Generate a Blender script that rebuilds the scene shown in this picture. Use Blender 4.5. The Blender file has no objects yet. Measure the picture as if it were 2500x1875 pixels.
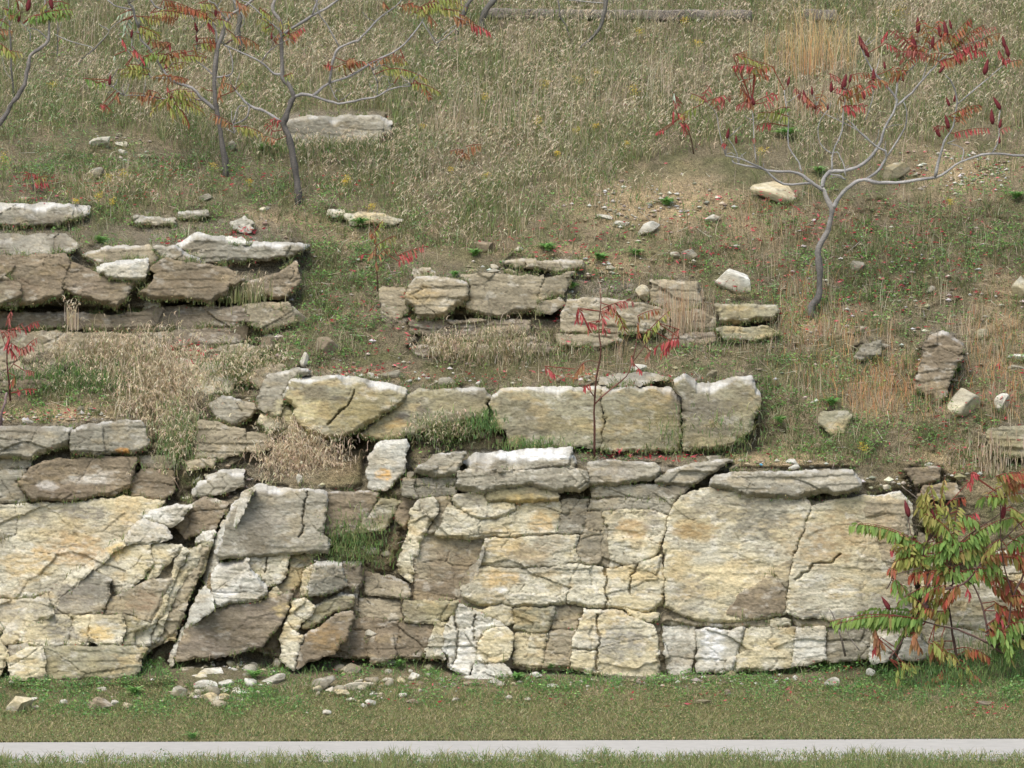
import bpy, bmesh, math, random
import numpy as np

# ---------------------------------------------------------------- camera, world, sun, exposure
SC = bpy.context.scene
COL = SC.collection
FPX, HZ, ZC = 10000.0, 700.0, 4.3          # focal length in photo pixels, horizon row, eye height above the path
cam_d = bpy.data.cameras.new('camera')
cam = bpy.data.objects.new('camera', cam_d)
COL.objects.link(cam)
cam.location = (0, 0, ZC)
cam.rotation_euler = (math.radians(90), 0, 0)
cam_d.sensor_width = 36.0
cam_d.lens = FPX / 2500 * 36.0
cam_d.shift_y = (HZ - 937.5) / 2500
cam_d.clip_start, cam_d.clip_end = 0.5, 3000
SC.camera = cam

SUN_EL, SUN_AZ = math.radians(58), math.radians(-28)   # azimuth from -Y (behind the camera), negative = from the left
world = bpy.data.worlds.new('World')
SC.world = world
world.use_nodes = True
nt = world.node_tree
sky = nt.nodes.new('ShaderNodeTexSky')
sky.sky_type = 'NISHITA'
sky.sun_disc = False
sky.sun_elevation = SUN_EL
sky.sun_rotation = math.radians(180) - SUN_AZ
sky.air_density, sky.dust_density, sky.ozone_density = 1.0, 3.2, 1.0
nt.links.new(sky.outputs[0], nt.nodes['Background'].inputs[0])
nt.nodes['Background'].inputs[1].default_value = 0.12
sl = bpy.data.lights.new('sun', 'SUN')
sl.energy, sl.angle, sl.color = 1.4, math.radians(35), (1.0, 0.975, 0.94)
so = bpy.data.objects.new('sun', sl)
COL.objects.link(so)
so.rotation_euler = (math.radians(90) - SUN_EL, 0, SUN_AZ)
so.location = (-10, 10, 30)
SC.view_settings.view_transform = 'Standard'
SC.view_settings.look = 'None'
SC.view_settings.exposure = 0.83
SC.view_settings.gamma = 1
SC.view_settings.use_curve_mapping = False

# ---------------------------------------------------------------- helpers
rng = np.random.default_rng(7)

def lin(r, g, b):
    c = np.array([r, g, b], float) / 255.0
    return np.where(c <= 0.04045, c / 12.92, ((c + 0.055) / 1.055) ** 2.4)

def W(px, py, d):
    px, py, d = np.broadcast_arrays(np.asarray(px, float), np.asarray(py, float), np.asarray(d, float))
    return np.stack([(px - 1250) / FPX * d, d, ZC - (py - HZ) / FPX * d], -1)

def _h(ix, iy, seed):
    n = (ix.astype(np.int64) * 374761393 + iy.astype(np.int64) * 668265263 + seed * 1442695041) & 0xFFFFFFFF
    n = ((n ^ (n >> 13)) * 1274126177) & 0xFFFFFFFF
    n = ((n ^ (n >> 16)) * 2246822519) & 0xFFFFFFFF
    return ((n ^ (n >> 15)) & 0xFFFFFF) / float(0xFFFFFF)

def vn(x, y, seed=0):
    x = np.asarray(x, float); y = np.asarray(y, float)
    ix, iy = np.floor(x).astype(np.int64), np.floor(y).astype(np.int64)
    fx, fy = x - ix, y - iy
    fx = fx * fx * (3 - 2 * fx); fy = fy * fy * (3 - 2 * fy)
    a, b = _h(ix, iy, seed), _h(ix + 1, iy, seed)
    c, d = _h(ix, iy + 1, seed), _h(ix + 1, iy + 1, seed)
    return (a + (b - a) * fx) * (1 - fy) + (c + (d - c) * fx) * fy

def fbm(x, y, seed=0, o=4):
    s, a, t = 0, 1.0, 0
    for k in range(o):
        s = s + a * (vn(x * 2 ** k, y * 2 ** k, seed + 17 * k) * 2 - 1); t += a; a *= 0.55
    return s / t

def voro(x, y, seed):
    ix, iy = np.floor(x).astype(np.int64), np.floor(y).astype(np.int64)
    f1 = np.full(x.shape, 9.0); f2 = f1.copy(); cid = np.zeros(x.shape); ddx = cid.copy(); ddy = cid.copy()
    for a in (-1, 0, 1):
        for b in (-1, 0, 1):
            jx, jy = ix + a, iy + b
            dx = jx + _h(jx, jy, seed) - x; dy = jy + _h(jx, jy, seed + 5) - y
            d = np.hypot(dx, dy); h = _h(jx, jy, seed + 9)
            n = d < f1
            f2 = np.where(n, f1, np.minimum(f2, d))
            cid = np.where(n, h, cid); ddx = np.where(n, dx, ddx); ddy = np.where(n, dy, ddy)
            f1 = np.where(n, d, f1)
    return f1, f2, cid, ddx, ddy

def sm(a, b, x):
    t = np.clip((x - a) / (b - a), 0, 1)
    return t * t * (3 - 2 * t)

def mixc(a, b, t):
    t = np.asarray(t)[..., None]
    return a * (1 - t) + b * t

def tag(o, label=None, cat=None, group=None, kind=None):
    for k, v in (('label', label), ('category', cat), ('group', group), ('kind', kind)):
        if v: o[k] = v
    return o

def empty(name, loc, label, cat, group=None):
    o = bpy.data.objects.new(name, None)
    o.location = [float(v) for v in loc]
    o.empty_display_size = 0.1
    COL.objects.link(o)
    return tag(o, label, cat, group)

def mesh(name, V, F, mat, col=None, parent=None, smooth=True, origin=None):
    """V (n,3); F list of int arrays (m,3) or (m,4); col (n,3) base colour per vertex."""
    V = np.asarray(V, np.float32)
    if origin is None:
        origin = np.array(parent.location) if parent is not None else V.mean(0)
        if parent is None: origin = np.array([V[:, 0].mean(), V[:, 1].mean(), V[:, 2].min()])
    base = np.asarray(origin, np.float32)
    me = bpy.data.meshes.new(name)
    F = [f for f in F if len(f)]
    loops = np.concatenate([f.ravel() for f in F]).astype(np.int32)
    tot = np.concatenate([np.full(len(f), f.shape[1]) for f in F]).astype(np.int32)
    st = np.concatenate([[0], np.cumsum(tot)[:-1]]).astype(np.int32)
    me.vertices.add(len(V)); me.vertices.foreach_set('co', (V - base).ravel())
    me.loops.add(len(loops)); me.loops.foreach_set('vertex_index', loops)
    me.polygons.add(len(tot)); me.polygons.foreach_set('loop_start', st); me.polygons.foreach_set('loop_total', tot)
    me.polygons.foreach_set('use_smooth', np.full(len(tot), smooth))
    me.update(calc_edges=True)
    if col is not None:
        a = me.attributes.new('col', 'FLOAT_COLOR', 'POINT')
        c = np.ones((len(V), 4), np.float32); c[:, :3] = np.clip(col, 0.004, 0.9)
        a.data.foreach_set('color', c.ravel())
    me.materials.append(mat)
    o = bpy.data.objects.new(name, me)
    COL.objects.link(o)
    if parent is not None: o.parent = parent
    else: o.location = [float(v) for v in base]
    return o

# ---------------------------------------------------------------- materials
def new_mat(name):
    m = bpy.data.materials.new(name); m.use_nodes = True
    t = m.node_tree
    return m, t, t.nodes['Principled BSDF']

def surf_mat(name, rough, var, scale, bump, dist=0.01, stretch=1.0, col=None):
    m, t, b = new_mat(name)
    b.inputs['Roughness'].default_value = rough
    b.inputs['Specular IOR Level'].default_value = 0.15
    geo = t.nodes.new('ShaderNodeNewGeometry')
    mp = t.nodes.new('ShaderNodeMapping'); mp.inputs['Scale'].default_value = (1, 1, stretch)
    t.links.new(geo.outputs['Position'], mp.inputs[0])
    n = t.nodes.new('ShaderNodeTexNoise'); n.inputs['Scale'].default_value = scale; n.inputs['Detail'].default_value = 8
    n.inputs['Roughness'].default_value = 0.65
    t.links.new(mp.outputs[0], n.inputs[0])
    r = t.nodes.new('ShaderNodeMapRange')
    r.inputs[1].default_value, r.inputs[2].default_value = 0.25, 0.75
    r.inputs[3].default_value, r.inputs[4].default_value = 1 - var, 1 + var
    t.links.new(n.outputs[0], r.inputs[0])
    if col is None:
        c = t.nodes.new('ShaderNodeAttribute'); c.attribute_name = 'col'; co = c.outputs['Color']
    else:
        c = t.nodes.new('ShaderNodeRGB'); c.outputs[0].default_value = (*col, 1); co = c.outputs[0]
    mx = t.nodes.new('ShaderNodeVectorMath'); mx.operation = 'SCALE'
    t.links.new(co, mx.inputs[0]); t.links.new(r.outputs[0], mx.inputs['Scale'])
    t.links.new(mx.outputs[0], b.inputs['Base Color'])
    if name in ('soil', 'weathered_wood'):
        n3 = t.nodes.new('ShaderNodeTexNoise'); n3.inputs['Scale'].default_value = 75; n3.inputs['Detail'].default_value = 5; n3.inputs['Roughness'].default_value = .75
        t.links.new(mp.outputs[0], n3.inputs[0])
        r3 = t.nodes.new('ShaderNodeMapRange'); r3.inputs[1].default_value, r3.inputs[2].default_value = .41, .59
        r3.inputs[3].default_value, r3.inputs[4].default_value = .5, 1.4
        t.links.new(n3.outputs[0], r3.inputs[0])
        m3 = t.nodes.new('ShaderNodeVectorMath'); m3.operation = 'SCALE'
        t.links.new(mx.outputs[0], m3.inputs[0]); t.links.new(r3.outputs[0], m3.inputs['Scale'])
        t.links.new(m3.outputs[0], b.inputs['Base Color'])
        ad = t.nodes.new('ShaderNodeMath'); ad.operation = 'ADD'
        t.links.new(n.outputs[0], ad.inputs[0]); t.links.new(n3.outputs[0], ad.inputs[1]); n = ad
    if name == 'rock':
        mp2 = t.nodes.new('ShaderNodeMapping'); mp2.inputs['Scale'].default_value = (1, 1, 4.5)
        t.links.new(geo.outputs['Position'], mp2.inputs[0])
        n2 = t.nodes.new('ShaderNodeTexNoise'); n2.inputs['Scale'].default_value = 26; n2.inputs['Detail'].default_value = 6; n2.inputs['Roughness'].default_value = .7
        t.links.new(mp2.outputs[0], n2.inputs[0])
        r2 = t.nodes.new('ShaderNodeMapRange'); r2.inputs[1].default_value, r2.inputs[2].default_value = .34, .5
        r2.inputs[3].default_value, r2.inputs[4].default_value = .82, 1.03
        t.links.new(n2.outputs[0], r2.inputs[0])
        m2 = t.nodes.new('ShaderNodeVectorMath'); m2.operation = 'SCALE'
        t.links.new(mx.outputs[0], m2.inputs[0]); t.links.new(r2.outputs[0], m2.inputs['Scale'])
        t.links.new(m2.outputs[0], b.inputs['Base Color'])
        ad = t.nodes.new('ShaderNodeMath'); ad.operation = 'ADD'
        t.links.new(n.outputs[0], ad.inputs[0]); t.links.new(n2.outputs[0], ad.inputs[1]); n = ad
    if bump:
        bp = t.nodes.new('ShaderNodeBump'); bp.inputs['Strength'].default_value = bump; bp.inputs['Distance'].default_value = dist
        t.links.new(n.outputs[0], bp.inputs['Height']); t.links.new(bp.outputs[0], b.inputs['Normal'])
    return m

def leaf_mat(name, trans=0.35, rough=0.6):
    m, t, b = new_mat(name)
    c = t.nodes.new('ShaderNodeAttribute'); c.attribute_name = 'col'
    b.inputs['Roughness'].default_value = rough
    b.inputs['Specular IOR Level'].default_value = 0.2
    t.links.new(c.outputs['Color'], b.inputs['Base Color'])
    tr = t.nodes.new('ShaderNodeBsdfTranslucent'); t.links.new(c.outputs['Color'], tr.inputs[0])
    mx = t.nodes.new('ShaderNodeMixShader'); mx.inputs[0].default_value = trans
    t.links.new(b.outputs[0], mx.inputs[1]); t.links.new(tr.outputs[0], mx.inputs[2])
    t.links.new(mx.outputs[0], t.nodes['Material Output'].inputs[0])
    return m

M_ROCK = surf_mat('rock', 0.92, 0.18, 34, 0.55, 0.011, 1.8)
M_SOIL = surf_mat('soil', 0.97, 0.38, 24, 1.0, 0.03)
M_BARK = surf_mat('bark', 0.85, 0.42, 38, 0.9, 0.008, 1.8)
M_WOOD = surf_mat('weathered_wood', 0.9, 0.25, 40, 0.6, 0.006)
M_PATH = surf_mat('concrete', 0.9, 0.10, 7, 0.3, 0.004)
M_GRASS = leaf_mat("grass_blades", 0.3, 0.7)
M_LEAF = leaf_mat('leaf', 0.4, 0.5)
M_CONE = surf_mat('sumac_fruit', 0.9, 0.3, 150, 0.9, 0.01)

# ---------------------------------------------------------------- the lie of the land: distance from the eye for a picture row, at some picture columns
def K(*a): return [(-1500, 72), (-600, 57)] + list(a) + [(1650, 40.95)]
CN = {
 -400: K((0, 49.5), (480, 44.6), (560, 44.1), (600, 43.3), (800, 43.15), (900, 42.95), (1030, 42.15), (1060, 42.0), (1500, 41.75), (1560, 41.45)),
 150: K((0, 49.5), (480, 44.6), (560, 44.1), (600, 43.3), (800, 43.15), (900, 42.95), (1030, 42.15), (1060, 42.0), (1400, 41.8), (1560, 41.35)),
 420: K((0, 49.5), (480, 44.8), (570, 44.2), (630, 43.4), (800, 43.1), (930, 42.8), (1040, 42.3), (1240, 41.9), (1300, 41.65), (1600, 41.2)),
 600: K((0, 49.5), (480, 44.8), (600, 43.9), (700, 43.4), (900, 42.9), (1050, 42.3), (1200, 41.75), (1230, 41.5), (1600, 41.2)),
 750: K((0, 49.5), (500, 44.7), (900, 42.6), (920, 42.4), (1070, 42.25), (1190, 41.6), (1620, 41.2)),
 920: K((0, 49.5), (500, 44.7), (640, 44.0), (900, 42.6), (940, 42.4), (1070, 42.25), (1200, 41.75), (1380, 41.6), (1620, 41.2)),
 1080: K((0, 49.5), (480, 44.9), (640, 43.9), (680, 43.35), (850, 43.15), (945, 42.4), (960, 42.3), (1080, 42.2), (1110, 41.9), (1140, 41.5), (1640, 41.2)),
 1450: K((0, 49.5), (480, 44.9), (620, 44.0), (740, 43.35), (820, 43.15), (935, 42.4), (950, 42.3), (1085, 42.2), (1120, 41.8), (1150, 41.5), (1640, 41.2)),
 1800: K((0, 49.5), (480, 44.9), (740, 43.6), (800, 43.3), (930, 42.5), (1085, 42.25), (1150, 41.5), (1640, 41.2)),
 2000: K((0, 49.5), (480, 44.9), (1000, 42.4), (1150, 41.6), (1200, 41.45), (1640, 41.2)),
 2300: K((0, 49.5), (480, 44.9), (1000, 42.5), (1200, 41.9), (1560, 41.3)),
 2900: K((0, 49.5), (480, 44.9), (1000, 42.5), (1200, 41.9), (1560, 41.3)),
}
CX = sorted(CN)
PATH_Z = 0.0
def path_far(px): return 1812.5 - 9.0 * px / 2500
def path_near(px): return 1862.0 - 9.0 * px / 2500

def Dsm(px, py):
    px, py = np.broadcast_arrays(np.asarray(px, float), np.asarray(py, float))
    cols = np.stack([np.interp(py, [k[0] for k in CN[c]], [k[1] for k in CN[c]]) for c in CX], 0)
    pc = np.clip(px, CX[0], CX[-1] - 1e-6)
    k = np.clip(np.searchsorted(CX, pc, side='right') - 1, 0, len(CX) - 2)
    xs = np.array(CX, float); t = (pc - xs[k]) / (xs[k + 1] - xs[k]); t = t * t * (3 - 2 * t)
    a = np.take_along_axis(cols, k[None], 0)[0]; b = np.take_along_axis(cols, k[None] + 1, 0)[0]
    d = a * (1 - t) + b * t
    pf = path_far(px)
    dp = ZC * FPX / (pf - HZ)                       # distance of the path's far edge
    tt = np.clip((py - 1650) / (pf - 1650), 0, 1)
    z1 = ZC - (1650 - HZ) / FPX * 40.95             # lawn: straight slope from the cliff foot to the path
    # intersection of the view ray with that sloping plane
    m = (z1 - 0.0) / (40.95 - dp)
    sr = (py - HZ) / FPX
    dl = (ZC + m * dp) / (m + sr)
    dfl = (ZC + 0.02) * FPX / np.maximum(py - HZ, 1)
    return np.where(py < 1650, d, np.where(py < pf, dl, dfl))

def Dt(px, py):
    """terrain distance with its unevenness"""
    px, py = np.broadcast_arrays(np.asarray(px, float), np.asarray(py, float))
    wob = 14 * fbm(px / 130, py / 90, 3)
    amp = sm(1800, 1560, py)
    d = Dsm(px + wob * amp, py + wob * 0.6 * amp)
    n = 0.10 * fbm(px / 110, py / 60, 11) + 0.035 * fbm(px / 26, py / 14, 12) + 0.012 * fbm(px / 8, py / 5, 13, 3)
    return d + n * (0.06 + amp * 0.94)
# ---------------------------------------------------------------- rock: relief and colour fields over the picture plane
TONE = {  # base, second, weather, amounts
 'c': (lin(194, 188, 164), lin(194, 182, 146), 0.55),
 'o': (lin(150, 145, 120), lin(150, 141, 108), 0.8),
 'g': (lin(136, 132, 116), lin(158, 152, 133), 0.85),
 'b': (lin(126, 114, 94), lin(142, 129, 106), 0.65),
 't': (lin(146, 137, 114), lin(162, 151, 126), 0.60),
 'w': (lin(194, 192, 178), lin(184, 178, 158), 0.45),
 'd': (lin(128, 118, 102), lin(150, 138, 116), 0.75),
}
STAINS = [ (1760, 1240, 60, 24, lin(150, 142, 122), .6), (1900, 1225, 120, 16, lin(140, 134, 118), .5), (2130, 1300, 70, 60, lin(176, 156, 120), .5), (1480, 1270, 40, 40, lin(150, 142, 120), .6), (1520, 1400, 60, 20, lin(212, 190, 140), .5), (1440, 1330, 30, 30, lin(128, 124, 110), .5), (1680, 1450, 50, 50, lin(150, 146, 134), .4), (250, 1300, 160, 30, lin(180, 168, 140), .5), (60, 1270, 80, 24, lin(146, 140, 122), .6), (60, 1480, 80, 40, lin(150, 146, 134), .5), (160, 1545, 40, 30, lin(116, 112, 102), .6),
 # x, y, rx, ry, colour, strength : weathering patches with a shape of their own
 (1860, 1270, 75, 48, lin(128, 124, 108), .85), (1700, 1298, 60, 22, lin(172, 145, 100), .7), (1990, 1330, 90, 60, lin(172, 152, 115), .6),
 (2050, 1300, 60, 60, lin(165, 142, 104), .5), (1840, 1400, 120, 30, lin(222, 204, 160), .5), (2080, 1500, 150, 12, lin(120, 118, 110), .7),
 (1545, 1290, 45, 26, lin(176, 148, 104), .7), (1590, 1275, 26, 26, lin(140, 132, 120), .6), (1320, 1275, 36, 30, lin(198, 166, 110), .55),
 (1290, 1350, 60, 30, lin(158, 142, 114), .75), (1100, 1390, 60, 50, lin(140, 124, 100), .5), (1350, 1330, 40, 30, lin(160, 150, 126), .5), (1230, 1330, 40, 22, lin(206, 180, 126), .5), (1220, 1415, 50, 26, lin(206, 174, 116), .6),
 (1225, 1440, 16, 10, lin(235, 235, 230), .7), (1510, 1570, 60, 40, lin(128, 126, 118), .7), (1440, 1555, 60, 30, lin(200, 196, 182), .4),
 (1150, 1222, 40, 16, lin(130, 125, 112), .7), (1280, 1217, 50, 12, lin(205, 180, 120), .6), (1420, 1260, 30, 30, lin(120, 112, 95), .5),
 (200, 1250, 70, 20, lin(125, 120, 110), .7), (310, 1240, 30, 40, lin(204, 176, 122), .4), (170, 1345, 90, 40, lin(185, 152, 104), .55),
 (60, 1380, 60, 40, lin(196, 168, 112), .5), (115, 1185, 25, 12, lin(232, 228, 216), .8), (215, 1170, 60, 14, lin(215, 210, 196), .7),
 (160, 1190, 110, 20, lin(122, 108, 90), .5), (195, 1450, 60, 30, lin(118, 112, 100), .7), (130, 1530, 50, 24, lin(130, 126, 112), .7),
 (240, 1545, 40, 20, lin(216, 186, 120), .6), (350, 1470, 40, 26, lin(140, 118, 92), .6), (290, 1345, 26, 20, lin(216, 186, 116), .6),
 (640, 1270, 60, 40, lin(176, 168, 150), .6), (600, 1550, 90, 40, lin(92, 82, 64), .55), (550, 1450, 30, 12, lin(225, 222, 214), .8),
 (800, 1560, 50, 40, lin(158, 130, 84), .5), (700, 1490, 30, 20, lin(218, 196, 138), .5),
 (830, 975, 30, 10, lin(96, 92, 84), .8), (720, 1000, 60, 30, lin(206, 196, 150), .6), (860, 1010, 80, 40, lin(146, 132, 88), .5),
 (985, 1020, 22, 16, lin(104, 98, 88), .8), (1035, 1005, 18, 14, lin(108, 102, 90), .8), (970, 1035, 30, 14, lin(208, 170, 100), .4),
 (1270, 1000, 60, 22, lin(110, 104, 80), .6), (1340, 1040, 70, 20, lin(116, 108, 84), .6), (1290, 1060, 60, 16, lin(88, 84, 70), .6),
 (1560, 1020, 70, 40, lin(132, 120, 80), .5), (1560, 1080, 120, 14, lin(92, 88, 66), .5), (1720, 1000, 90, 30, lin(112, 106, 92), .6),
 (935, 1160, 20, 16, lin(216, 170, 96), .8), (300, 1100, 20, 8, lin(196, 142, 72), .8), (1030, 720, 50, 20, lin(176, 152, 104), .5),
 (40, 700, 60, 24, lin(120, 104, 84), .6), (470, 690, 80, 30, lin(116, 102, 80), .5), (230, 700, 60, 18, lin(132, 120, 104), .5),
 (1300, 1110, 110, 14, lin(232, 234, 230), .8), (1500, 1150, 60, 12, lin(176, 170, 156), .5), (1130, 1600, 50, 40, lin(226, 224, 214), .7),
 (1740, 1570, 30, 50, lin(232, 232, 228), .7), (2180, 1480, 60, 40, lin(150, 145, 132), .5), (2420, 1360, 60, 30, lin(190, 180, 150), .5),
]

def relief(x, y, seed, bed=1.0, frac=1.0):
    """surface unevenness in metres towards the viewer, plus crack mask"""
    wx = x + 16 * fbm(x / 70, y / 50, 21, 3); wy = y + 8 * fbm(x / 60, y / 40, 22, 3)
    f1, f2, cid, ax, ay = voro(wx / 150, wy / 72, 31)
    h = 0.055 * frac * (cid - 0.5) + 0.05 * frac * (ax * (_h((cid * 9999).astype(np.int64), np.zeros(x.shape, np.int64), 3) - 0.5) + ay * (_h((cid * 9999).astype(np.int64), np.ones(x.shape, np.int64), 3) - 0.5))
    cr = sm(0.022, 0.006, f2 - f1) * (vn(x / 90, y / 60, 41) > 0.5)
    g1, g2, gid, bx, by = voro(wx / 46, wy / 22, 33)
    h2 = 0.020 * (gid - 0.5) + 0.024 * (by * (_h((gid * 9999).astype(np.int64), np.zeros(x.shape, np.int64), 5) - 0.35))
    h += h2 * frac * sm(0.3, 0.7, vn(x / 140, y / 80, 43))
    cr = np.maximum(cr, sm(0.05, 0.012, g2 - g1) * (vn(x / 60, y / 40, 44) > 0.56) * 0.6)
    k1, k2, kid, kx, ky = voro(wx / 20, wy / 13, 35)
    h += 0.009 * (kid - 0.5) * sm(.45, .75, vn(x / 70, y / 40, 45))
    yy = y + 12 * fbm(x / 260, y / 200, 51, 2) + 2.5 * fbm(x / 30, y / 30, 52, 2)
    l1 = vn(x / 220, yy / 15, 53); l2 = vn(x / 120, yy / 5.0, 54)
    h += bed * (0.010 * (l1 - 0.5) + 0.006 * (l2 - 0.5))
    ledge = np.mod(yy / 23 + 0.8 * vn(x / 180, yy / 40, 55), 1.0)
    h += bed * 0.011 * (ledge - 0.5) * sm(0.35, 0.75, vn(x / 150, y / 50, 56))
    h += 0.016 * fbm(x / 60, y / 40, 57, 3) + 0.007 * fbm(x / 13, y / 6, 58, 3) + 0.005 * fbm(x / 5.5, y / 2.6, 59, 2)
    return h * .8, np.clip(cr, 0, 1) * frac

def rock_colour(x, y, tone, seed, h=None):
    a, b, wthr = TONE[tone]
    n1 = sm(0.35, 0.7, fbm(x / 90, y / 45, 61, 4) * 0.5 + 0.5)
    c = mixc(np.broadcast_to(a, x.shape + (3,)), b, n1)
    streak = fbm(x / 40, y / 6, 62, 5)
    c = c * (1 + 0.22 * streak)[..., None]
    g = sm(0.48, 0.74, fbm(x / 70, y / 60, 63, 5) * 0.5 + 0.5) * wthr
    c = mixc(c, lin(120, 112, 94), g * 0.8)
    och = sm(0.56, 0.74, fbm(x / 60, y / 26, 64, 4) * 0.5 + 0.5)
    c = mixc(c, lin(188, 166, 120), och * (0.5 if tone in 'co' else 0.2))
    wh = sm(0.60, 0.72, fbm(x / 26, y / 12, 65, 4) * 0.5 + 0.5)
    c = mixc(c, lin(222, 218, 204), wh * (0.4 if tone in 'cw' else 0.24))
    dk = sm(0.64, 0.76, fbm(x / 12, y / 6, 66, 3) * 0.5 + 0.5)
    c = mixc(c, lin(98, 90, 74), dk * 0.5)
    thin = sm(0.10, 0.0, np.abs(fbm(x / 46, (y + 5 * fbm(x / 60, y / 60, 83, 2)) / 5.5, 84, 3))) * sm(.45, .7, vn(x / 50, y / 24, 85))
    c = mixc(c, lin(104, 94, 76), thin * 0.32)
    nw = 0.4 * fbm(x / 22, y / 14, 67, 3); brk = sm(.3, .6, vn(x / 11, y / 5, 69))
    for sx, sy, rx, ry, sc, st in STAINS:
        if abs(x.mean() - sx) < 700 and abs(y.mean() - sy) < 400:
            r = ((x - sx) / rx) ** 2 + ((y - sy) / ry) ** 2
            c = mixc(c, sc, st * sm(1.5, 0.2, r + nw * 2.6) * (.45 + .55 * brk))
    c = c * (1 + 0.30 * fbm(x / 5, y / 3.0, 68, 3))[..., None]
    sd = (_h(np.array([seed]), np.array([seed * 3]), 8)[0] - 0.5) * 0.10
    return c * (1 + sd)

STEP = 2.3
OFFK = 0.75
FRINGE = []
COVER = np.zeros((420, 680), bool)     # 5 px cells: picture places taken by rock (so that nothing is rooted in it)
def cover_at(px, py):
    i = np.clip(((py + 100) / 5).astype(int), 0, 419); j = np.clip(((px + 450) / 5).astype(int), 0, 679)
    return COVER[i, j]

def poly_dist(X, Y, P):
    """inside mask, distance to outline, vector to nearest outline point"""
    n = len(P); ins = np.zeros(X.shape, bool); best = np.full(X.shape, 1e9); vx = np.zeros(X.shape); vy = np.zeros(X.shape)
    for i in range(n):
        x0, y0 = P[i]; x1, y1 = P[(i + 1) % n]
        if y0 != y1:
            c = ((Y < y0) != (Y < y1)) & (X < (x1 - x0) * (Y - y0) / (y1 - y0) + x0)
            ins ^= c
        ex, ey = x1 - x0, y1 - y0
        t = np.clip(((X - x0) * ex + (Y - y0) * ey) / max(ex * ex + ey * ey, 1e-9), 0, 1)
        qx, qy = x0 + t * ex - X, y0 + t * ey - Y
        d = qx * qx + qy * qy; m = d < best
        best = np.where(m, d, best); vx = np.where(m, qx, vx); vy = np.where(m, qy, vy)
    return ins, np.sqrt(best), vx, vy

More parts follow.
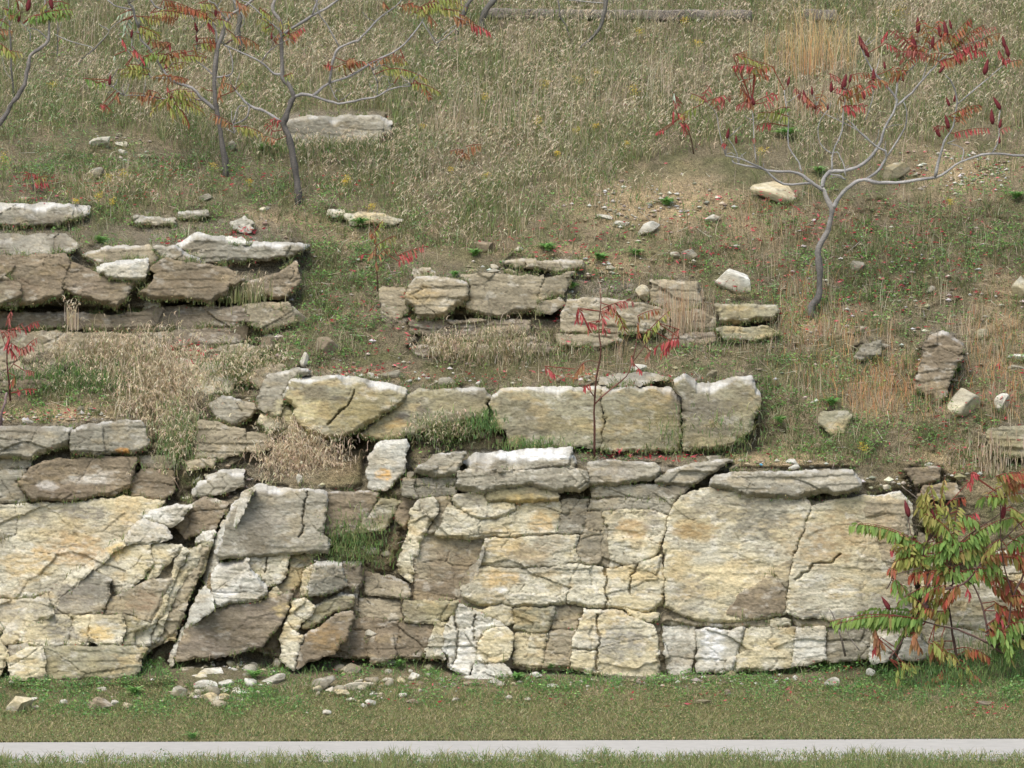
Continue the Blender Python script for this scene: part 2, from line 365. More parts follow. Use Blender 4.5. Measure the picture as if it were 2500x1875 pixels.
def block(pts, tone, off=0.0, top=0, name='rock_block', parent=None, seed=1, tilt=(0, 0), rnd=7, gap=-3.6, bed=1.0, frac=1.0, th=0.35, und=0, lean=None, d0=None, cracks=()):
    P = np.array(pts, float)
    cx, cy = P.mean(0)
    x0, y0 = P.min(0) - 8; x1, y1 = P.max(0) + 8
    gx = np.arange(math.floor(x0 / STEP) * STEP, x1, STEP); gy = np.arange(math.floor(y0 / STEP) * STEP, y1, STEP)
    X, Y = np.meshgrid(gx, gy)
    wx = 8.0 * fbm(X / 30, Y / 24, 71, 3) + 4.0 * fbm(X / 9, Y / 6, 73, 3); wy = 6.0 * fbm(X / 34, Y / 22, 72, 3) + 3.0 * fbm(X / 12, Y / 7, 74, 3)
    ins, dist, vx, vy = poly_dist(X + wx, Y + wy, P)
    sd = np.where(ins, dist, -dist)
    ok = sd > gap * 0.5
    q = ok[:-1, :-1] & ok[1:, :-1] & ok[:-1, 1:] & ok[1:, 1:]
    if not q.any(): return None
    # plane through the land at the block's centre
    dd = float(Dsm(cx, cy)) if d0 is None else d0
    if lean is None:
        lean = float(np.clip((Dsm(cx, cy - 20) - Dsm(cx, cy + 20)) / 40, 0.0, 0.0011))
    lx = float(np.clip((Dsm(cx + 25, cy) - Dsm(cx - 25, cy)) / 50, -0.0006, 0.0006))
    D = dd - 0.10 - off * OFFK + lean * (cy - Y) + lx * (X - cx) + tilt[0] * (X - cx) * 0.0041 + tilt[1] * (cy - Y) * 0.0041
    h, cr = relief(X, Y, seed, bed, frac)
    e = np.maximum(sd, 0)
    r = (rnd * .8 if rnd >= 12 else rnd * 0.5) * (0.12 + 1.1 * sm(.4, .8, vn(X / 20, Y / 12, 75)))
    D = D - h + 0.0041 * r * 1.1 * np.clip(1 - e / r, 0, 1) ** 2 + 0.022 * cr + 0.02 * sm(2.2, 0.0, sd) * (.35 + .65 * sm(.25, .6, vn(X / 16, Y / 16, 81)))
    if top:
        # the block's upper edge falls back as a lit shelf
        jj = np.arange(X.shape[0])[:, None]
        first = np.where(ok.any(0), ok.argmax(0), 0)[None, :]
        dv = (jj - first) * STEP
        tt = top * (0.25 + 1.3 * vn(X / 34, np.zeros_like(X), 76 + seed))
        D = D + 0.0041 * 1.9 * np.clip(tt - dv, 0, None)
    if und:
        jj = np.arange(X.shape[0])[:, None]
        last = np.where(ok.any(0), X.shape[0] - 1 - ok[::-1].argmax(0), 0)[None, :]
        dv = (last - jj) * STEP
        tt = und * (0.6 + 0.8 * vn(X / 24, np.zeros_like(X), 77 + seed))
        D = D + 0.0041 * 1.6 * np.clip(tt - dv, 0, None)
    for cl in cracks:
        C = np.array(cl, float); b = np.full(X.shape, 1e9)
        for i in range(len(C) - 1):
            ex, ey = C[i + 1] - C[i]
            t = np.clip(((X + wx - C[i][0]) * ex + (Y + wy - C[i][1]) * ey) / (ex * ex + ey * ey), 0, 1)
            b = np.minimum(b, np.hypot(C[i][0] + t * ex - X - wx, C[i][1] + t * ey - Y - wy))
        D = D + 0.07 * sm(3.0, 0.8, b)
    # where the block meets the ground: points for the weeds and crumbs round its foot
    jj0 = np.arange(X.shape[0])[:, None]
    colsok = np.where(ok.any(0))[0]
    if len(colsok) > 3:
        lastr = (X.shape[0] - 1 - ok[::-1].argmax(0)); firstr = ok.argmax(0)
        FRINGE.append((key0 if (key0 := (parent['label'] if parent is not None else name)) else '', X[0, colsok], gy[lastr[colsok]], D[lastr[colsok], colsok], gy[firstr[colsok]], D[firstr[colsok], colsok]))
    colr = rock_colour(X, Y, tone, seed)
    if top:  # light on the upper edge partly painted into the colour: a paler, patchy band
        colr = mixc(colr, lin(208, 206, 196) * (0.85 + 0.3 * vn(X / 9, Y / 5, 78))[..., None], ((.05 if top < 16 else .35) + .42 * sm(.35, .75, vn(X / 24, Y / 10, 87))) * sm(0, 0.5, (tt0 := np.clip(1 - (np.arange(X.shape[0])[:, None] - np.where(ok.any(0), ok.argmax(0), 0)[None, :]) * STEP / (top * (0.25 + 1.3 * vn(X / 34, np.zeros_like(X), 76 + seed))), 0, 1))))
    # snap the rim onto the outline
    used = np.zeros(X.shape, bool)
    used[:-1, :-1] |= q; used[1:, :-1] |= q; used[:-1, 1:] |= q; used[1:, 1:] |= q
    full = np.zeros(X.shape, int); full[:-1, :-1] += q; full[1:, :-1] += q; full[:-1, 1:] += q; full[1:, 1:] += q
    rim = used & (full < 4)
    k = np.where(rim & (dist > 1e-6), np.where(ins, 1, -1) * np.clip((sd - gap * 0.5), 0, STEP * 1.3) / np.maximum(dist, 1e-6), 0)
    Xs, Ys = X + vx * k, Y + vy * k
    idx = -np.ones(X.shape, int); idx[used] = np.arange(used.sum())
    V = W(Xs[used], Ys[used], D[used])
    Cc = colr[used]
    a, b, c, d = idx[:-1, :-1][q], idx[1:, :-1][q], idx[1:, 1:][q], idx[:-1, 1:][q]
    F = np.stack([a, b, c, d], 1)
    # walls running back into the hill
    E = np.concatenate([F[:, [0, 1]], F[:, [1, 2]], F[:, [2, 3]], F[:, [3, 0]]])
    key = E[:, 0] * 10 ** 7 + E[:, 1]; rev = E[:, 1] * 10 ** 7 + E[:, 0]
    B = E[~np.isin(key, rev)]
    vb, inv = np.unique(B.ravel(), return_inverse=True); inv = inv.reshape(-1, 2)
    n0 = len(V); nb = len(vb)
    fr = V[vb].copy(); uu = Xs[used][vb]; ww = Ys[used][vb]; db = D[used][vb]
    cx2, cy2 = X[used].mean(), Y[used].mean()
    mid = W(uu + (cx2 - uu) * 0.01, ww + (cy2 - ww) * 0.01, db + th * 0.35 + 0.02 * vn(uu / 6, ww / 6, 79))
    bk = W(uu + (cx2 - uu) * 0.05, ww + (cy2 - ww) * 0.05, db + th)
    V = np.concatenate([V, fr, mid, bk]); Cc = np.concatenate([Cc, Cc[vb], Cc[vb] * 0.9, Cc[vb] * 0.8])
    i0, i1 = inv[:, 0], inv[:, 1]
    S1 = np.stack([n0 + i0, n0 + nb + i0, n0 + nb + i1, n0 + i1], 1); S2 = S1 + nb
    S2 = np.stack([n0 + nb + i0, n0 + 2 * nb + i0, n0 + 2 * nb + i1, n0 + nb + i1], 1)
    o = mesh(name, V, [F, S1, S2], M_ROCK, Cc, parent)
    ci = np.clip(((Y[used] + 100) / 5).astype(int), 0, 419); cj = np.clip(((X[used] + 450) / 5).astype(int), 0, 679)
    COVER[ci, cj] = True
    return o

_ico = {}
def ico(n):
    if n not in _ico:
        bm = bmesh.new(); bmesh.ops.create_icosphere(bm, subdivisions=n, radius=1.0)
        _ico[n] = (np.array([v.co[:] for v in bm.verts]), np.array([[v.index for v in f.verts] for f in bm.faces])); bm.free()
    return _ico[n]

def rock_shape(w, h, dp, ang, seed, sub=4, cuts=12):
    r = np.random.default_rng(seed)
    V, F = ico(sub); V = V.copy()
    for _ in range(cuts):
        n = r.normal(size=3); n /= np.linalg.norm(n)
        c = r.uniform(0.45, 0.85); s = V @ n
        V -= np.outer(np.clip(s - c, 0, None), n)
    V /= np.abs(V).max(0)
    q = V * 3.1 + seed
    V *= (1 + 0.05 * fbm(q[:, 0] + q[:, 2], q[:, 1] + q[:, 2] * .7, seed, 3))[:, None]
    V *= np.array([w / 2, dp / 2, h / 2])
    ca, sa = math.cos(ang), math.sin(ang)
    return np.stack([V[:, 0] * ca + V[:, 2] * sa, V[:, 1], -V[:, 0] * sa + V[:, 2] * ca], 1), F

def boulder(cx, cy, w, h, ang=0, tone='w', seed=1, label='', name='rock', flat=0.8, group=None, sub=4, bright=1):
    d = float(Dt(np.array([cx * 1.0]), np.array([cy + h * 0.42]))[0])
    pm = d / FPX
    V, F = rock_shape(w * pm, h * pm, min(w, h) * pm * flat * 1.2, math.radians(ang), seed, sub)
    c = W(cx, cy + h * .06, d + min(w, h) * pm * .16)
    P = V + c
    px = V[:, 0] / pm + cx; py = cy - V[:, 2] / pm
    col = rock_colour(px * 1.0 + V[:, 1] * 150, py, tone, seed)
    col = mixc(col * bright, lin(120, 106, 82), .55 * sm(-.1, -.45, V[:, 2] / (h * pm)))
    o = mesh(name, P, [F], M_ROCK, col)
    xs_ = np.linspace(cx - w * .46, cx + w * .46, max(4, int(w / 2.4)))
    ys_ = cy + h * .46 * np.sqrt(np.clip(1 - ((xs_ - cx) / (w * .5)) ** 2, 0, 1))
    FRINGE.append(('b', xs_, ys_, np.full(len(xs_), d - min(w, h) * pm * flat * .35), ys_ * 0 - 999, ys_ * 0))
    tag(o, label, 'rock', group)
    yy, xx = np.ogrid[0:420, 0:680]
    COVER[(((xx * 5 - 450 - cx) / (w * .45)) ** 2 + ((yy * 5 - 100 - cy) / (h * .42)) ** 2) < 1] = True
    return o
# ---------------------------------------------------------------- rock things: key -> (name, label, category)
THINGS = {
 'CR': ('cliff', 'long cream cracked limestone cliff face above the verge, right of the leaning slabs', 'rock face'),
 'CL': ('cliff', 'upright tan limestone cliff face at the left edge with dark grey ledge blocks on top', 'rock face'),
 'WD': ('rock_wedge', 'sloping wedge of fractured cream rock leaning against the left cliff face', 'rock wedge'),
 'M1': ('leaning_slab', 'big grey brown leaning slab with a pale left edge, uppermost of the leaning slabs', 'rock slab'),
 'M2': ('cracked_block', 'white topped cracked block wedged between the two big leaning slabs', 'rock block'),
 'M5': ('leaning_slab', 'dark brown leaning slab with a bright white left edge at the cliff foot', 'rock slab'),
 'M6': ('split_rock', 'dark split rock with a white top above the pointed ochre slab', 'rock'),
 'M8': ('leaning_slab', 'pointed ochre slab with a pale ridge and cream pillar, standing at the cliff foot', 'rock slab'),
 'PB': ('rock_rubble', 'brownish broken bedrock between the leaning slabs and the long cream cliff face', 'rock rubble'),
 'OB': ('leaning_boulder', 'ochre boulder leaning in the weedy hollow beside the brown slab', 'boulder'),
 'S1': ('ledge_slab', 'thick layered grey slab with a broad white top lying on the cream cliff', 'rock slab'),
 'S2': ('ledge_slab', 'rounded grey layered ledge just left of the thick white topped slab', 'rock ledge'),
 'CP': ('cap_slab', 'long pale grey cap slab overhanging the big cream cliff panels', 'rock slab'),
 'TL': ('layered_ledge', 'thin grey layered rock ledge between the white topped slab and the long cap slab', 'rock ledge'),
 'ST': ('standing_stone', 'pale grey standing stone with an ochre foot, below the black hollow', 'standing stone'),
 'K1': ('boulder', 'pale grey rounded boulder at the left end of the terrace wall', 'boulder'),
 'K2': ('boulder', 'large olive ochre boulder with white top hanging over a black hollow', 'boulder'),
 'K3': ('wedge_slab', 'triangular olive grey slab with a diagonal left edge, right of the overhanging boulder', 'rock slab'),
 'K4': ('terrace_slab', 'long white topped terrace slab with lichen spots and one vertical crack', 'rock slab'),
 'K5': ('flat_slab', 'flat white slab lying behind the top of the terrace slab', 'rock slab'),
 'K6': ('terrace_slab', 'blunt grey terrace slab with a scooped white top at the right end of the terrace', 'rock slab'),
 'P1': ('dished_slab', 'small dished grey slab holding dead stems, left of the pale rounded boulder', 'rock slab'),
 'P2': ('layered_rock', 'stack of thin cream rock layers under the dished slab', 'rock'),
 'P5': ('pale_rock', 'white topped grey rock on the slope below the layered rock stack', 'rock'),
 'P6': ('pink_rock', 'pinkish brown rock between the wedge and the big leaning slab', 'rock'),
 'UL': ('rock_ledge', 'long dark brown overhanging rock ledge at the upper left with grey top', 'rock ledge'),
 'UB': ('cliff', 'cream bedrock strip below the dark overhanging ledge, behind the dry grass tuft', 'rock face'),
 'UT': ('flat_slab', 'pale flat slab lying above the left end of the dark overhanging ledge', 'rock slab'),
 'UM': ('rock_ledge', 'tan layered rock ledge in the middle of the slope above the long terrace slab', 'rock ledge'),
 'UC': ('cap_slab', 'thin tan cracked slab lying on soil above the middle ledge', 'rock slab'),
 'UN': ('layered_ledge', 'low layered ledge behind the central sumac sapling, under the small upright stone', 'rock ledge'),
 'UR': ('tan_block', 'tan block with ragged underside below the white boulder', 'rock block'),
 'HS': ('flat_block', 'rectangular grey block with white top behind the left sumac trunk', 'rock block'),
 'R1': ('tall_rock', 'tall weathered grey rock rising from the dry stalks at the right', 'rock'),
 'R3': ('pale_rock', 'greenish grey rock below the orange grass stalks, right of the terrace', 'rock'),
 'R4': ('ochre_ledge', 'ochre rock ledge at the right edge above the leafy sumac', 'rock ledge'),
 'R5': ('brown_slab', 'brownish slab half buried in soil above the end of the cream cliff', 'rock slab'),
 'R6': ('cliff', 'cream rock face behind the leafy sumac at the right edge', 'rock face'),
 'R7': ('white_triangle_rock', 'white triangular rock standing behind the leafy sumac stems', 'rock'),
 'LT': ('thin_ledge', 'broken strip of thin grey ledge stones crossing the soil below the left sumacs', 'rock ledge'),
}
BL = []
def B(key, tone, pts, off=0.0, **k): BL.append((key, tone, pts, off, k))

# --- long cream cliff
B('CR','c',[(1027,1216),(1062,1213),(1071,1250),(1036,1303),(1021,1338),(1010,1377),(1005,1421),(988,1412),(975,1386),(979,1338),(997,1294),(1003,1250)],.10,rnd=14,tilt=(-.5,0),bed=.7)
B('CR','t',[(1064,1214),(1100,1214),(1102,1232),(1070,1292),(1038,1306),(1073,1252)],.0)
B('CR','c',[(1101,1220),(1119,1205),(1185,1202),(1193,1226),(1255,1229),(1255,1246),(1228,1264),(1193,1269),(1150,1264),(1123,1242)],.08,rnd=10,und=8)
B('CR','o',[(1189,1202),(1285,1189),(1360,1198),(1368,1220),(1259,1229),(1193,1226)],.12,rnd=8,und=8)
B('CR','c',[(1093,1233),(1123,1242),(1150,1264),(1172,1268),(1172,1313),(1132,1316),(1064,1307),(1080,1268)],.04,und=5)
B('CR','c',[(1172,1268),(1193,1269),(1228,1264),(1255,1246),(1259,1229),(1368,1220),(1373,1237),(1357,1303),(1351,1308),(1281,1310),(1172,1314)],.02,und=5)
B('CR','g',[(1373,1222),(1436,1220),(1434,1246),(1421,1303),(1358,1305)],.0)
B('CR','b',[(1036,1303),(1062,1310),(1132,1318),(1180,1316),(1180,1329),(1172,1369),(1145,1395),(1123,1425),(1128,1456),(1080,1469),(1019,1471),(1010,1434),(1008,1377),(1023,1338)],-.10,frac=.5,gap=-4)
B('CR','c',[(1182,1316),(1342,1310),(1412,1307),(1408,1325),(1412,1377),(1364,1386),(1320,1387),(1281,1385),(1220,1388),(1172,1386),(1176,1351)],.04,und=6)
B('CR','w',[(1176,1332),(1184,1330),(1174,1386),(1172,1398),(1148,1424),(1132,1438),(1121,1430),(1143,1395),(1168,1369)],-.02,tilt=(-1.5,0),bed=.3,frac=.2,gap=0)
B('CR','c',[(1172,1388),(1220,1388),(1281,1386),(1320,1387),(1412,1378),(1390,1421),(1381,1476),(1351,1476),(1298,1478),(1237,1480),(1185,1480),(1150,1469),(1126,1454),(1123,1436),(1145,1425)],.06,rnd=10,und=6)
B('TL','g',[(1433,1130),(1500,1124),(1600,1130),(1612,1146),(1597,1170),(1516,1183),(1435,1187)],.10,bed=1.8,und=8,top=6)
B('TL','g',[(1612,1160),(1655,1142),(1695,1130),(1795,1122),(1728,1158),(1690,1186),(1600,1180),(1598,1172)],.06,bed=1.8,und=5,top=5)
B('TL','g',[(1438,1190),(1520,1186),(1600,1183),(1690,1188),(1655,1213),(1604,1220),(1543,1215),(1442,1216)],.02,bed=2.2)
B('CR','g',[(1440,1220),(1543,1217),(1600,1222),(1648,1216),(1636,1258),(1600,1246),(1543,1244),(1517,1246),(1469,1244),(1440,1244)],.02)
B('CR','t',[(1438,1246),(1473,1248),(1475,1277),(1490,1300),(1490,1380),(1412,1377),(1409,1330),(1421,1301)],.0)
B('CR','c',[(1473,1246),(1543,1246),(1600,1248),(1636,1262),(1620,1301),(1613,1334),(1600,1356),(1565,1374),(1517,1386),(1490,1382),(1490,1300),(1475,1277)],.03,und=4)
B('CR','c',[(1412,1379),(1456,1385),(1517,1388),(1565,1375),(1615,1355),(1620,1395),(1617,1430),(1613,1473),(1604,1482),(1569,1500),(1552,1495),(1521,1487),(1482,1484),(1456,1482),(1421,1480),(1386,1476),(1386,1456),(1394,1412)],.06,und=7,cracks=[[(1480,1388),(1478,1440),(1482,1484)],[(1555,1378),(1540,1410),(1535,1450)]])
B('CP','g',[(1731,1189),(1744,1159),(1784,1154),(1930,1152),(2085,1148),(2098,1172),(2094,1194),(2041,1207),(2020,1202),(1963,1216),(1862,1216),(1801,1207),(1790,1200)],.22,top=9,und=12,bed=1.8,rnd=10)
B('CR','c',[(1666,1207),(1727,1192),(1790,1200),(1862,1214),(1963,1214),(1982,1229),(1972,1264),(1950,1325),(1937,1360),(1928,1412),(1921,1500),(1888,1506),(1827,1515),(1770,1519),(1709,1513),(1679,1508),(1622,1478),(1620,1421),(1626,1369),(1622,1334),(1627,1294),(1644,1237)],.10,frac=.45,bed=.55,rnd=7,und=5)
B('CR','b',[(1770,1498),(1801,1452),(1845,1425),(1880,1399),(1923,1443),(1916,1496),(1830,1510)],.125,frac=.2,bed=.4,gap=0,th=.2,rnd=3)
B('CR','t',[(1884,1396),(1908,1375),(1934,1370),(1924,1438)],.125,frac=.2,bed=.4,gap=0,th=.2,rnd=3)
B('CR','c',[(1984,1231),(2020,1224),(2085,1214),(2203,1205),(2225,1237),(2234,1412),(2229,1482),(2221,1513),(2081,1517),(2028,1515),(1924,1502),(1930,1412),(1943,1360),(1974,1272)],.07,frac=.45,bed=.6,cracks=[[(1940,1415),(1975,1395),(1990,1375),(2030,1370),(2050,1352)]])
B('CR','w',[(2085,1214),(2200,1200),(2222,1225),(2226,1250),(2140,1252),(2090,1240)],.13,bed=2,top=8)
B('CR','t',[(1622,1510),(1700,1516),(1770,1522),(1890,1509),(1930,1512),(1925,1528),(1890,1533),(1800,1528),(1680,1527),(1622,1522)],.03,bed=2)
B('CR','c',[(1872,1516),(1900,1508),(1928,1512),(1926,1524),(1890,1530)],.06)
B('CR','t',[(1930,1510),(2030,1518),(2230,1518),(2228,1530),(2130,1532),(1945,1528)],.0,bed=1.5)
B('CR','c',[(1425,1487),(1517,1491),(1574,1521),(1596,1530),(1602,1543),(1611,1653),(1543,1655),(1456,1646),(1390,1628),(1403,1565)],.10,top=5,rnd=10,frac=.7,cracks=[[(1460,1500),(1460,1640)],[(1395,1580),(1460,1590)]])
B('CR','c',[(1513,1480),(1560,1498),(1608,1500),(1606,1515),(1590,1520),(1555,1512)],.06)
B('CR','w',[(1622,1532),(1650,1528),(1697,1531),(1700,1560),(1690,1640),(1668,1650),(1632,1647),(1618,1580)],.02)
B('CR','w',[(1700,1535),(1745,1532),(1790,1538),(1819,1532),(1815,1545),(1797,1600),(1788,1637),(1705,1642),(1701,1587)],.10,top=4,rnd=9)
B('CR','c',[(1821,1536),(1880,1530),(1941,1531),(1937,1587),(1925,1630),(1792,1637),(1799,1600)],.05)
B('CR','w',[(1943,1531),(2015,1533),(2016,1610),(1928,1630),(1940,1587)],.06)
B('CR','g',[(2018,1534),(2125,1536),(2130,1606),(2019,1616)],-.02)
B('CR','c',[(2128,1536),(2200,1532),(2228,1545),(2190,1612),(2132,1612)],.0)
B('CR','c',[(1123,1471),(1172,1491),(1200,1482),(1250,1482),(1254,1520),(1237,1526),(1198,1508)],.04)
B('CR','w',[(1123,1473),(1172,1497),(1215,1513),(1237,1532),(1187,1535),(1165,1570),(1160,1612),(1141,1650),(1106,1633),(1084,1587),(1084,1543),(1106,1500)],.05,frac=1.5,cracks=[[(1110,1500),(1120,1560),(1105,1620)],[(1160,1500),(1155,1560)]])
B('CR','c',[(1189,1537),(1237,1533),(1255,1556),(1246,1609),(1215,1624),(1163,1611),(1167,1570)],.16,rnd=10,frac=.6)
B('CR','o',[(1257,1482),(1355,1482),(1351,1517),(1333,1543),(1255,1543)],.04,und=4)
B('CR','c',[(1257,1546),(1338,1546),(1320,1628),(1257,1624)],.02)
B('CR','t',[(1342,1543),(1407,1539),(1399,1587),(1386,1626),(1322,1630)],.0)
B('CR','t',[(1355,1485),(1421,1485),(1407,1537),(1344,1541)],-.05)
B('CR','w',[(1115,1655),(1150,1650),(1165,1612),(1240,1625),(1250,1650),(1180,1665)],.08,frac=1.3)
B('PB','o',[(988,1465),(1119,1467),(1106,1500),(1062,1521),(984,1517)],.02)
B('PB','b',[(984,1521),(1058,1521),(1045,1587),(1027,1609),(966,1606)],-.04)
B('PB','c',[(1060,1520),(1100,1517),(1084,1543),(1080,1611),(1036,1606),(1049,1565)],.02,frac=1.4)
B('PB','b',[(865,1508),(975,1512),(975,1602),(835,1606),(850,1560)],-.04,frac=1.3)
B('PB','t',[(879,1460),(984,1466),(980,1515),(866,1504)],.0,frac=1.3)
B('PB','t',[(892,1399),(953,1404),(988,1421),(1008,1450),(988,1462),(887,1447)],.06,top=12,tilt=(0,.4))
B('PB','b',[(984,1215),(1023,1215),(1001,1255),(992,1294),(966,1272)],-.1)
B('PB','b',[(900,1560),(960,1540),(970,1600),(905,1625)],.04)
B('OB','o',[(931,1220),(984,1222),(968,1250),(940,1290),(872,1300),(892,1262)],.06,tilt=(.5,0),rnd=12)
B('S2','g',[(984,1188),(1115,1190),(1112,1208),(1020,1213),(984,1210)],.02,bed=1.6)
B('S2','g',[(1012,1150),(1060,1109),(1134,1105),(1125,1130),(1117,1162),(1085,1164),(1044,1162)],.12,bed=2,und=10,top=4,rnd=12)
B('S2','g',[(990,1167),(1115,1167),(1112,1188),(985,1186)],.0,bed=1.6)
B('S1','g',[(1122,1150),(1401,1146),(1431,1150),(1434,1185),(1412,1202),(1372,1201),(1270,1189),(1180,1205),(1117,1194)],.20,bed=2,und=12,rnd=9)
B('S1','g',[(1130,1128),(1158,1107),(1280,1099),(1398,1093),(1403,1130),(1398,1150),(1300,1154),(1150,1154)],.26,top=24,bed=1.2,und=6)
# --- left cliff
B('CL','g',[(-420,1044),(0,1040),(175,1044),(177,1055),(163,1085),(122,1101),(73,1117),(-420,1115)],.14,top=12,und=10,bed=1.5)
B('CL','g',[(177,1056),(203,1036),(346,1026),(366,1085),(325,1105),(244,1113),(171,1105)],.16,top=6,und=6,bed=2.6,rnd=12)
B('CL','g',[(-420,1118),(73,1119),(75,1138),(0,1148),(-420,1148)],.0)
B('CL','g',[(-420,1150),(65,1146),(65,1165),(45,1178),(68,1215),(60,1225),(-420,1228)],.02)
B('CL','b',[(48,1180),(75,1140),(142,1118),(337,1117),(325,1150),(321,1180),(315,1188),(284,1207),(175,1222),(74,1220)],.08,und=5,frac=.7)
B('CL','t',[(338,1115),(427,1111),(423,1150),(346,1142)],.02)
B('CL','b',[(346,1144),(427,1152),(423,1195),(405,1220),(320,1215),(318,1190),(327,1160)],.0)
B('CL','c',[(-420,1232),(42,1231),(42,1303),(0,1320),(-420,1320)],.02,frac=.6)
B('CL','c',[(42,1231),(180,1228),(300,1214),(405,1224),(360,1262),(300,1325),(230,1388),(140,1450),(60,1460),(-420,1463),(-420,1322),(0,1322),(42,1305)],.02,frac=.7,bed=.7)
B('CL','c',[(-420,1467),(60,1464),(100,1462),(40,1515),(0,1550),(-420,1550)],-.03)
# --- wedge
B('WD','w',[(306,1312),(345,1268),(372,1277),(402,1285),(415,1312),(367,1325),(288,1325)],.26,top=10,rnd=9)
B('WD','w',[(350,1264),(372,1246),(415,1237),(470,1235),(450,1262),(415,1285),(372,1275)],.18,top=9,rnd=9)
B('WD','c',[(223,1390),(288,1334),(306,1327),(365,1327),(372,1377),(345,1408),(315,1438),(284,1460),(267,1412)],.16,tilt=(-.3,0),rnd=9)
B('WD','c',[(369,1327),(441,1329),(420,1369),(376,1412),(354,1417),(374,1377)],.14)
B('WD','g',[(131,1500),(149,1456),(219,1395),(265,1412),(262,1456),(249,1495)],.26,tilt=(-.2,0),rnd=5)
B('WD','t',[(264,1463),(315,1440),(354,1419),(420,1412),(389,1465),(367,1521),(306,1500),(256,1496)],.13)
B('WD','c',[(441,1332),(459,1342),(430,1400),(400,1480),(367,1543),(363,1570),(323,1574),(332,1543),(369,1521),(391,1465),(421,1408)],.08)
B('WD','c',[(463,1342),(490,1333),(480,1370),(445,1420),(410,1490),(385,1560),(363,1572),(380,1526),(402,1465)],.02,frac=1.4)
B('WD','o',[(493,1333),(518,1325),(505,1380),(470,1430),(440,1500),(425,1560),(388,1572),(412,1490),(447,1420),(482,1370)],-.08,frac=1.4)
B('WD','c',[(0,1565),(26,1521),(83,1465),(114,1452),(129,1500),(63,1526),(48,1563),(17,1574)],.22,rnd=12,tilt=(-.4,0))
B('WD','c',[(52,1545),(68,1523),(131,1504),(177,1502),(170,1535),(166,1574),(70,1578),(48,1570)],.22,rnd=8)
B('WD','c',[(179,1504),(218,1502),(218,1556),(210,1574),(168,1576)],.22)
B('WD','c',[(221,1502),(297,1502),(302,1530),(297,1574),(245,1574),(218,1561)],.24,rnd=9)
B('WD','o',[(302,1502),(367,1524),(332,1543),(323,1574),(302,1574)],.15)
B('WD','c',[(20,1612),(60,1582),(105,1580),(110,1656),(25,1658)],.28,rnd=10)
B('WD','o',[(108,1579),(230,1580),(360,1578),(345,1612),(330,1656),(110,1658)],.20,frac=.6)
B('WD','g',[(20,1575),(60,1572),(72,1590),(50,1605),(20,1600)],.24)
B('WD','c',[(-420,1552),(0,1568),(22,1600),(-5,1650),(-420,1655)],.26)
B('WD','c',[(122,1452),(140,1432),(213,1378),(226,1390),(156,1456),(135,1500)],.25,tilt=(-.7,.2),rnd=4)
B('WD','c',[(213,1378),(283,1322),(304,1328),(290,1338),(228,1393)],.22,tilt=(-.7,.2),rnd=4)
# --- leaning slabs
B('M1','g',[(628,1181),(700,1193),(800,1200),(797,1250),(789,1303),(806,1325),(802,1347),(700,1355),(540,1364),(530,1350),(545,1310),(560,1255),(586,1215)],.26,top=16,frac=.35,bed=.7,rnd=10,und=6,cracks=[[(748,1200),(745,1240),(738,1290),(730,1312)]])
B('M1','w',[(595,1200),(629,1181),(612,1211),(586,1264),(545,1330),(538,1364),(500,1430),(496,1400),(520,1345),(525,1307),(568,1250)],.24,tilt=(-1.6,.3),frac=.6)  # lit left side of the slab, its brightness put into the pale tone
B('M1','b',[(800,1203),(910,1198),(925,1212),(885,1280),(870,1300),(810,1310),(791,1303),(798,1250)],.06,frac=.5,top=5)
B('M2','w',[(531,1379),(607,1362),(603,1377),(629,1412),(651,1430),(656,1447),(629,1465),(525,1482),(516,1456),(516,1403)],.32,top=16,rnd=9,und=6)
B('M2','c',[(610,1358),(708,1357),(699,1395),(677,1430),(656,1434),(629,1412),(604,1377)],.18,cracks=[[(650,1360),(645,1400)]])
B('M2','o',[(714,1358),(778,1353),(745,1395),(723,1434),(699,1456),(660,1460),(682,1434),(706,1395)],.08,frac=1.2)
B('M2','c',[(655,1455),(676,1436),(690,1450),(672,1466),(640,1470)],.2)
B('M5','d',[(524,1487),(677,1458),(717,1449),(699,1491),(682,1526),(640,1580),(546,1602),(432,1613),(437,1570),(461,1530)],.24,frac=.25,bed=.7,rnd=8)
B('M5','w',[(520,1487),(459,1530),(433,1570),(428,1613),(411,1640),(418,1596),(437,1552),(459,1508),(481,1452),(500,1428),(518,1456)],.26,tilt=(-1.3,.3),frac=.7,rnd=5)  # left edge catching the light, painted brighter through the white tone
B('M5','b',[(720,1455),(742,1440),(700,1545),(662,1590),(645,1585),(684,1528)],.02,frac=.7)
B('M6','g',[(769,1373),(813,1369),(835,1377),(847,1430),(800,1450),(756,1456),(752,1438),(760,1412)],.30,top=16,rnd=9,tilt=(.3,0))
B('M6','d',[(839,1373),(879,1373),(885,1395),(872,1443),(841,1434)],.20,top=6)
B('M6','c',[(743,1395),(767,1377),(758,1421),(750,1452),(732,1456)],.24,tilt=(-.8,0))
B('M8','c',[(715,1467),(743,1458),(774,1482),(752,1508),(734,1521),(724,1543),(697,1521)],.24)
B('M8','c',[(697,1523),(724,1545),(737,1552),(719,1634),(690,1615),(684,1565)],.30,tilt=(-.6,0),frac=.7)
B('M8','b',[(739,1552),(830,1497),(852,1491),(865,1502),(848,1552),(813,1593),(743,1624),(724,1634)],.32,top=7,frac=.2,bed=.5,rnd=7)
B('M8','o',[(776,1473),(830,1449),(870,1454),(861,1478),(822,1493),(787,1508),(752,1535),(736,1532),(754,1508)],.16,top=4)
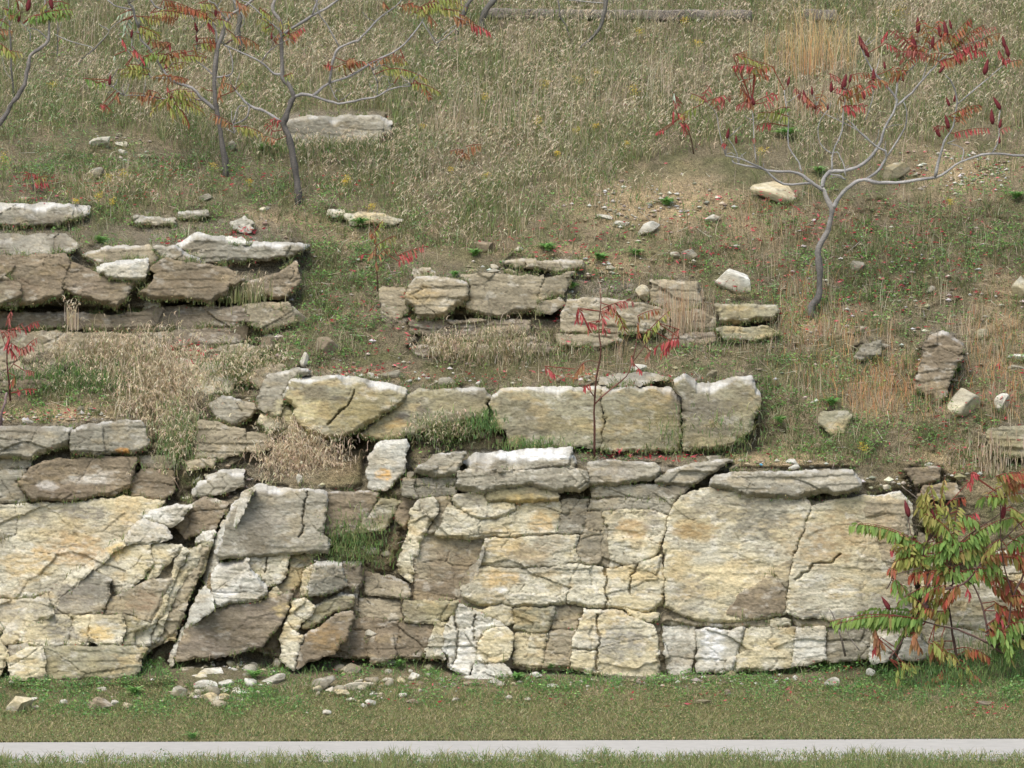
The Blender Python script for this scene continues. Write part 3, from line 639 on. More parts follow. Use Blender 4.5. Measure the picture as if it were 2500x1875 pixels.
# --- terrace boulders
B('K1','g',[(651,918),(728,900),(765,912),(708,928),(692,951),(692,987),(684,1012),(659,1014),(631,999),(627,967),(639,942)],.24,rnd=14,top=8,d0=42.35)
B('K2','o',[(708,928),(800,918),(870,922),(990,944),(996,957),(975,987),(898,1036),(836,1072),(790,1068),(724,1040),(716,999),(692,967)],.34,top=22,rnd=13,und=10,frac=.5,d0=42.3,th=.8,cracks=[[(865,952),(850,985),(818,1020),(800,1040)]])
B('K2','o',[(690,992),(714,1002),(722,1040),(728,1066),(690,1062),(676,1030),(684,1014)],.18,rnd=9,d0=42.3)
B('K1','c',[(633,1012),(682,1016),(688,1050),(650,1052),(632,1030)],.20,rnd=9,d0=42.3)
B('K3','o',[(881,1060),(995,962),(1028,950),(1178,950),(1199,967),(1190,991),(1187,1016),(1093,1032),(1052,1042),(1003,1060),(922,1075)],.24,top=7,rnd=10,frac=.35,bed=.6,d0=42.3,th=.6)
B('K4','o',[(1203,966),(1230,948),(1350,945),(1466,944),(1464,985),(1475,1010),(1467,1092),(1329,1092),(1248,1088),(1231,1056),(1207,1036),(1198,972)],.30,top=17,frac=.3,bed=.6,rnd=8,d0=42.3,th=.7)
B('K4','o',[(1468,944),(1530,941),(1640,948),(1664,975),(1655,1097),(1470,1097),(1479,1012),(1469,985)],.29,top=17,frac=.35,bed=.6,d0=42.3,th=.7)
B('K6','o',[(1648,930),(1680,914),(1700,936),(1745,940),(1800,918),(1830,920),(1849,945),(1858,965),(1852,990),(1835,1052),(1790,1087),(1668,1097),(1668,1010),(1668,975),(1650,957)],.30,top=20,frac=.4,bed=.5,rnd=12,d0=42.3,th=.7)
B('K5','g',[(1463,920),(1520,912),(1600,913),(1640,928),(1560,938),(1467,938)],.16,tilt=(0,2.2),bed=.5,frac=.3,rnd=3)
B('ST','w',[(918,1085),(938,1077),(995,1073),(1004,1088),(991,1109),(989,1146),(970,1175),(938,1199),(904,1191),(894,1165),(898,1121)],.30,top=10,frac=.3,bed=.4,rnd=10,d0=42.0,lean=.0003)
B('P1','g',[(505,987),(541,967),(618,985),(627,1003),(602,1024),(570,1042),(533,1028)],.18,top=12,und=8,rnd=9)
B('P2','t',[(484,1028),(533,1032),(570,1046),(602,1048),(598,1101),(549,1121),(476,1117)],.12,bed=2.6,rnd=9)
B('P2','t',[(606,1060),(671,1054),(671,1085),(627,1105),(602,1100)],.08,bed=2.2)
B('P2','t',[(452,1128),(492,1121),(530,1121),(520,1142),(455,1150)],.1,rnd=8)
B('P5','g',[(480,1178),(541,1146),(594,1146),(598,1185),(540,1205),(470,1210)],.14,top=16,frac=1.2)
B('P6','b',[(425,1285),(440,1245),(500,1212),(560,1230),(545,1265),(520,1296),(450,1315)],.06,top=8)
B('P6','w',[(494,1300),(525,1292),(520,1329),(481,1325)],.14,tilt=(-.5,0))
# --- upper left ledge
B('UL','b',[(-420,625),(0,622),(163,621),(175,640),(160,685),(155,722),(80,742),(37,747),(-420,745)],.30,und=10,rnd=9,th=.8)
B('UL','t',[(-420,682),(10,677),(50,690),(52,730),(0,747),(-420,749)],.40,und=8,rnd=9,th=.8)
B('UL','g',[(-420,577),(0,572),(160,574),(195,597),(168,620),(0,621),(-420,621)],.12,tilt=(0,1.5),bed=2.4,frac=1.2)
B('UL','w',[(232,662),(240,650),(290,637),(358,634),(364,660),(350,684),(276,682)],.42,top=13,rnd=10,und=8)
B('UL','b',[(163,640),(170,636),(232,664),(276,684),(346,686),(321,702),(313,731),(285,753),(228,735),(191,723),(157,711)],.28,und=10,rnd=10,th=.8)
B('UL','b',[(366,655),(400,632),(480,642),(555,654),(600,690),(555,700),(555,720),(510,737),(440,731),(362,730),(340,717),(385,670)],.36,und=9,rnd=7,frac=.4,th=.8)
B('UL','b',[(557,702),(600,692),(680,665),(722,642),(735,690),(700,725),(590,732),(558,722)],.16,und=8)
B('UL','t',[(200,622),(260,600),(366,600),(390,630),(366,652),(330,632),(240,646)],.06,top=8)
B('UL','g',[(370,602),(430,600),(462,622),(505,642),(480,646),(400,630)],.2,top=10)
B('UL','g',[(484,568),(606,588),(692,594),(760,600),(712,625),(651,634),(505,644),(462,622),(430,600)],.30,top=20,und=5,bed=1.6,th=.8)
B('UL','w',[(484,568),(520,574),(600,583),(612,592),(585,598),(520,592)],.40,tilt=(0,1.0),rnd=4)
B('UL','d',[(-420,762),(150,764),(290,770),(400,748),(600,748),(620,780),(560,800),(400,807),(0,802),(-420,800)],-.02,bed=2.6,frac=1.2,th=.3)
B('UL','w',[(354,737),(390,742),(383,806),(325,810)],-.08,tilt=(-.5,0))
B('UB','t',[(-420,805),(60,808),(220,815),(420,812),(430,870),(230,890),(150,925),(-420,932)],.0,bed=1.3,frac=.8)
B('UB','c',[(432,875),(480,885),(570,890),(590,920),(560,960),(500,965),(440,940)],.0)
B('UT','g',[(-420,502),(0,497),(142,498),(220,507),(216,523),(142,546),(40,551),(-420,546)],.20,top=20,rnd=12)
B('LT','g',[(325,528),(430,532),(432,548),(330,545)],.08,top=5)
B('LT','g',[(440,517),(510,512),(515,527),(440,531)],.08,top=5)
B('LT','c',[(800,512),(842,514),(845,530),(802,528)],.08,top=4)
B('LT','c',[(846,520),(930,522),(985,535),(960,548),(850,546)],.08,top=5)
B('LT','w',[(560,540),(600,530),(622,545),(618,562),(585,567),(562,556)],.12,rnd=9)
B('UL','t',[(600,745),(700,738),(724,785),(650,808),(612,792)],.12,rnd=9)
B('UL','d',[(420,806),(560,802),(600,830),(520,850),(430,845)],.0,bed=2)
B('UB','t',[(430,846),(520,852),(600,835),(640,860),(600,885),(480,880)],.0,bed=1.6)
B('UB','t',[(590,922),(640,900),(690,890),(700,915),(630,945)],.04,bed=1.6)
B('UB','b',[(-420,935),(60,930),(130,926),(100,952),(-420,960)],.0)
# --- middle ledge
B('UM','t',[(995,698),(1020,680),(1081,676),(1136,688),(1144,698),(1146,733),(1125,743),(1085,771),(1020,778),(1012,755),(995,739)],.26,und=10,top=5,bed=1.8,rnd=10)
B('UM','t',[(1125,670),(1329,674),(1313,735),(1309,757),(1207,773),(1150,761),(1127,743),(1149,735),(1147,698)],.16,und=8,bed=1.2,frac=.5)
B('UM','t',[(1333,678),(1370,672),(1402,668),(1398,682),(1370,723),(1349,727),(1313,735)],.24,rnd=9,tilt=(.3,0))
B('UM','t',[(1311,739),(1368,729),(1378,742),(1345,765),(1309,762)],.14)
B('UM','t',[(1010,660),(1050,655),(1068,670),(1060,678),(1012,682)],.16,top=5)
B('UM','d',[(1000,782),(1207,782),(1300,782),(1290,815),(1180,835),(1100,830),(1003,812)],.06,bed=2.6,frac=1.2)
B('UM','t',[(1085,845),(1150,837),(1160,870),(1090,872)],.08)
B('UC','t',[(1223,637),(1286,635),(1284,656),(1231,645)],.14,top=5)
B('UC','t',[(1289,635),(1418,635),(1422,652),(1390,664),(1329,660),(1288,656)],.16,top=8,und=4)
B('UN','t',[(1382,731),(1451,727),(1573,743),(1634,760),(1640,790),(1610,812),(1500,812),(1370,812),(1365,788)],.18,bed=2.8,rnd=10,top=4)
B('UN','t',[(1360,818),(1500,816),(1520,835),(1460,850),(1370,845)],.08,bed=2)
B('UN','t',[(1590,682),(1700,690),(1710,750),(1640,758),(1590,740)],.02,bed=1.6)
B('UN','t',[(1642,765),(1700,758),(1748,775),(1744,806),(1660,812),(1640,795)],.06,bed=2)
B('UN','d',[(1620,815),(1740,812),(1745,835),(1640,845)],.0,bed=2)
B('UM','d',[(1000,842),(1080,848),(1085,872),(1010,868)],.02,bed=2)
B('UM','d',[(1165,840),(1300,822),(1365,850),(1330,872),(1170,872)],.02,bed=2)
B('UM','t',[(930,700),(990,705),(1000,760),(960,790),(925,760)],.04,rnd=9)
B('UR','o',[(1746,741),(1897,745),(1901,757),(1885,780),(1840,778),(1795,794),(1763,788)],.22,und=9,top=4)
B('UR','o',[(1750,802),(1870,797),(1900,815),(1860,830),(1770,825)],.1,bed=2)
B('UR','g',[(2100,845),(2150,830),(2150,870),(2080,880)],.1,bed=2)
B('HS','g',[(700,292),(760,283),(880,282),(930,284),(953,295),(950,320),(930,338),(880,362),(720,370),(704,330)],.30,top=15,frac=.4,rnd=9,th=.7)
B('R1','b',[(2267,820),(2304,808),(2328,820),(2349,837),(2349,877),(2325,915),(2308,967),(2284,991),(2267,967),(2235,950),(2251,869)],.34,rnd=14,bed=1.6,top=8)
B('R3','o',[(1999,1010),(2035,1003),(2072,1005),(2080,1016),(2060,1058),(2030,1062),(1999,1040)],.14,rnd=8)
B('R4','o',[(2418,1048),(2480,1040),(2920,1040),(2920,1130),(2480,1118),(2400,1095)],.12,bed=1.8)
B('R5','b',[(2210,1144),(2300,1142),(2292,1170),(2235,1187)],.16,und=5,frac=.4)
B('R5','b',[(2250,1185),(2330,1180),(2350,1215),(2240,1222)],.08)
B('R6','w',[(2430,1345),(2480,1338),(2920,1350),(2920,1400),(2450,1398)],.15)
B('R6','t',[(2240,1300),(2275,1310),(2290,1380),(2248,1392)],.0)
B('R6','c',[(2250,1395),(2290,1400),(2920,1405),(2920,1545),(2440,1550),(2320,1530),(2250,1500)],.12,bed=1.5)
B('R6','c',[(2250,1505),(2330,1535),(2440,1555),(2420,1600),(2300,1600),(2250,1560)],.10)
B('R7','w',[(2206,1562),(2226,1535),(2240,1536),(2282,1600),(2240,1610),(2190,1612)],.22,frac=.4)
B('R7','w',[(2120,1600),(2140,1560),(2190,1545),(2200,1560),(2172,1612),(2130,1620)],.18,frac=.5)

B('WD','t',[(0,1570),(60,1500),(130,1455),(220,1390),(300,1335),(460,1340),(510,1338),(430,1540),(320,1622),(10,1625)],.0,frac=1.5)
B('M5','b',[(520,1380),(600,1362),(780,1358),(890,1390),(870,1480),(850,1600),(690,1605),(520,1560),(480,1500)],-.02,frac=1.5)
B('PB','b',[(860,1390),(985,1420),(1110,1470),(1100,1600),(850,1600)],-.07,frac=1.4)
B('CR','t',[(1040,1222),(1640,1222),(1650,1400),(1630,1640),(1100,1630),(1030,1500),(1110,1460),(1010,1400)],-.09)
B('CR','t',[(1630,1222),(2215,1222),(2225,1500),(2215,1600),(1900,1622),(1660,1635),(1615,1600)],-.06)
roots = {}
cnt = {}
for b in BL: cnt[b[0]] = cnt.get(b[0], 0) + 1
for i, (key, tone, pts, off, kw) in enumerate(BL):
    if key == 'WD': off += .30; kw.setdefault('gap', -6)
    if key == 'CL': off -= .06
    nm, lab, cat = THINGS[key]
    if cnt[key] == 1:
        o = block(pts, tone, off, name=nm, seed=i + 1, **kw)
        tag(o, lab, cat)
    else:
        if key not in roots:
            allp = np.concatenate([np.array(b[2], float) for b in BL if b[0] == key])
            cx, yb = allp[:, 0].mean(), allp[:, 1].max()
            roots[key] = empty(nm, W(cx, yb, float(Dsm(cx, yb))), lab, cat)
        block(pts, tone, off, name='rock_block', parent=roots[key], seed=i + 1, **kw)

COVER_WALL = COVER.copy()
# ---------------------------------------------------------------- loose rocks, each traced: x, y, w, h, angle, tone, label
RK = [
 (1790,683,94,76,0,'w','bright white boulder sitting on the tan block in the middle right of the slope'),
 (1567,711,38,46,-25,'c','small pale upright stone standing on the low layered ledge'),
 (1897,470,134,58,12,'c','long rounded grey boulder half buried in bare soil left of the right sumac trunk'),
 (2183,420,84,50,-8,'o','soil coloured boulder behind the branches of the right sumac'),
 (2097,648,44,36,10,'g','grey stone in green ground cover right of the right sumac trunk'),
 (1583,558,76,34,-22,'w','pale flat pointed rock on the bare soil patch in the middle of the slope'),
 (1480,530,50,14,8,'w','thin pale stone at the upper left of the bare soil patch'),
 (1520,545,44,16,12,'w','thin pale stone between the pointed rock and the bare soil'),
 (1742,534,44,24,-18,'w','knobbly white stone on bare soil below the long grey boulder'),
 (2275,708,30,22,-30,'g','small grey stone lying in green cover far right of the sumac trunk'),
 (2355,982,78,84,20,'c','rounded cream boulder at the foot of the tall weathered rock'),
 (2444,980,42,54,30,'w','narrow white tipped stone right of the rounded cream boulder'),
 (2490,700,50,60,10,'c','cream rock cut by the right edge above the small flat stones'),
 (2486,870,56,20,0,'w','flat white stone at the right edge'),
 (2480,896,50,22,5,'g','flat greyish stone just below the flat white stone at the right edge'),
 (2396,815,42,26,-15,'o','tan stone above the tall weathered rock, beside dry stems'),
 (2105,802,34,18,-10,'c','small pale stone above the grey layered rock on the right slope'),
 (1936,1128,36,18,5,'w','upper of two white stone chips on the ledge above the cap slab'),
 (1940,1140,32,14,-8,'w','lower of two white stone chips on the ledge above the cap slab'),
 (1738,1118,44,22,-8,'g','brown grey stone on the ledge left of the cap slab'),
 (1792,1141,28,22,-20,'d','dark stone leaning at the back of the cap slab'),
 (1995,1088,26,24,20,'b','pinkish stone in the litter right of the terrace slab'),
 (2162,1190,28,16,-8,'w','white stone on soil above the end of the cream cliff'),
 (2268,1133,22,12,0,'w','small white chip on the half buried brownish slab'),
 (580,814,96,52,-28,'b','tilted pinkish slab on the weedy slope below the dark overhang'),
 (655,840,50,46,20,'b','brown stone just right of the tilted pinkish slab'),
 (793,842,74,56,-8,'b','dark weathered boulder in weeds above the pale rounded boulder'),
 (743,878,24,44,-8,'w','small white upright stone left of the dark weathered boulder'),
 (725,775,60,44,30,'g','grey stone on the weedy slope right of the tilted slab'),
 (595,905,50,34,0,'g','grey stone among seed heads above the dished slab'),
 (490,858,30,30,0,'b','reddish brown stone in leaf litter left of the tilted slab'),
 (960,911,76,26,-4,'g','flat grey stone on soil behind the triangular slab'),
 (1093,932,50,24,4,'g','two humped grey stone behind the triangular slab top'),
 (1176,1062,30,28,0,'g','round grey cobble below the terrace slab end'),
 (1222,1076,38,28,15,'b','angular brown stone beside the round grey cobble'),
 (1370,928,26,32,0,'b','upright brown stone on top of the long terrace slab'),
 (1560,898,46,22,-4,'w','pale stone behind the flat white slab on the terrace'),
 (1660,925,34,16,0,'w','pale flat stone at the left of the scooped slab top'),
 (1736,912,34,24,-10,'o','stack of ochre stone at the back of the scooped slab'),
 (2035,1052,10,10,0,'o','tiny ochre stone under the greenish grey rock'),
 (1185,600,62,36,6,'b','brown rock poking out of soil left of the bright green rosettes'),
 (1265,608,26,14,0,'c','small cream stone on soil between the green rosettes'),
 (1030,678,24,14,10,'w','white chip on the left end of the middle ledge'),
 (1205,650,26,14,0,'w','pale chip on the soil left of the thin cracked slab'),
 (1245,662,30,14,0,'o','tan chip under the thin cracked slab'),
 (1155,662,26,12,0,'o','tan chip above the middle ledge face'),
 (1680,620,44,36,-10,'g','upper pale stone among the wispy stalks right of the green rosettes'),
 (1610,738,34,26,10,'g','grey stone on the layered ledge right of the small upright stone'),
 (1650,622,30,22,0,'g','lower pale stone among the wispy stalks right of the green rosettes'),
 (1535,710,26,12,0,'g','thin grey stone left of the small upright stone'),
 (1002,1160,22,34,4,'g','small smooth grey stone right of the standing stone'),
 (2160,848,40,20,10,'g','pointed grey stone in dry stalks on the right slope'),
 # upper left
 (246,345,56,34,-20,'w','white pointed rock in the weeds at the upper left'),
 (300,352,40,20,20,'c','cream stone just right of the white pointed rock'),
 (302,372,24,14,10,'w','small white stone below the cream stone in the upper left weeds'),
 (350,382,42,14,8,'o','thin ochre stone among red leaves at the upper left'),
 (240,424,32,36,-10,'g','grey block shaped stone below the white pointed rock'),
 (564,356,26,30,20,'g','grey stone between the two left sumac trunks'),
 (495,606,24,18,10,'w','small white cube of stone on the dark ledge top'),
 (552,600,18,12,0,'c','small cream stone beside the cube of stone on the ledge top'),
 (182,650,20,12,0,'g','little grey stone stuck on the dark overhanging ledge'),
 (60,484,40,14,0,'c','flat cream stone behind the pale slab at the left edge'),
 (640,510,20,14,0,'c','little cream stone on the bank under the left sumac trunk'),
 (500,480,40,20,-6,'g','low grey stone at the foot of the left sumac trees'),
 # terraces left
 (68,1030,30,12,0,'w','white chip on the dark grey ledge blocks'),
 (195,998,22,16,-20,'g','grey chip at the foot of the tall dry tuft'),
 (225,1000,40,16,10,'g','dark flat chip beside the grey chip under the tall dry tuft'),
 (110,1026,24,12,0,'g','flat grey chip on the ledge at the left'),
 (120,1015,30,14,-10,'b','brown flat chip on the ledge at the left'),
 (690,925,20,14,0,'w','pale stone at the back of the pale rounded boulder'),
 (905,916,22,16,15,'w','white chip with pointed top on the overhanging boulder'),
 (920,922,16,12,0,'w','small white chip right of the pointed one on the overhanging boulder'),
 (860,930,32,16,8,'c','cream chip on the overhanging boulder top'),
 (816,926,30,12,0,'o','rusty ochre chip on the overhanging boulder top'),
 (731,1168,16,30,0,'w','thin white upright stone on the hollow floor'),
 (520,1160,40,20,-30,'w','bright white shard on the slope above the big leaning slab'),
 (905,1345,50,22,-20,'w','white tilted stone on the weeds left of the cream pillar'),
 (945,1352,30,22,10,'g','grey stone right of the white tilted stone in the hollow'),
 (925,1425,56,26,-15,'w','white lit stone below the weedy hollow'),
 (908,1550,36,38,-15,'w','whitish triangular stone in the broken bedrock'),
 # toe of the cliff, left to right
 (45,1715,72,56,-25,'c','big tan rock at the bottom left corner of the verge'),
 (78,1708,34,12,-15,'w','thin white stone behind the big tan rock at the bottom left'),
 (82,1728,26,10,-20,'c','thin tan shard in front of the big tan rock'),
 (168,1656,26,24,-30,'g','grey pointed stone in the green weeds under the wedge'),
 (156,1714,22,16,0,'w','small white stone between the tan rock and the pinkish boulder'),
 (245,1718,68,38,0,'b','pinkish flat topped boulder on the verge at the left'),
 (278,1716,24,16,0,'w','small pale stone touching the right side of the pinkish boulder'),
 (308,1722,34,20,-10,'c','low cream stone right of the pinkish boulder'),
 (250,1682,26,14,0,'g','grey stone in weeds above the pinkish boulder'),
 (255,1661,24,16,0,'g','grey stone close to the cliff foot under the wedge'),
 (438,1688,44,38,-15,'g','grey pointed rock left of the white scree mound'),
 (520,1644,96,38,-14,'w','big whitish layered rock lying under the dark leaning slab'),
 (505,1672,70,30,-5,'w','white layered rock lower on the scree mound'),
 (425,1647,24,20,-30,'w','white stone at the lower tip of the dark leaning slab'),
 (516,1706,40,36,10,'c','rounded cream stone below the scree mound'),
 (548,1700,34,24,10,'o','rounded ochre stone touching the cream stone'),
 (665,1662,76,30,-20,'w','white slab tilted in the weeds right of the scree mound'),
 (790,1668,66,40,-28,'g','grey layered rock tilted on the verge in front of the pointed slab'),
 (855,1630,56,40,-12,'g','grey rock with jagged top below the broken bedrock'),
 (870,1675,100,26,-14,'w','long thin whitish slab lying on the verge'),
 (838,1690,44,28,10,'c','cream rock under the long thin slab'),
 (945,1614,44,26,12,'w','white rock at the foot of the broken bedrock'),
 (1010,1652,34,26,-10,'w','white angular stone right of the long thin slab'),
 (1045,1628,30,20,0,'o','ochre stone under the shattered white pillar'),
 (905,1715,28,24,-10,'w','bright white stone on the mown verge'),
 (890,1722,18,12,0,'w','small white stone left of the bright white one'),
 (797,1738,24,18,-10,'w','white lump of stone on the verge left of the bright white stone'),
 (750,1740,8,8,0,'w','tiny white stone on the verge'),
 (680,1620,28,34,-10,'g','grey stone leaning on the foot of the cream pillar slab'),
 (1005,1712,36,14,6,'b','flat brown stone on the verge'),
 (1110,1709,26,14,-5,'w','flat white stone on the verge under the shattered pillar'),
 (1240,1702,22,12,0,'w','white stone on the verge below the cream rows'),
 (1287,1707,20,12,0,'w','second white stone on the verge below the cream rows'),
 (1222,1672,22,16,0,'g','bluish grey stone close to the foot of the cream cliff'),
 (1310,1648,34,18,8,'w','white stone at the foot of the cream cliff beside the rosette'),
 (1350,1675,30,14,0,'w','flat pale stone in the weeds below the cream cliff'),
 (1395,1620,46,24,-12,'w','white boulder at the foot of the block with the dark smudge'),
 (1185,1632,34,16,5,'w','white stone under the cracked cream boulder'),
 (1148,1668,56,12,0,'g','long grey ledge stone flush with the verge'),
 (1672,1656,16,14,0,'w','small white stone below the deep vertical crack'),
 (1712,1712,54,14,-4,'o','flat tan stone on the verge below the white pillar'),
 (1776,1690,22,20,0,'b','squarish tan stone on the verge'),
 (1942,1656,14,18,0,'w','small upright white stone on the verge'),
 (2033,1666,44,32,8,'w','white rock with a cream top on the verge left of the leafy sumac'),
 (2127,1642,26,26,-10,'w','white pointed stone below the leafy sumac'),
 (1616,1674,16,8,0,'w','tiny white chip on the verge'),
 (2402,1716,40,14,0,'b','flat pinkish stone under the leafy sumac'),
 (2466,1364,52,26,0,'w','white stone on the right edge ledge behind leaves'),
]
rr = random.Random(5)
def spill(n, cx, cy, rx, ry, lab, grp, wmin=9, wmax=26):
    for k in range(n):
        x = rr.gauss(cx, rx); y = min(rr.gauss(cy, ry), 1745); w = wmin + (wmax - wmin) * rr.random() ** 2
        boulder(x, y, w, w * rr.uniform(.45, .8), rr.uniform(-30, 30), rr.choice('wwcgg'), 3000 + int(x * 7 + y), lab, sub=2, group=grp)
spill(64, 540, 1662, 66, 24, 'small pale stone in the rubble spilled below the two leaning slabs', 'rubble stones below the leaning slabs', 13, 44)
spill(34, 880, 1676, 70, 22, 'small pale stone in the loose rubble below the broken brownish bedrock', 'rubble stones below the brownish bedrock', 12, 38)
spill(34, 1250, 1668, 170, 9, 'little pale stone strewn along the foot of the long cream cliff', 'stones along the foot of the cream cliff', 7, 18)
spill(22, 1780, 1662, 170, 8, 'little pale stone under the right half of the long cream cliff', 'stones under the right half of the cream cliff', 7, 16)
spill(26, 1050, 928, 170, 7, 'small chip lying on soil behind the terrace slabs', 'chips behind the terrace slabs', 7, 20)
spill(20, 520, 1190, 40, 30, 'small stone on the steep rubble between left cliff and leaning slab', 'rubble above the wedge', 9, 24)
for i, (x, y, w, h, an, tn, lb) in enumerate(RK):
    boulder(x, y, w, h, an, tn, 100 + i, lb, sub=4 if w > 30 else 3, bright=1.35 if 'bright white boulder' in lb else 1)

# ---------------------------------------------------------------- ground, path
gx = np.concatenate([np.linspace(-14000, -1800, 30), np.arange(-1750, -520, 24), np.arange(-500, -60, 8), np.arange(-60, 2560, 4.4), np.arange(2564, 3020, 8), np.arange(3040, 4300, 24), np.linspace(4400, 16000, 30)])
gy = np.concatenate([np.linspace(-1500, -250, 40), np.arange(-240, 380, 5), np.arange(380, 1650, 3.4), np.arange(1650, 1900, 4), 1900 + 40 * 1.22 ** np.arange(0, 30)])
X, Y = np.meshgrid(gx, gy)
D = Dt(X, Y)
def blur(a, n):
    a = a.astype(float)
    for _ in range(n):
        a = (a + np.roll(a, 1, 0) + np.roll(a, -1, 0) + np.roll(a, 1, 1) + np.roll(a, -1, 1)) / 5
    return a
CB = blur(COVER_WALL, 22)
_yy, _xx = np.meshgrid(np.arange(420) * 5 - 100, np.arange(680) * 5 - 450, indexing='ij')
for _x, _y, _rx, _ry, _a in [(300, 790, 420, 60, .5), (350, 690, 400, 90, .5), (1330, 780, 400, 90, .5), (1320, 720, 340, 60, .5), (650, 1100, 200, 120, .35), (640, 1480, 330, 160, .6), (2380, 1450, 200, 90, .6), (1830, 810, 90, 40, .4), (540, 1250, 140, 90, .5), (2300, 880, 60, 80, .4), (480, 560, 300, 40, .4)]:
    CB = np.maximum(CB, _a * np.exp(-(((_xx - _x) / _rx) ** 2 + ((_yy - _y) / _ry) ** 2) ** 2))
def wall_at(px, py):
    return CB[np.clip(((py + 100) / 5).astype(int), 0, 419), np.clip(((px + 450) / 5).astype(int), 0, 679)]
wl = sm(0.12, 0.45, wall_at(X, Y)) * ((X > -160) & (X < 2650) & (Y > -100) & (Y < 1660))
PITS = [(60, 1655, 500, 24, -.24), (600, 1652, 330, 22, -.14), (838, 1080, 46, 17, .7), (100, 758, 120, 9, .35), (300, 762, 60, 9, .3), (480, 746, 80, 9, .35), (620, 738, 60, 8, .3), (1345, 770, 22, 10, .35), (1110, 776, 60, 6, .2), (1612, 1610, 6, 50, .3), (1604, 1492, 22, 12, .25), (470, 818, 60, 6, .2), (1840, 788, 40, 6, .2), (1190, 1000, 8, 30, .3), (712, 1420, 8, 40, .3), (1100, 1318, 60, 6, .15), (2275, 1450, 20, 60, .3)]
Dt_raw = Dt
def Dt(px, py):
    px, py = np.broadcast_arrays(np.asarray(px, float), np.asarray(py, float))
    D = Dt_raw(px, py)
    wl = sm(0.12, 0.45, wall_at(px, py)) * ((px > -440) & (px < 2940) & (py > -100) & (py < 1660))
    hr, _c = relief(px, py, 1, 2.2, 1.6)
    D = D - hr * wl * 1.5 + .02 * _c * wl + wl * .10 * sm(1000, 1150, py) + (1 - wl) * (.02 * fbm(px / 14, py / 8, 97, 3) + .01 * fbm(px / 6, py / 4, 98, 2)) * sm(1700, 1600, py)
    for a, b, c, d, e in PITS:
        D = D + e * np.exp(-(((px - a) / c) ** 2 + ((py - b) / d) ** 2) ** 1.5)
    return D
D = Dt(X, Y)
V = W(X, Y, D).reshape(-1, 3)
pf = path_far(X); pn = path_near(X)
onpath = (Y > pf - 1) & (Y < pn + 1)
Vz = V[:, 2].reshape(X.shape)
Vz = np.where(Y > pn + 6, np.clip((Y - pn - 6) / 30, 0, 1) * 0.015 - 0.02, Vz)
V[:, 2] = Vz.ravel()
bare = np.zeros(X.shape)
for cx, cy, rx, ry, a in [(1600,500,210,80,1),(1850,560,160,60,.5),(2350,420,160,60,.9),(1480,640,140,40,.7),(260,430,120,40,.6),(1900,1125,160,26,1),
    (2320,1150,120,60,.8),(700,540,200,30,.6),(900,560,160,40,.4),(420,880,160,40,.4),(850,925,140,20,1),(1500,920,160,20,.7),(150,1010,160,30,.9),(1960,790,90,40,.7),(2450,760,80,100,.6),(2150,1000,200,120,.3),(1350,620,120,30,.6),(800,1150,120,60,.5),(1100,1670,260,26,.4),(1500,1690,300,24,.3)]:
    bare = np.maximum(bare, a * np.exp(-((X - cx) / rx) ** 2 - ((Y - cy) / ry) ** 2))
bare = np.clip(bare + 0.35 * fbm(X / 60, Y / 40, 91), 0, 1)
gc = mixc(np.broadcast_to(lin(132, 122, 96), X.shape + (3,)), lin(186, 164, 126), bare)
gc = mixc(gc, lin(98, 104, 62), sm(0.4, 0.75, fbm(X / 50, Y / 30, 92) * .5 + .5) * (1 - bare) * .6)
gc = mixc(gc, lin(128, 126, 84), sm(1690, 1730, Y))
gc = gc * (1 + 0.3 * fbm(X / 9, Y / 6, 93, 4) + .2 * fbm(X / 50, Y / 30, 94, 3))[..., None]
gc = mixc(gc, rock_colour(X, Y, 't', 4) * 0.8, wl * 0.9)
idx = np.arange(X.size).reshape(X.shape)
F = np.stack([idx[:-1, :-1].ravel(), idx[1:, :-1].ravel(), idx[1:, 1:].ravel(), idx[:-1, 1:].ravel()], 1)
g = mesh('hillside', V, [F], M_SOIL, gc.reshape(-1, 3), origin=(0, 0, 0)); tag(g, kind='structure')
bm_v = np.array([(-900, -600, -.06), (900, -600, -.06), (900, 1500, -.06), (-900, 1500, -.06)], float)
g2 = mesh('ground', bm_v, [np.array([[0, 1, 2, 3]])], M_GRD if 'M_GRD' in globals() else M_SOIL, np.tile(lin(120, 116, 84), (4, 1)), origin=(0, 0, 0)); tag(g2, kind='structure')
xs = np.linspace(-60, 60, 241)
pxs = 1250 + xs / 38.0 * FPX
yf = ZC * FPX / (path_far(pxs) - HZ); yn = ZC * FPX / (path_near(pxs) - HZ)
e1 = 0.012 * fbm(xs * 3, xs * 0, 95); e2 = 0.012 * fbm(xs * 3, xs * 0 + 9, 96)
rows = [np.stack([xs, yn + e1, xs * 0 - .08], 1), np.stack([xs, yn + e1, xs * 0 + PATH_Z], 1), np.stack([xs, (yn + yf) / 2, xs * 0 + PATH_Z + .012], 1), np.stack([xs, yf + e2, xs * 0 + PATH_Z], 1), np.stack([xs, yf + e2, xs * 0 - .08], 1)]
V = np.concatenate(rows); n = len(xs)
F = np.concatenate([np.stack([np.arange(n - 1) + k * n, np.arange(1, n) + k * n, np.arange(1, n) + (k + 1) * n, np.arange(n - 1) + (k + 1) * n], 1) for k in range(4)])
p = mesh('path', V, [F], M_PATH, np.tile(lin(174, 171, 162), (len(V), 1)) * (1 + .05 * fbm(V[:, 0] * 2, V[:, 1] * 2, 99))[:, None], origin=(0, 0, 0), smooth=False); tag(p, kind='structure')
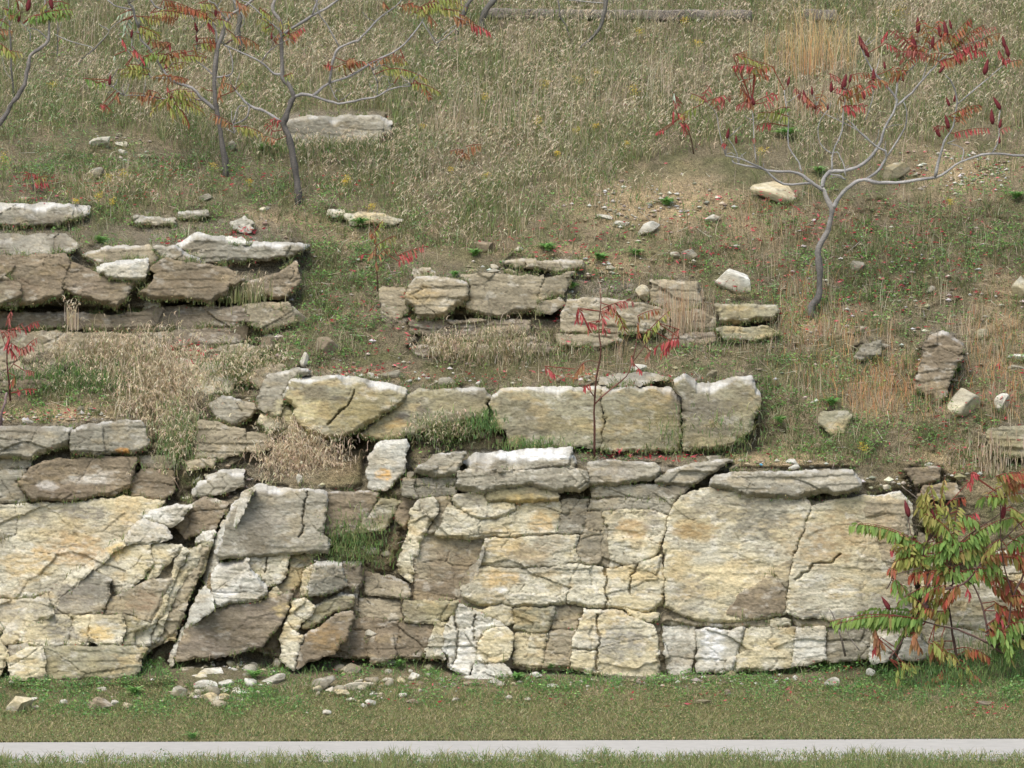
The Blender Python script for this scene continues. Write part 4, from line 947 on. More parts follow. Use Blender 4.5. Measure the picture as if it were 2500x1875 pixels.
# ---------------------------------------------------------------- grasses and herbs
VEG = 1.58
def blob(px, py, L):
    w = np.zeros(np.shape(px))
    for cx, cy, rx, ry, a in L:
        w = np.maximum(w, a * np.exp(-(((px - cx) / rx) ** 2 + ((py - cy) / ry) ** 2) ** 1.3))
    return w

def sampleL(L, rate, seed, soil=True):
    """places by patch: rate per 100 square photo pixels"""
    r = np.random.default_rng(seed); xs = []; ys = []
    for cx, cy, rx, ry, a in L:
        n = int(rate * a * rx * ry * math.pi / 100)
        t = r.uniform(0, 2 * math.pi, n); q = np.sqrt(r.uniform(0, 1, n)) * r.uniform(.6, 1.25, n)
        xs.append(cx + np.cos(t) * q * rx); ys.append(cy + np.sin(t) * q * ry)
    px, py = np.concatenate(xs), np.concatenate(ys)
    k = (px > -430) & (px < 2930) & (py < 1800) & (vn(px / 40, py / 20, seed) > .35)
    if soil: k &= ~cover_at(px, py)
    px, py = px[k], py[k]
    return px, py, Dt(px, py), r

def sample(n, box, wf, seed, soil=True):
    r = np.random.default_rng(seed)
    px = r.uniform(box[0], box[2], n); py = r.uniform(box[1], box[3], n)
    k = r.uniform(0, 1, n) < wf(px, py)
    if soil: k &= ~cover_at(px, py)
    px, py = px[k], py[k]
    return px, py, Dt(px, py), r

def blades_mesh(R, h, w, dirx, diry, bend, droop, c0, c1, lv=4, taper=0.9):
    """R root points (N,3); curved tapering strips. returns V, faces, colours"""
    N = len(R); V = []; C = []
    rs = np.random.default_rng(N)
    ang = rs.uniform(-0.9, 0.9, N)
    wx, wy = np.cos(ang) * w / 2, np.sin(ang) * w / 2
    for k in range(lv + 1):
        t = k / lv
        z = h * (t - droop * t ** 3 * 0.75)
        o = h * bend * (t ** 2)
        P = R + np.stack([dirx * o, diry * o, z], 1)
        ww = (1 - t ** 2 * taper) if k < lv else 0.08
        C.append(c0 * (1 - t)[..., None] + c1 * t[..., None] if False else c0 * (1 - t) + c1 * t)
        V.append(P - np.stack([wx * ww, wy * ww, wx * 0], 1)); V.append(P + np.stack([wx * ww, wy * ww, wx * 0], 1)); C.append(C[-1])
    nl = 2 * (lv + 1)
    V = np.stack(V, 1).reshape(-1, 3); C = np.stack(C, 1).reshape(-1, 3)
    b = np.arange(N)[:, None] * nl
    F = np.concatenate([np.concatenate([b + 2 * k, b + 2 * k + 1, b + 2 * k + 3, b + 2 * k + 2], 1) for k in range(lv)])
    return V, F, C

def pal(P, n, r, jit=0.14):
    P = np.array(P) * VEG; c = P[r.integers(0, len(P), n)]
    return c * (1 + r.normal(0, jit, (n, 1))) * (1 + r.normal(0, 0.05, (n, 3)))

def grass(name, n, box, wf, seed, hr, wr, c0, c1, bend=(.2, .8), droop=(0, .5), lv=3, lx=0.0, kind='stuff', soil=True, sink=0.01):
    px, py, d, r = sample(n, box, wf, seed, soil)
    N = len(px)
    if not N: return
    R = W(px, py, d); R[:, 2] -= sink
    a = r.uniform(0, 2 * math.pi, N)
    h = r.uniform(hr[0], hr[1], N) * (0.6 + 0.8 * vn(px / 40, py / 24, seed))
    V, F, C = blades_mesh(R, h, r.uniform(wr[0], wr[1], N), np.cos(a) + lx, np.sin(a) * .7 - .25, r.uniform(*bend, N), r.uniform(*droop, N), pal(c0, N, r), pal(c1, N, r), lv)
    o = mesh(name, V, [F], M_GRASS, C, origin=(0, 0, 0))
    return tag(o, kind=kind)

def leaves_cloud(P, size, r, cols, elong=2.2, up=0.5):
    """small pointed leaf quads at points P"""
    N = len(P)
    a = r.normal(size=(N, 3)); a[:, 2] = a[:, 2] * 0.5 + up * 0.3; a /= np.linalg.norm(a, axis=1)[:, None]
    b = np.cross(a, r.normal(size=(N, 3))); b /= np.linalg.norm(b, axis=1)[:, None]
    s = np.asarray(size)[:, None]
    V = np.stack([P - a * s / 2, P + b * s / elong / 2, P + a * s / 2, P - b * s / elong / 2], 1).reshape(-1, 3)
    F = (np.arange(N)[:, None] * 4 + np.arange(4)[None])
    return V, F, np.repeat(cols, 4, 0)

STRAW = [lin(174, 162, 136), lin(158, 144, 118), lin(190, 180, 156), lin(146, 132, 106), lin(168, 152, 130), lin(150, 132, 116)]
OLIVE = [lin(108, 116, 72), lin(94, 106, 64), lin(122, 126, 84), lin(86, 98, 58), lin(130, 128, 90)]
GREEN = [lin(94, 122, 66), lin(80, 112, 62), lin(110, 134, 76), lin(76, 104, 62), lin(102, 124, 84)]
ROOTC = [lin(86, 84, 54), lin(98, 90, 62), lin(76, 76, 48)]
ORANGE = [lin(178, 132, 88), lin(164, 112, 82), lin(186, 158, 108), lin(156, 116, 84)]

def top_w(px, py):
    edge = np.interp(px, [-450, 300, 600, 1100, 1500, 1750, 1900, 2900], [330, 320, 400, 520, 430, 330, 330, 330]) + 60 * fbm(px / 120, py / 60, 201)
    w = sm(edge + 30, edge - 40, py)
    w = np.maximum(w, blob(px, py, [(1130, 530, 170, 70, .9), (1420, 470, 150, 40, .5), (2050, 380, 160, 50, .35), (900, 430, 160, 60, .8), (300, 470, 160, 50, .4), (2450, 250, 100, 120, .7)]))
    return w * (0.45 + 0.55 * sm(.25, .55, vn(px / 35, py / 22, 202)))
def hs_free(px, py): return ~((px > 695) & (px < 955) & (py > 275) & (py < 372))

grass('dry_grass', 76800, (-430, -90, 2930, 640), lambda x, y: top_w(x, y) * hs_free(x, y), 301, (.10, .32), (.004, .008), ROOTC + OLIVE, STRAW + OLIVE[:2], (.2, .8), (.1, .9), 4, .2)
grass('green_grass', 72000, (-430, -90, 2930, 640), lambda x, y: top_w(x, y) * hs_free(x, y) * sm(.32, .6, vn(x / 90, y / 60, 203)), 302, (.08, .28), (.005, .010), ROOTC + OLIVE, OLIVE + GREEN, (.1, .6), (0, .4), 3)

# curled pale seed heads
def seedheads(name, n, box, wf, seed, hz=(.05, .22), L=(.03, .08), c=STRAW, soil=True):
    px, py, d, r = sample(n, box, wf, seed, soil)
    N = len(px)
    R = W(px, py, d) + np.stack([np.zeros(N), -r.uniform(0, .08, N), r.uniform(hz[0], hz[1], N)], 1)
    s = np.where(r.uniform(0, 1, N) < .72, 1, -1)
    V, F, C = blades_mesh(R, r.uniform(L[0], L[1], N), r.uniform(.006, .012, N), s * 1.0, r.normal(0, .3, N), r.uniform(.5, 1.7, N), r.uniform(.3, 1.5, N), pal(c, N, r, .1), pal([lin(196, 182, 152), lin(178, 160, 130), lin(206, 194, 168)], N, r, .1), 4, .6)
    return tag(mesh(name, V, [F], M_GRASS, C, origin=(0, 0, 0)), kind='stuff')
seedheads('seed_heads', 79200, (-430, -90, 2930, 640), lambda x, y: top_w(x, y) * hs_free(x, y) * (.35 + .65 * sm(.35, .6, vn(x / 110, y / 60, 204))), 303)

FORB = [(-260, 300, 260, 160, .8), (2780, 300, 240, 200, .6), (120, 250, 220, 120, .8), (300, 420, 260, 60, .9), (60, 400, 160, 80, .9), (560, 380, 120, 60, .8), (640, 360, 40, 60, 1), (880, 320, 120, 50, .8), (1000, 260, 160, 60, .5), (1050, 400, 120, 40, .5), (1150, 120, 160, 50, .4), (430, 120, 240, 60, .5), (1330, 330, 120, 60, .4), (1500, 200, 160, 60, .35), (1900, 330, 120, 40, .5), (2200, 60, 200, 50, .5), (2420, 160, 100, 80, .5), (1800, 150, 100, 50, .3), (700, 460, 120, 30, .6), (1420, 420, 60, 30, .6)]
def cl(x, y, s, a=.42, b=.6): return sm(a, b, vn(x / 34, y / 26, s) * .6 + vn(x / 90, y / 60, s + 1) * .4)
def herb0(name, n, box, wf, seed, size, hz, cols, elong=3.0):
    px, py, d, r = sample(n, box, wf, seed, True)
    N = len(px)
    P = W(px, py, d) + np.stack([r.normal(0, .02, N), -r.uniform(0, .08, N), r.uniform(0, 1, N) * hz * (.2 + 1.1 * vn(px / 25, py / 18, seed))], 1)
    V, F, C = leaves_cloud(P, r.uniform(size[0], size[1], N), r, pal(cols, N, r, .2), elong)
    return tag(mesh(name, V, [F], M_LEAF, C, origin=(0, 0, 0)), kind='stuff')
herb0('meadow_forbs', 240000, (-430, -90, 2930, 560), lambda x, y: np.maximum(blob(x, y, FORB), .18 * top_w(x, y)) * hs_free(x, y) * cl(x, y, 220), 345, (.018, .045), .30, [g * 1.2 for g in GREEN] + OLIVE[:3] + [lin(112, 130, 96), lin(120, 138, 104)])
grass('long_stems', 20000, (-430, -90, 2930, 560), lambda x, y: top_w(x, y) * hs_free(x, y) * sm(.4, .6, vn(x / 70, y / 50, 222)), 346, (.28, .55), (.003, .005), OLIVE + STRAW, STRAW, (.1, .6), (0, .25), 4, .5)
grass('tall_clumps', 31200, (-430, -90, 2930, 560), lambda x, y: top_w(x, y) * hs_free(x, y) * sm(.62, .7, vn(x / 34, y / 22, 224)), 347, (.18, .38), (.004, .008), ROOTC + OLIVE, OLIVE + GREEN + STRAW[:2], (.1, .6), (0, .5), 4, .2)

# mid slope covers
MID = [(400, 585, 260, 16, .8), (860, 640, 120, 80, .9), (560, 870, 60, 40, .7), (100, 560, 200, 14, .6), (2450, 560, 140, 80, .8), (1950, 1000, 100, 80, .7), (720, 480, 140, 40, .7), (1000, 560, 120, 60, .8), (1280, 660, 160, 16, .5), (-260, 980, 240, 50, .9), (2760, 800, 260, 300, .8), (2700, 1250, 200, 200, .8), (830, 720, 110, 170, 1), (700, 860, 90, 60, .7), (940, 640, 90, 90, .7), (900, 560, 200, 50, .7), (560, 520, 160, 40, .5), (300, 500, 200, 50, .6), (150, 400, 220, 60, .8), (430, 420, 200, 70, .8),
       (1350, 600, 200, 40, .5), (1300, 870, 170, 50, .8), (1480, 690, 150, 30, .5), (1900, 900, 120, 160, .6), (2100, 680, 330, 130, .75), (2060, 1080, 230, 60, .75), (2400, 600, 150, 200, .8), (2000, 560, 260, 70, .55),
       (2150, 930, 260, 90, .55), (2400, 1080, 140, 90, .6), (1750, 600, 120, 100, .5), (1700, 860, 120, 70, .6), (120, 970, 160, 50, .9), (650, 840, 90, 50, .6), (560, 900, 90, 60, .5), (1080, 1080, 120, 30, .5), (1500, 1110, 260, 22, .5), (1800, 1110, 150, 30, .5), (1960, 480, 120, 40, .4), (1400, 500, 200, 40, .3)]
grass('weed_grass', 156000, (-430, 360, 2930, 1190), lambda x, y: blob(x, y, MID) * sm(.42, .6, vn(x / 50, y / 26, 205) * .6 + vn(x / 18, y / 12, 238) * .4), 304, (.05, .20), (.004, .008), ROOTC, GREEN + OLIVE + GREEN + STRAW[:3], (.2, .9), (.1, .8), 3)
def herb(name, n, box, wf, seed, size, hz, cols, soil=True, elong=2.2):
    px, py, d, r = sample(n, box, wf, seed, soil)
    N = len(px)
    P = W(px, py, d) + np.stack([r.normal(0, .02, N), -r.uniform(0, .05, N), r.uniform(0, hz, N) * (.3 + vn(px / 25, py / 18, seed))], 1)
    V, F, C = leaves_cloud(P, r.uniform(size[0], size[1], N), r, pal(cols, N, r, .2), elong)
    return tag(mesh(name, V, [F], M_LEAF, C, origin=(0, 0, 0)), kind='stuff')
herb('ground_cover', 312000, (-430, 380, 2930, 1190), lambda x, y: blob(x, y, [(a, b, c, d, e) for a, b, c, d, e in MID]) * sm(.44, .58, vn(x / 44, y / 26, 206) * .6 + vn(x / 16, y / 10, 236) * .4), 305, (.016, .042), .07, [g * 1.35 for g in GREEN] + [lin(104, 140, 80), lin(116, 148, 74)])
herb('undergrowth', 132000, (-430, -90, 2930, 560), lambda x, y: top_w(x, y) * hs_free(x, y) * sm(.5, .7, vn(x / 60, y / 40, 207)), 306, (.015, .04), .16, OLIVE + GREEN, elong=3)

GUL = [(830, 700, 120, 190, 1), (760, 840, 120, 60, .9), (960, 620, 80, 80, .7), (620, 900, 80, 40, .6), (890, 540, 160, 50, .8), (2200, 620, 300, 100, .5), (2000, 1000, 160, 110, .5), (2350, 1080, 160, 90, .6), (150, 960, 180, 40, .9), (520, 500, 200, 40, .5)]
herb('gully_weeds', 130000, (-430, 380, 2930, 1190), lambda x, y: blob(x, y, GUL) * sm(.35, .55, vn(x / 28, y / 26, 212)), 340, (.018, .046), .3, [g * 1.25 for g in GREEN] + OLIVE[:3] + [lin(112, 128, 92)], elong=3)

grass('mixed_stems', 30000, (-430, 380, 2930, 1190), lambda x, y: blob(x, y, MID) * sm(.5, .62, vn(x / 46, y / 34, 241)), 348, (.12, .32), (.003, .006), OLIVE + STRAW, STRAW + OLIVE + GREEN + [lin(150, 96, 80)], (.1, .9), (0, .7), 4)

# wispy dry stalks on the right-hand slope and above the terrace
WISP = [(1650, 720, 90, 170, .8), (1700, 900, 90, 120, .5), (2050, 830, 330, 130, .8), (2150, 960, 220, 90, 1), (2330, 800, 160, 150, .9), (2420, 950, 110, 120, .8), (2300, 560, 240, 90, .35), (1450, 880, 200, 40, .8), (1200, 880, 120, 40, .6), (1880, 520, 60, 80, .4), (1900, 600, 120, 120, .5), (860, 640, 120, 120, .4), (1300, 560, 200, 50, .3), (2200, 1060, 160, 60, .5)]
grass('dry_stalks', 17000, (1100, 420, 2930, 1180), lambda x, y: blob(x, y, WISP) * sm(.42, .6, vn(x / 40, y / 30, 237)), 307, (.12, .34), (.003, .005), STRAW, STRAW + ORANGE, (.0, .35), (0, .25), 3)
grass('orange_grass', 12000, (1600, 560, 2930, 1180), lambda x, y: blob(x, y, [(2160, 950, 150, 70, 1), (2060, 860, 120, 90, .5), (2450, 900, 80, 120, .6), (1960, 800, 80, 120, .4)]), 308, (.1, .3), (.003, .006), ORANGE, ORANGE, (.1, .6), (0, .4), 3)
grass('grey_brush', 8000, (1050, 700, 1700, 960), lambda x, y: blob(x, y, [(1330, 870, 150, 45, 1), (1200, 890, 90, 30, .8), (1520, 850, 130, 40, .8)]), 309, (.06, .20), (.003, .005), [lin(112, 108, 80), lin(96, 92, 66)], [lin(126, 118, 84), lin(140, 128, 104), lin(108, 112, 70)], (.2, 1.0), (0, .6), 3)

# verge: weeds at the cliff foot, mown turf, near strip
TURF = [lin(128, 126, 84), lin(112, 116, 72), lin(144, 134, 98), lin(102, 108, 66), lin(156, 144, 112)]
TAN = [lin(158, 142, 116), lin(144, 126, 102), lin(150, 124, 104)]
grass('mown_turf', 132000, (-430, 1655, 2930, 1815), lambda x, y: np.where(y < path_far(x) + 1.5 + 5 * fbm(x / 22, x * 0, 5, 3), 1, 0) * sm(1650, 1700, y), 310, (.02, .055), (.005, .010), TAN[:1] + TURF, TURF + GREEN[:2] + TAN[:1], (.2, 1.1), (0, .6), 2)
herb('turf_leaves', 120000, (-430, 1655, 2930, 1812), lambda x, y: sm(.35, .65, vn(x / 45, y / 14, 208)) * (.4 + .6 * sm(1800, 1690, y)), 311, (.012, .028), .035, TURF + GREEN)
TOE = [(-300, 1660, 200, 40, .9), (2780, 1650, 200, 80, 1), (150, 1650, 260, 34, 1), (330, 1650, 120, 26, 1), (600, 1690, 130, 40, 1), (700, 1660, 90, 30, 1), (440, 1660, 40, 40, .7), (900, 1680, 150, 30, .7), (1250, 1665, 160, 20, .9), (1500, 1670, 160, 20, .8), (1900, 1640, 250, 20, .9), (2250, 1660, 240, 50, 1), (2480, 1640, 160, 80, 1), (60, 1700, 200, 50, .7), (1060, 1650, 60, 20, .7), (1750, 1660, 200, 20, .6), (300, 1720, 200, 30, .7), (540, 1720, 200, 30, .6), (900, 1640, 120, 30, .6), (1100, 1700, 200, 26, .5), (1400, 1690, 300, 20, .45), (2000, 1690, 300, 26, .5), (680, 1600, 30, 60, .5)]
grass('foot_weeds', 40800, (-430, 1560, 2930, 1760), lambda x, y: blob(x, y, TOE) * sm(.3, .55, vn(x / 40, y / 20, 209)) * (1 - .75 * blob(x, y, [(530, 1655, 110, 34, 1), (880, 1670, 80, 18, .7)])), 312, (.04, .13), (.005, .009), GREEN, GREEN + TURF[:2], (.2, .9), (0, .6), 3)
herb('foot_herbs', 132000, (-430, 1570, 2930, 1760), lambda x, y: blob(x, y, TOE) * sm(.4, .6, vn(x / 34, y / 22, 210)) * (1 - .6 * blob(x, y, [(530, 1655, 110, 34, 1), (880, 1670, 80, 18, .7)])), 313, (.016, .040), .09, [g * 1.3 for g in GREEN] + [lin(96, 138, 62), lin(84, 122, 70)])
def near(x, y): return np.where(y > path_near(x) - 4, 1, 0) * (.35 + .65 * vn(x / 16, y / 9, 211))
grass('near_grass', 72000, (-430, 1850, 2930, 1960), near, 314, (.05, .145), (.005, .010), TURF + OLIVE, TURF + GREEN[:3] + OLIVE, (.1, .8), (0, .4), 3, soil=False)
herb('near_leaves', 84000, (-430, 1852, 2930, 1950), near, 315, (.012, .028), .10, TURF + GREEN, soil=False)

# plants standing on the blocks and in the cracks
grass('ledge_tufts', 5200, (0, 500, 2500, 1660), lambda x, y: blob(x, y, [(210, 610, 40, 14, 1), (235, 592, 40, 20, 1), (860, 1310, 70, 50, 1), (900, 1290, 40, 40, .8), (1000, 1060, 90, 60, .35), (1180, 1060, 60, 30, .7), (205, 1375, 20, 40, .8), (140, 1420, 36, 18, .7), (690, 1010, 10, 40, .2), (1700, 1060, 120, 40, .35), (1380, 1080, 160, 20, .4), (1560, 1100, 200, 14, .4), (470, 1190, 40, 60, .6), (500, 1265, 50, 30, .7), (420, 1560, 30, 60, .7), (670, 1580, 40, 50, .5), (1380, 1640, 30, 14, .6), (1640, 1620, 20, 30, .5), (1700, 1600, 14, 40, .4), (1400, 700, 30, 30, .6), (1480, 700, 70, 18, .8)]),
      316, (.03, .10), (.004, .007), GREEN + OLIVE, GREEN + OLIVE + STRAW[:2], (.2, .9), (0, .6), 3, soil=False)
herb('crevice_herbs', 5200, (0, 500, 2500, 1660), lambda x, y: blob(x, y, [(235, 592, 34, 16, 1), (245, 618, 26, 10, 1), (860, 1320, 50, 40, .8), (960, 1190, 34, 22, 1), (205, 1380, 16, 34, .8), (1480, 705, 70, 16, 1), (1380, 700, 20, 40, .7), (430, 1215, 24, 14, 1), (1420, 1190, 10, 8, .7), (200, 1395, 20, 20, .6), (620, 1080, 30, 14, .5), (130, 1425, 34, 14, .5)]),
      317, (.014, .034), .05, GREEN + [lin(88, 126, 96), lin(96, 132, 64)], soil=False)

# weeds, stems and crumbs round the foot of every ledge and stone
def fringe(seed):
    r = np.random.default_rng(seed)
    Rs = []; Qs = []
    for key, x, yb, db, yt, dt in FRINGE:
        dens = 1.6 if (yb.mean() < 1130 or key == 'b') else .45
        if 'cliff' in key and 'left edge' not in key: dens = .25
        if 'terrace' in key or 'boulder' in key: dens = 1.3
        m = r.poisson(dens * len(x))
        if m:
            k = r.integers(0, len(x), m); keep = vn(x[k] / 22, yb[k] / 22, 230) > .36
            k = k[keep]; Rs.append(np.stack([x[k] + r.normal(0, 1.5, len(k)), yb[k] + r.uniform(-2, 6, len(k)), db[k] - r.uniform(.0, .05, len(k))], 1))
        if yt[0] > 0:
            m = r.poisson(dens * 1.3 * len(x)); k = r.integers(0, len(x), m); keep = vn(x[k] / 26, yt[k] / 26, 231) > .5
            k = k[keep]; Qs.append(np.stack([x[k], yt[k] + r.uniform(-5, 2, len(k)), dt[k] + r.uniform(.0, .06, len(k))], 1))
    for A, hr, nm, sd in ((np.concatenate(Rs), (.03, .13), 'fringe_weeds', 1), (np.concatenate(Qs), (.03, .13), 'ledge_top_weeds', 2)):
        A = A[(A[:, 0] > -430)]
        N = len(A); R = W(A[:, 0], A[:, 1], A[:, 2]); R[:, 2] -= .015
        a = r.uniform(0, 2 * math.pi, N); h = r.uniform(*hr, N) * (.5 + vn(A[:, 0] / 20, A[:, 1] / 20, 232))
        tp = np.concatenate([GREEN, OLIVE, STRAW[:4]])
        V, F, C = blades_mesh(R, h, r.uniform(.004, .008, N), np.cos(a), np.sin(a) * .5 - .3, r.uniform(.1, .9, N), r.uniform(0, 1.0, N), pal(ROOTC + OLIVE, N, r), pal(tp, N, r), 3)
        Q = R + np.stack([r.normal(0, .015, N), -r.uniform(0, .03, N), r.uniform(0, .05, N)], 1)
        V2, F2, C2 = leaves_cloud(Q, r.uniform(.012, .03, N), r, pal(np.concatenate([GREEN, OLIVE, [lin(150, 70, 70), lin(150, 136, 104)]]), N, r, .2))
        tag(mesh(nm, np.concatenate([V, V2]), [F, F2 + len(V)], M_LEAF, np.concatenate([C, C2]), origin=(0, 0, 0)), kind='stuff')
fringe(240)

# fallen sumac leaflets
def litter(n, seed, L):
    px, py, d, r = sampleL(L, n, seed, False)
    N = len(px)
    # lay them on whatever is there; those on blocks sit on the ledges in front of the ground
    d = d - np.where(cover_at(px, py), .2, .03)
    P = W(px, py, d) + np.stack([0 * d, 0 * d, r.uniform(.005, .02, N)], 1)
    a = r.normal(size=(N, 3)) * [1, .4, .3]; a /= np.linalg.norm(a, axis=1)[:, None]
    b = np.cross(a, r.normal(size=(N, 3)) * [.3, 1, .6]); b /= np.linalg.norm(b, axis=1)[:, None]
    s = r.uniform(.025, .065, N)[:, None]
    V = np.stack([P - a * s / 2, P + b * s / 7, P + a * s / 2, P - b * s / 7], 1).reshape(-1, 3)
    C = np.repeat(pal([lin(160, 52, 62), lin(178, 76, 84), lin(140, 44, 52), lin(186, 96, 100), lin(150, 84, 72)], N, r, .15), 4, 0)
    tag(mesh('fallen_leaves', V, [np.arange(N * 4).reshape(-1, 4)], M_LEAF, C, origin=(0, 0, 0)), kind='stuff')
litter(3.2, 320, [(2150, 640, 380, 170, .13), (1900, 520, 260, 60, .12), (2350, 1000, 200, 160, .10), (1600, 1112, 260, 16, .5), (1650, 1040, 60, 60, .06), (1230, 920, 260, 20, .22), (1560, 925, 140, 14, .4), (900, 780, 160, 120, .10), (470, 855, 60, 30, .4), (600, 575, 60, 18, .8), (420, 590, 40, 14, .5), (200, 470, 260, 30, .22), (420, 420, 80, 40, .25), (90, 440, 60, 30, .35), (1700, 620, 120, 80, .12), (1480, 660, 100, 40, .12), (880, 905, 120, 20, .25), (2150, 1670, 260, 50, .10), (1700, 1700, 400, 40, .03), (2400, 1720, 120, 30, .15), (1000, 1690, 200, 40, .03), (1350, 590, 200, 60, .1), (100, 1010, 160, 20, .12), (150, 1435, 30, 8, .5), (440, 1240, 16, 8, .8), (700, 450, 300, 40, .12), (1500, 330, 300, 100, .015), (1370, 800, 30, 60, .3), (2300, 440, 200, 80, .07)])

# dead stalks lying about
def stalks(n, seed):
    px, py, d, r = sample(n, (-430, 300, 2930, 1700), lambda x, y: np.maximum(blob(x, y, MID), blob(x, y, WISP)) * .5 + .05, seed, False)
    N = len(px); cv = cover_at(px, py)
    k = ~cv; px, py, d = px[k], py[k], d[k]; N = len(px)
    P = W(px, py, d - .03) + np.stack([0 * d, 0 * d, r.uniform(0, .03, N)], 1)
    a = r.normal(size=(N, 3)) * [1, .5, .45]; a /= np.linalg.norm(a, axis=1)[:, None]
    L = r.uniform(.05, .2, N)[:, None]; w = r.uniform(.0012, .0026, N)[:, None]
    up = np.cross(a, [0, 1, 0]); up /= np.linalg.norm(up, axis=1)[:, None] + 1e-6
    V = np.stack([P - a * L / 2 - up * w, P - a * L / 2 + up * w, P + a * L / 2 + up * w * .5, P + a * L / 2 - up * w * .5], 1).reshape(-1, 3)
    C = np.repeat(pal(STRAW + [lin(150, 138, 126), lin(178, 170, 158)], N, r, .15), 4, 0)
    tag(mesh('dead_stalks', V, [np.arange(N * 4).reshape(-1, 4)], M_GRASS, C, origin=(0, 0, 0)), kind='stuff')
stalks(20000, 330)

# stone chips and grit
def grit(n, seed, L, box, sz=(.006, .03)):
    px, py, d, r = sampleL(L, n, seed, True)
    N = len(px)
    P = W(px, py, d) + [0, -.01, .006]
    T = np.array([(1, 0, 0), (-1, 0, 0), (0, 1, 0), (0, -1, 0), (0, 0, 1), (0, 0, -1)], float)
    FF = np.array([(0, 2, 4), (2, 1, 4), (1, 3, 4), (3, 0, 4), (2, 0, 5), (1, 2, 5), (3, 1, 5), (0, 3, 5)])
    s = (r.uniform(0, 1, N) ** 3 * (sz[1] - sz[0]) + sz[0])
    V = P[:, None] + T[None] * (s[:, None, None] * r.uniform(.8, 1.2, (N, 6, 1))) * [1.3, 1, .8] + r.normal(0, .12, (N, 6, 3)) * s[:, None, None]
    F = (np.arange(N)[:, None, None] * 6 + FF[None]).reshape(-1, 3)
    C = np.repeat(pal([lin(184, 178, 162), lin(170, 158, 130), lin(150, 142, 124), lin(196, 194, 184), lin(140, 126, 104)], N, r, .12) / VEG, 6, 0)
    tag(mesh('stone_chips', V.reshape(-1, 3), [F], M_ROCK, C, origin=(0, 0, 0), smooth=False), kind='stuff')
grit(2.2, 321, [(1900, 700, 700, 240, .06), (700, 700, 500, 200, .05), (540, 1690, 110, 22, .9), (560, 1630, 60, 20, .8), (880, 1700, 100, 30, .4), (1100, 1665, 200, 16, .5), (1600, 1670, 400, 14, .25), (120, 1020, 180, 16, .6), (850, 925, 140, 16, .7), (1550, 925, 160, 14, .6), (1880, 1135, 140, 14, .5), (1600, 500, 200, 70, .5), (2350, 420, 180, 60, .5), (500, 600, 160, 20, .4), (1300, 660, 200, 30, .3), (300, 360, 80, 40, .3), (1100, 900, 300, 40, .15), (2200, 800, 300, 200, .06), (350, 1680, 350, 60, .05), (580, 1180, 60, 50, .4), (780, 1390, 120, 200, .2), (600, 980, 60, 20, .4), (2250, 1170, 140, 30, .3)], (-430, 300, 2930, 1760))
grit(.42, 322, [(560, 1650, 110, 40, .9), (520, 1700, 90, 20, .6), (880, 1690, 110, 30, .5), (1120, 1665, 180, 14, .5), (1600, 1660, 400, 12, .3), (700, 1420, 200, 160, .3), (560, 1200, 90, 80, .5), (850, 925, 140, 14, .5), (1560, 925, 160, 12, .5), (120, 1020, 180, 14, .4), (1330, 660, 200, 26, .3), (2250, 1180, 160, 30, .4), (620, 850, 140, 60, .2), (2380, 1560, 140, 40, .4), (1880, 1130, 120, 12, .3)], (-430, 300, 2930, 1760), (.02, .06))

# ---------------------------------------------------------------- single plants
def tuft(px, py, wpx, n, hr, cols0, cols1, label, name='grass_tuft', bend=(.3, 1.2), droop=(.3, 1.2), lx=0.0, ly=-.4, wr=(.005, .010), seed=1, group=None, seeds=0, dd=.15, hpx=10, cat='grass tuft', pdown=0):
    r = np.random.default_rng(seed)
    x = px + r.normal(0, wpx / 2.4, n); y = py + r.normal(0, hpx, n)
    d = float(Dt(np.array([px * 1.]), np.array([py * 1.]))[0]) - dd + r.normal(0, .03, n)
    R = W(x, y, d)
    a = r.uniform(0, 2 * math.pi, n)
    h = r.uniform(*hr, n)
    V, F, C = blades_mesh(R, h, r.uniform(*wr, n), np.cos(a) * .8 + lx, np.sin(a) * .5 + ly, r.uniform(*bend, n), r.uniform(*droop, n) + pdown, pal(cols0, n, r), pal(cols1, n, r), 4)
    Vs, Fs, Cs = [V], [F], [C]
    if seeds:
        tips = V.reshape(n, 10, 3)[:, 6 + 2 * (np.arange(n) % 2)][np.arange(n), 0] if False else V.reshape(n, 10, 3)[:, 8]
        k = r.integers(0, n, seeds)
        Q = tips[k] + r.normal(0, .02, (seeds, 3))
        s = np.where(r.uniform(0, 1, seeds) < .6, 1, -1)
        V2, F2, C2 = blades_mesh(Q, r.uniform(.04, .09, seeds), r.uniform(.007, .013, seeds), s * 1., r.normal(0, .3, seeds), r.uniform(.2, 1, seeds), r.uniform(.6, 1.8, seeds), pal(STRAW, seeds, r), pal([lin(206, 192, 162), lin(184, 166, 136)], seeds, r), 4, .6)
        Fs.append(F2 + len(V)); Vs.append(V2); Cs.append(C2)
    o = mesh(name, np.concatenate(Vs), [np.concatenate(Fs)], M_GRASS, np.concatenate(Cs))
    o_loc = W(px, py, float(Dt(np.array([px * 1.]), np.array([py * 1.]))[0]))
    return tag(o, label, cat, group)

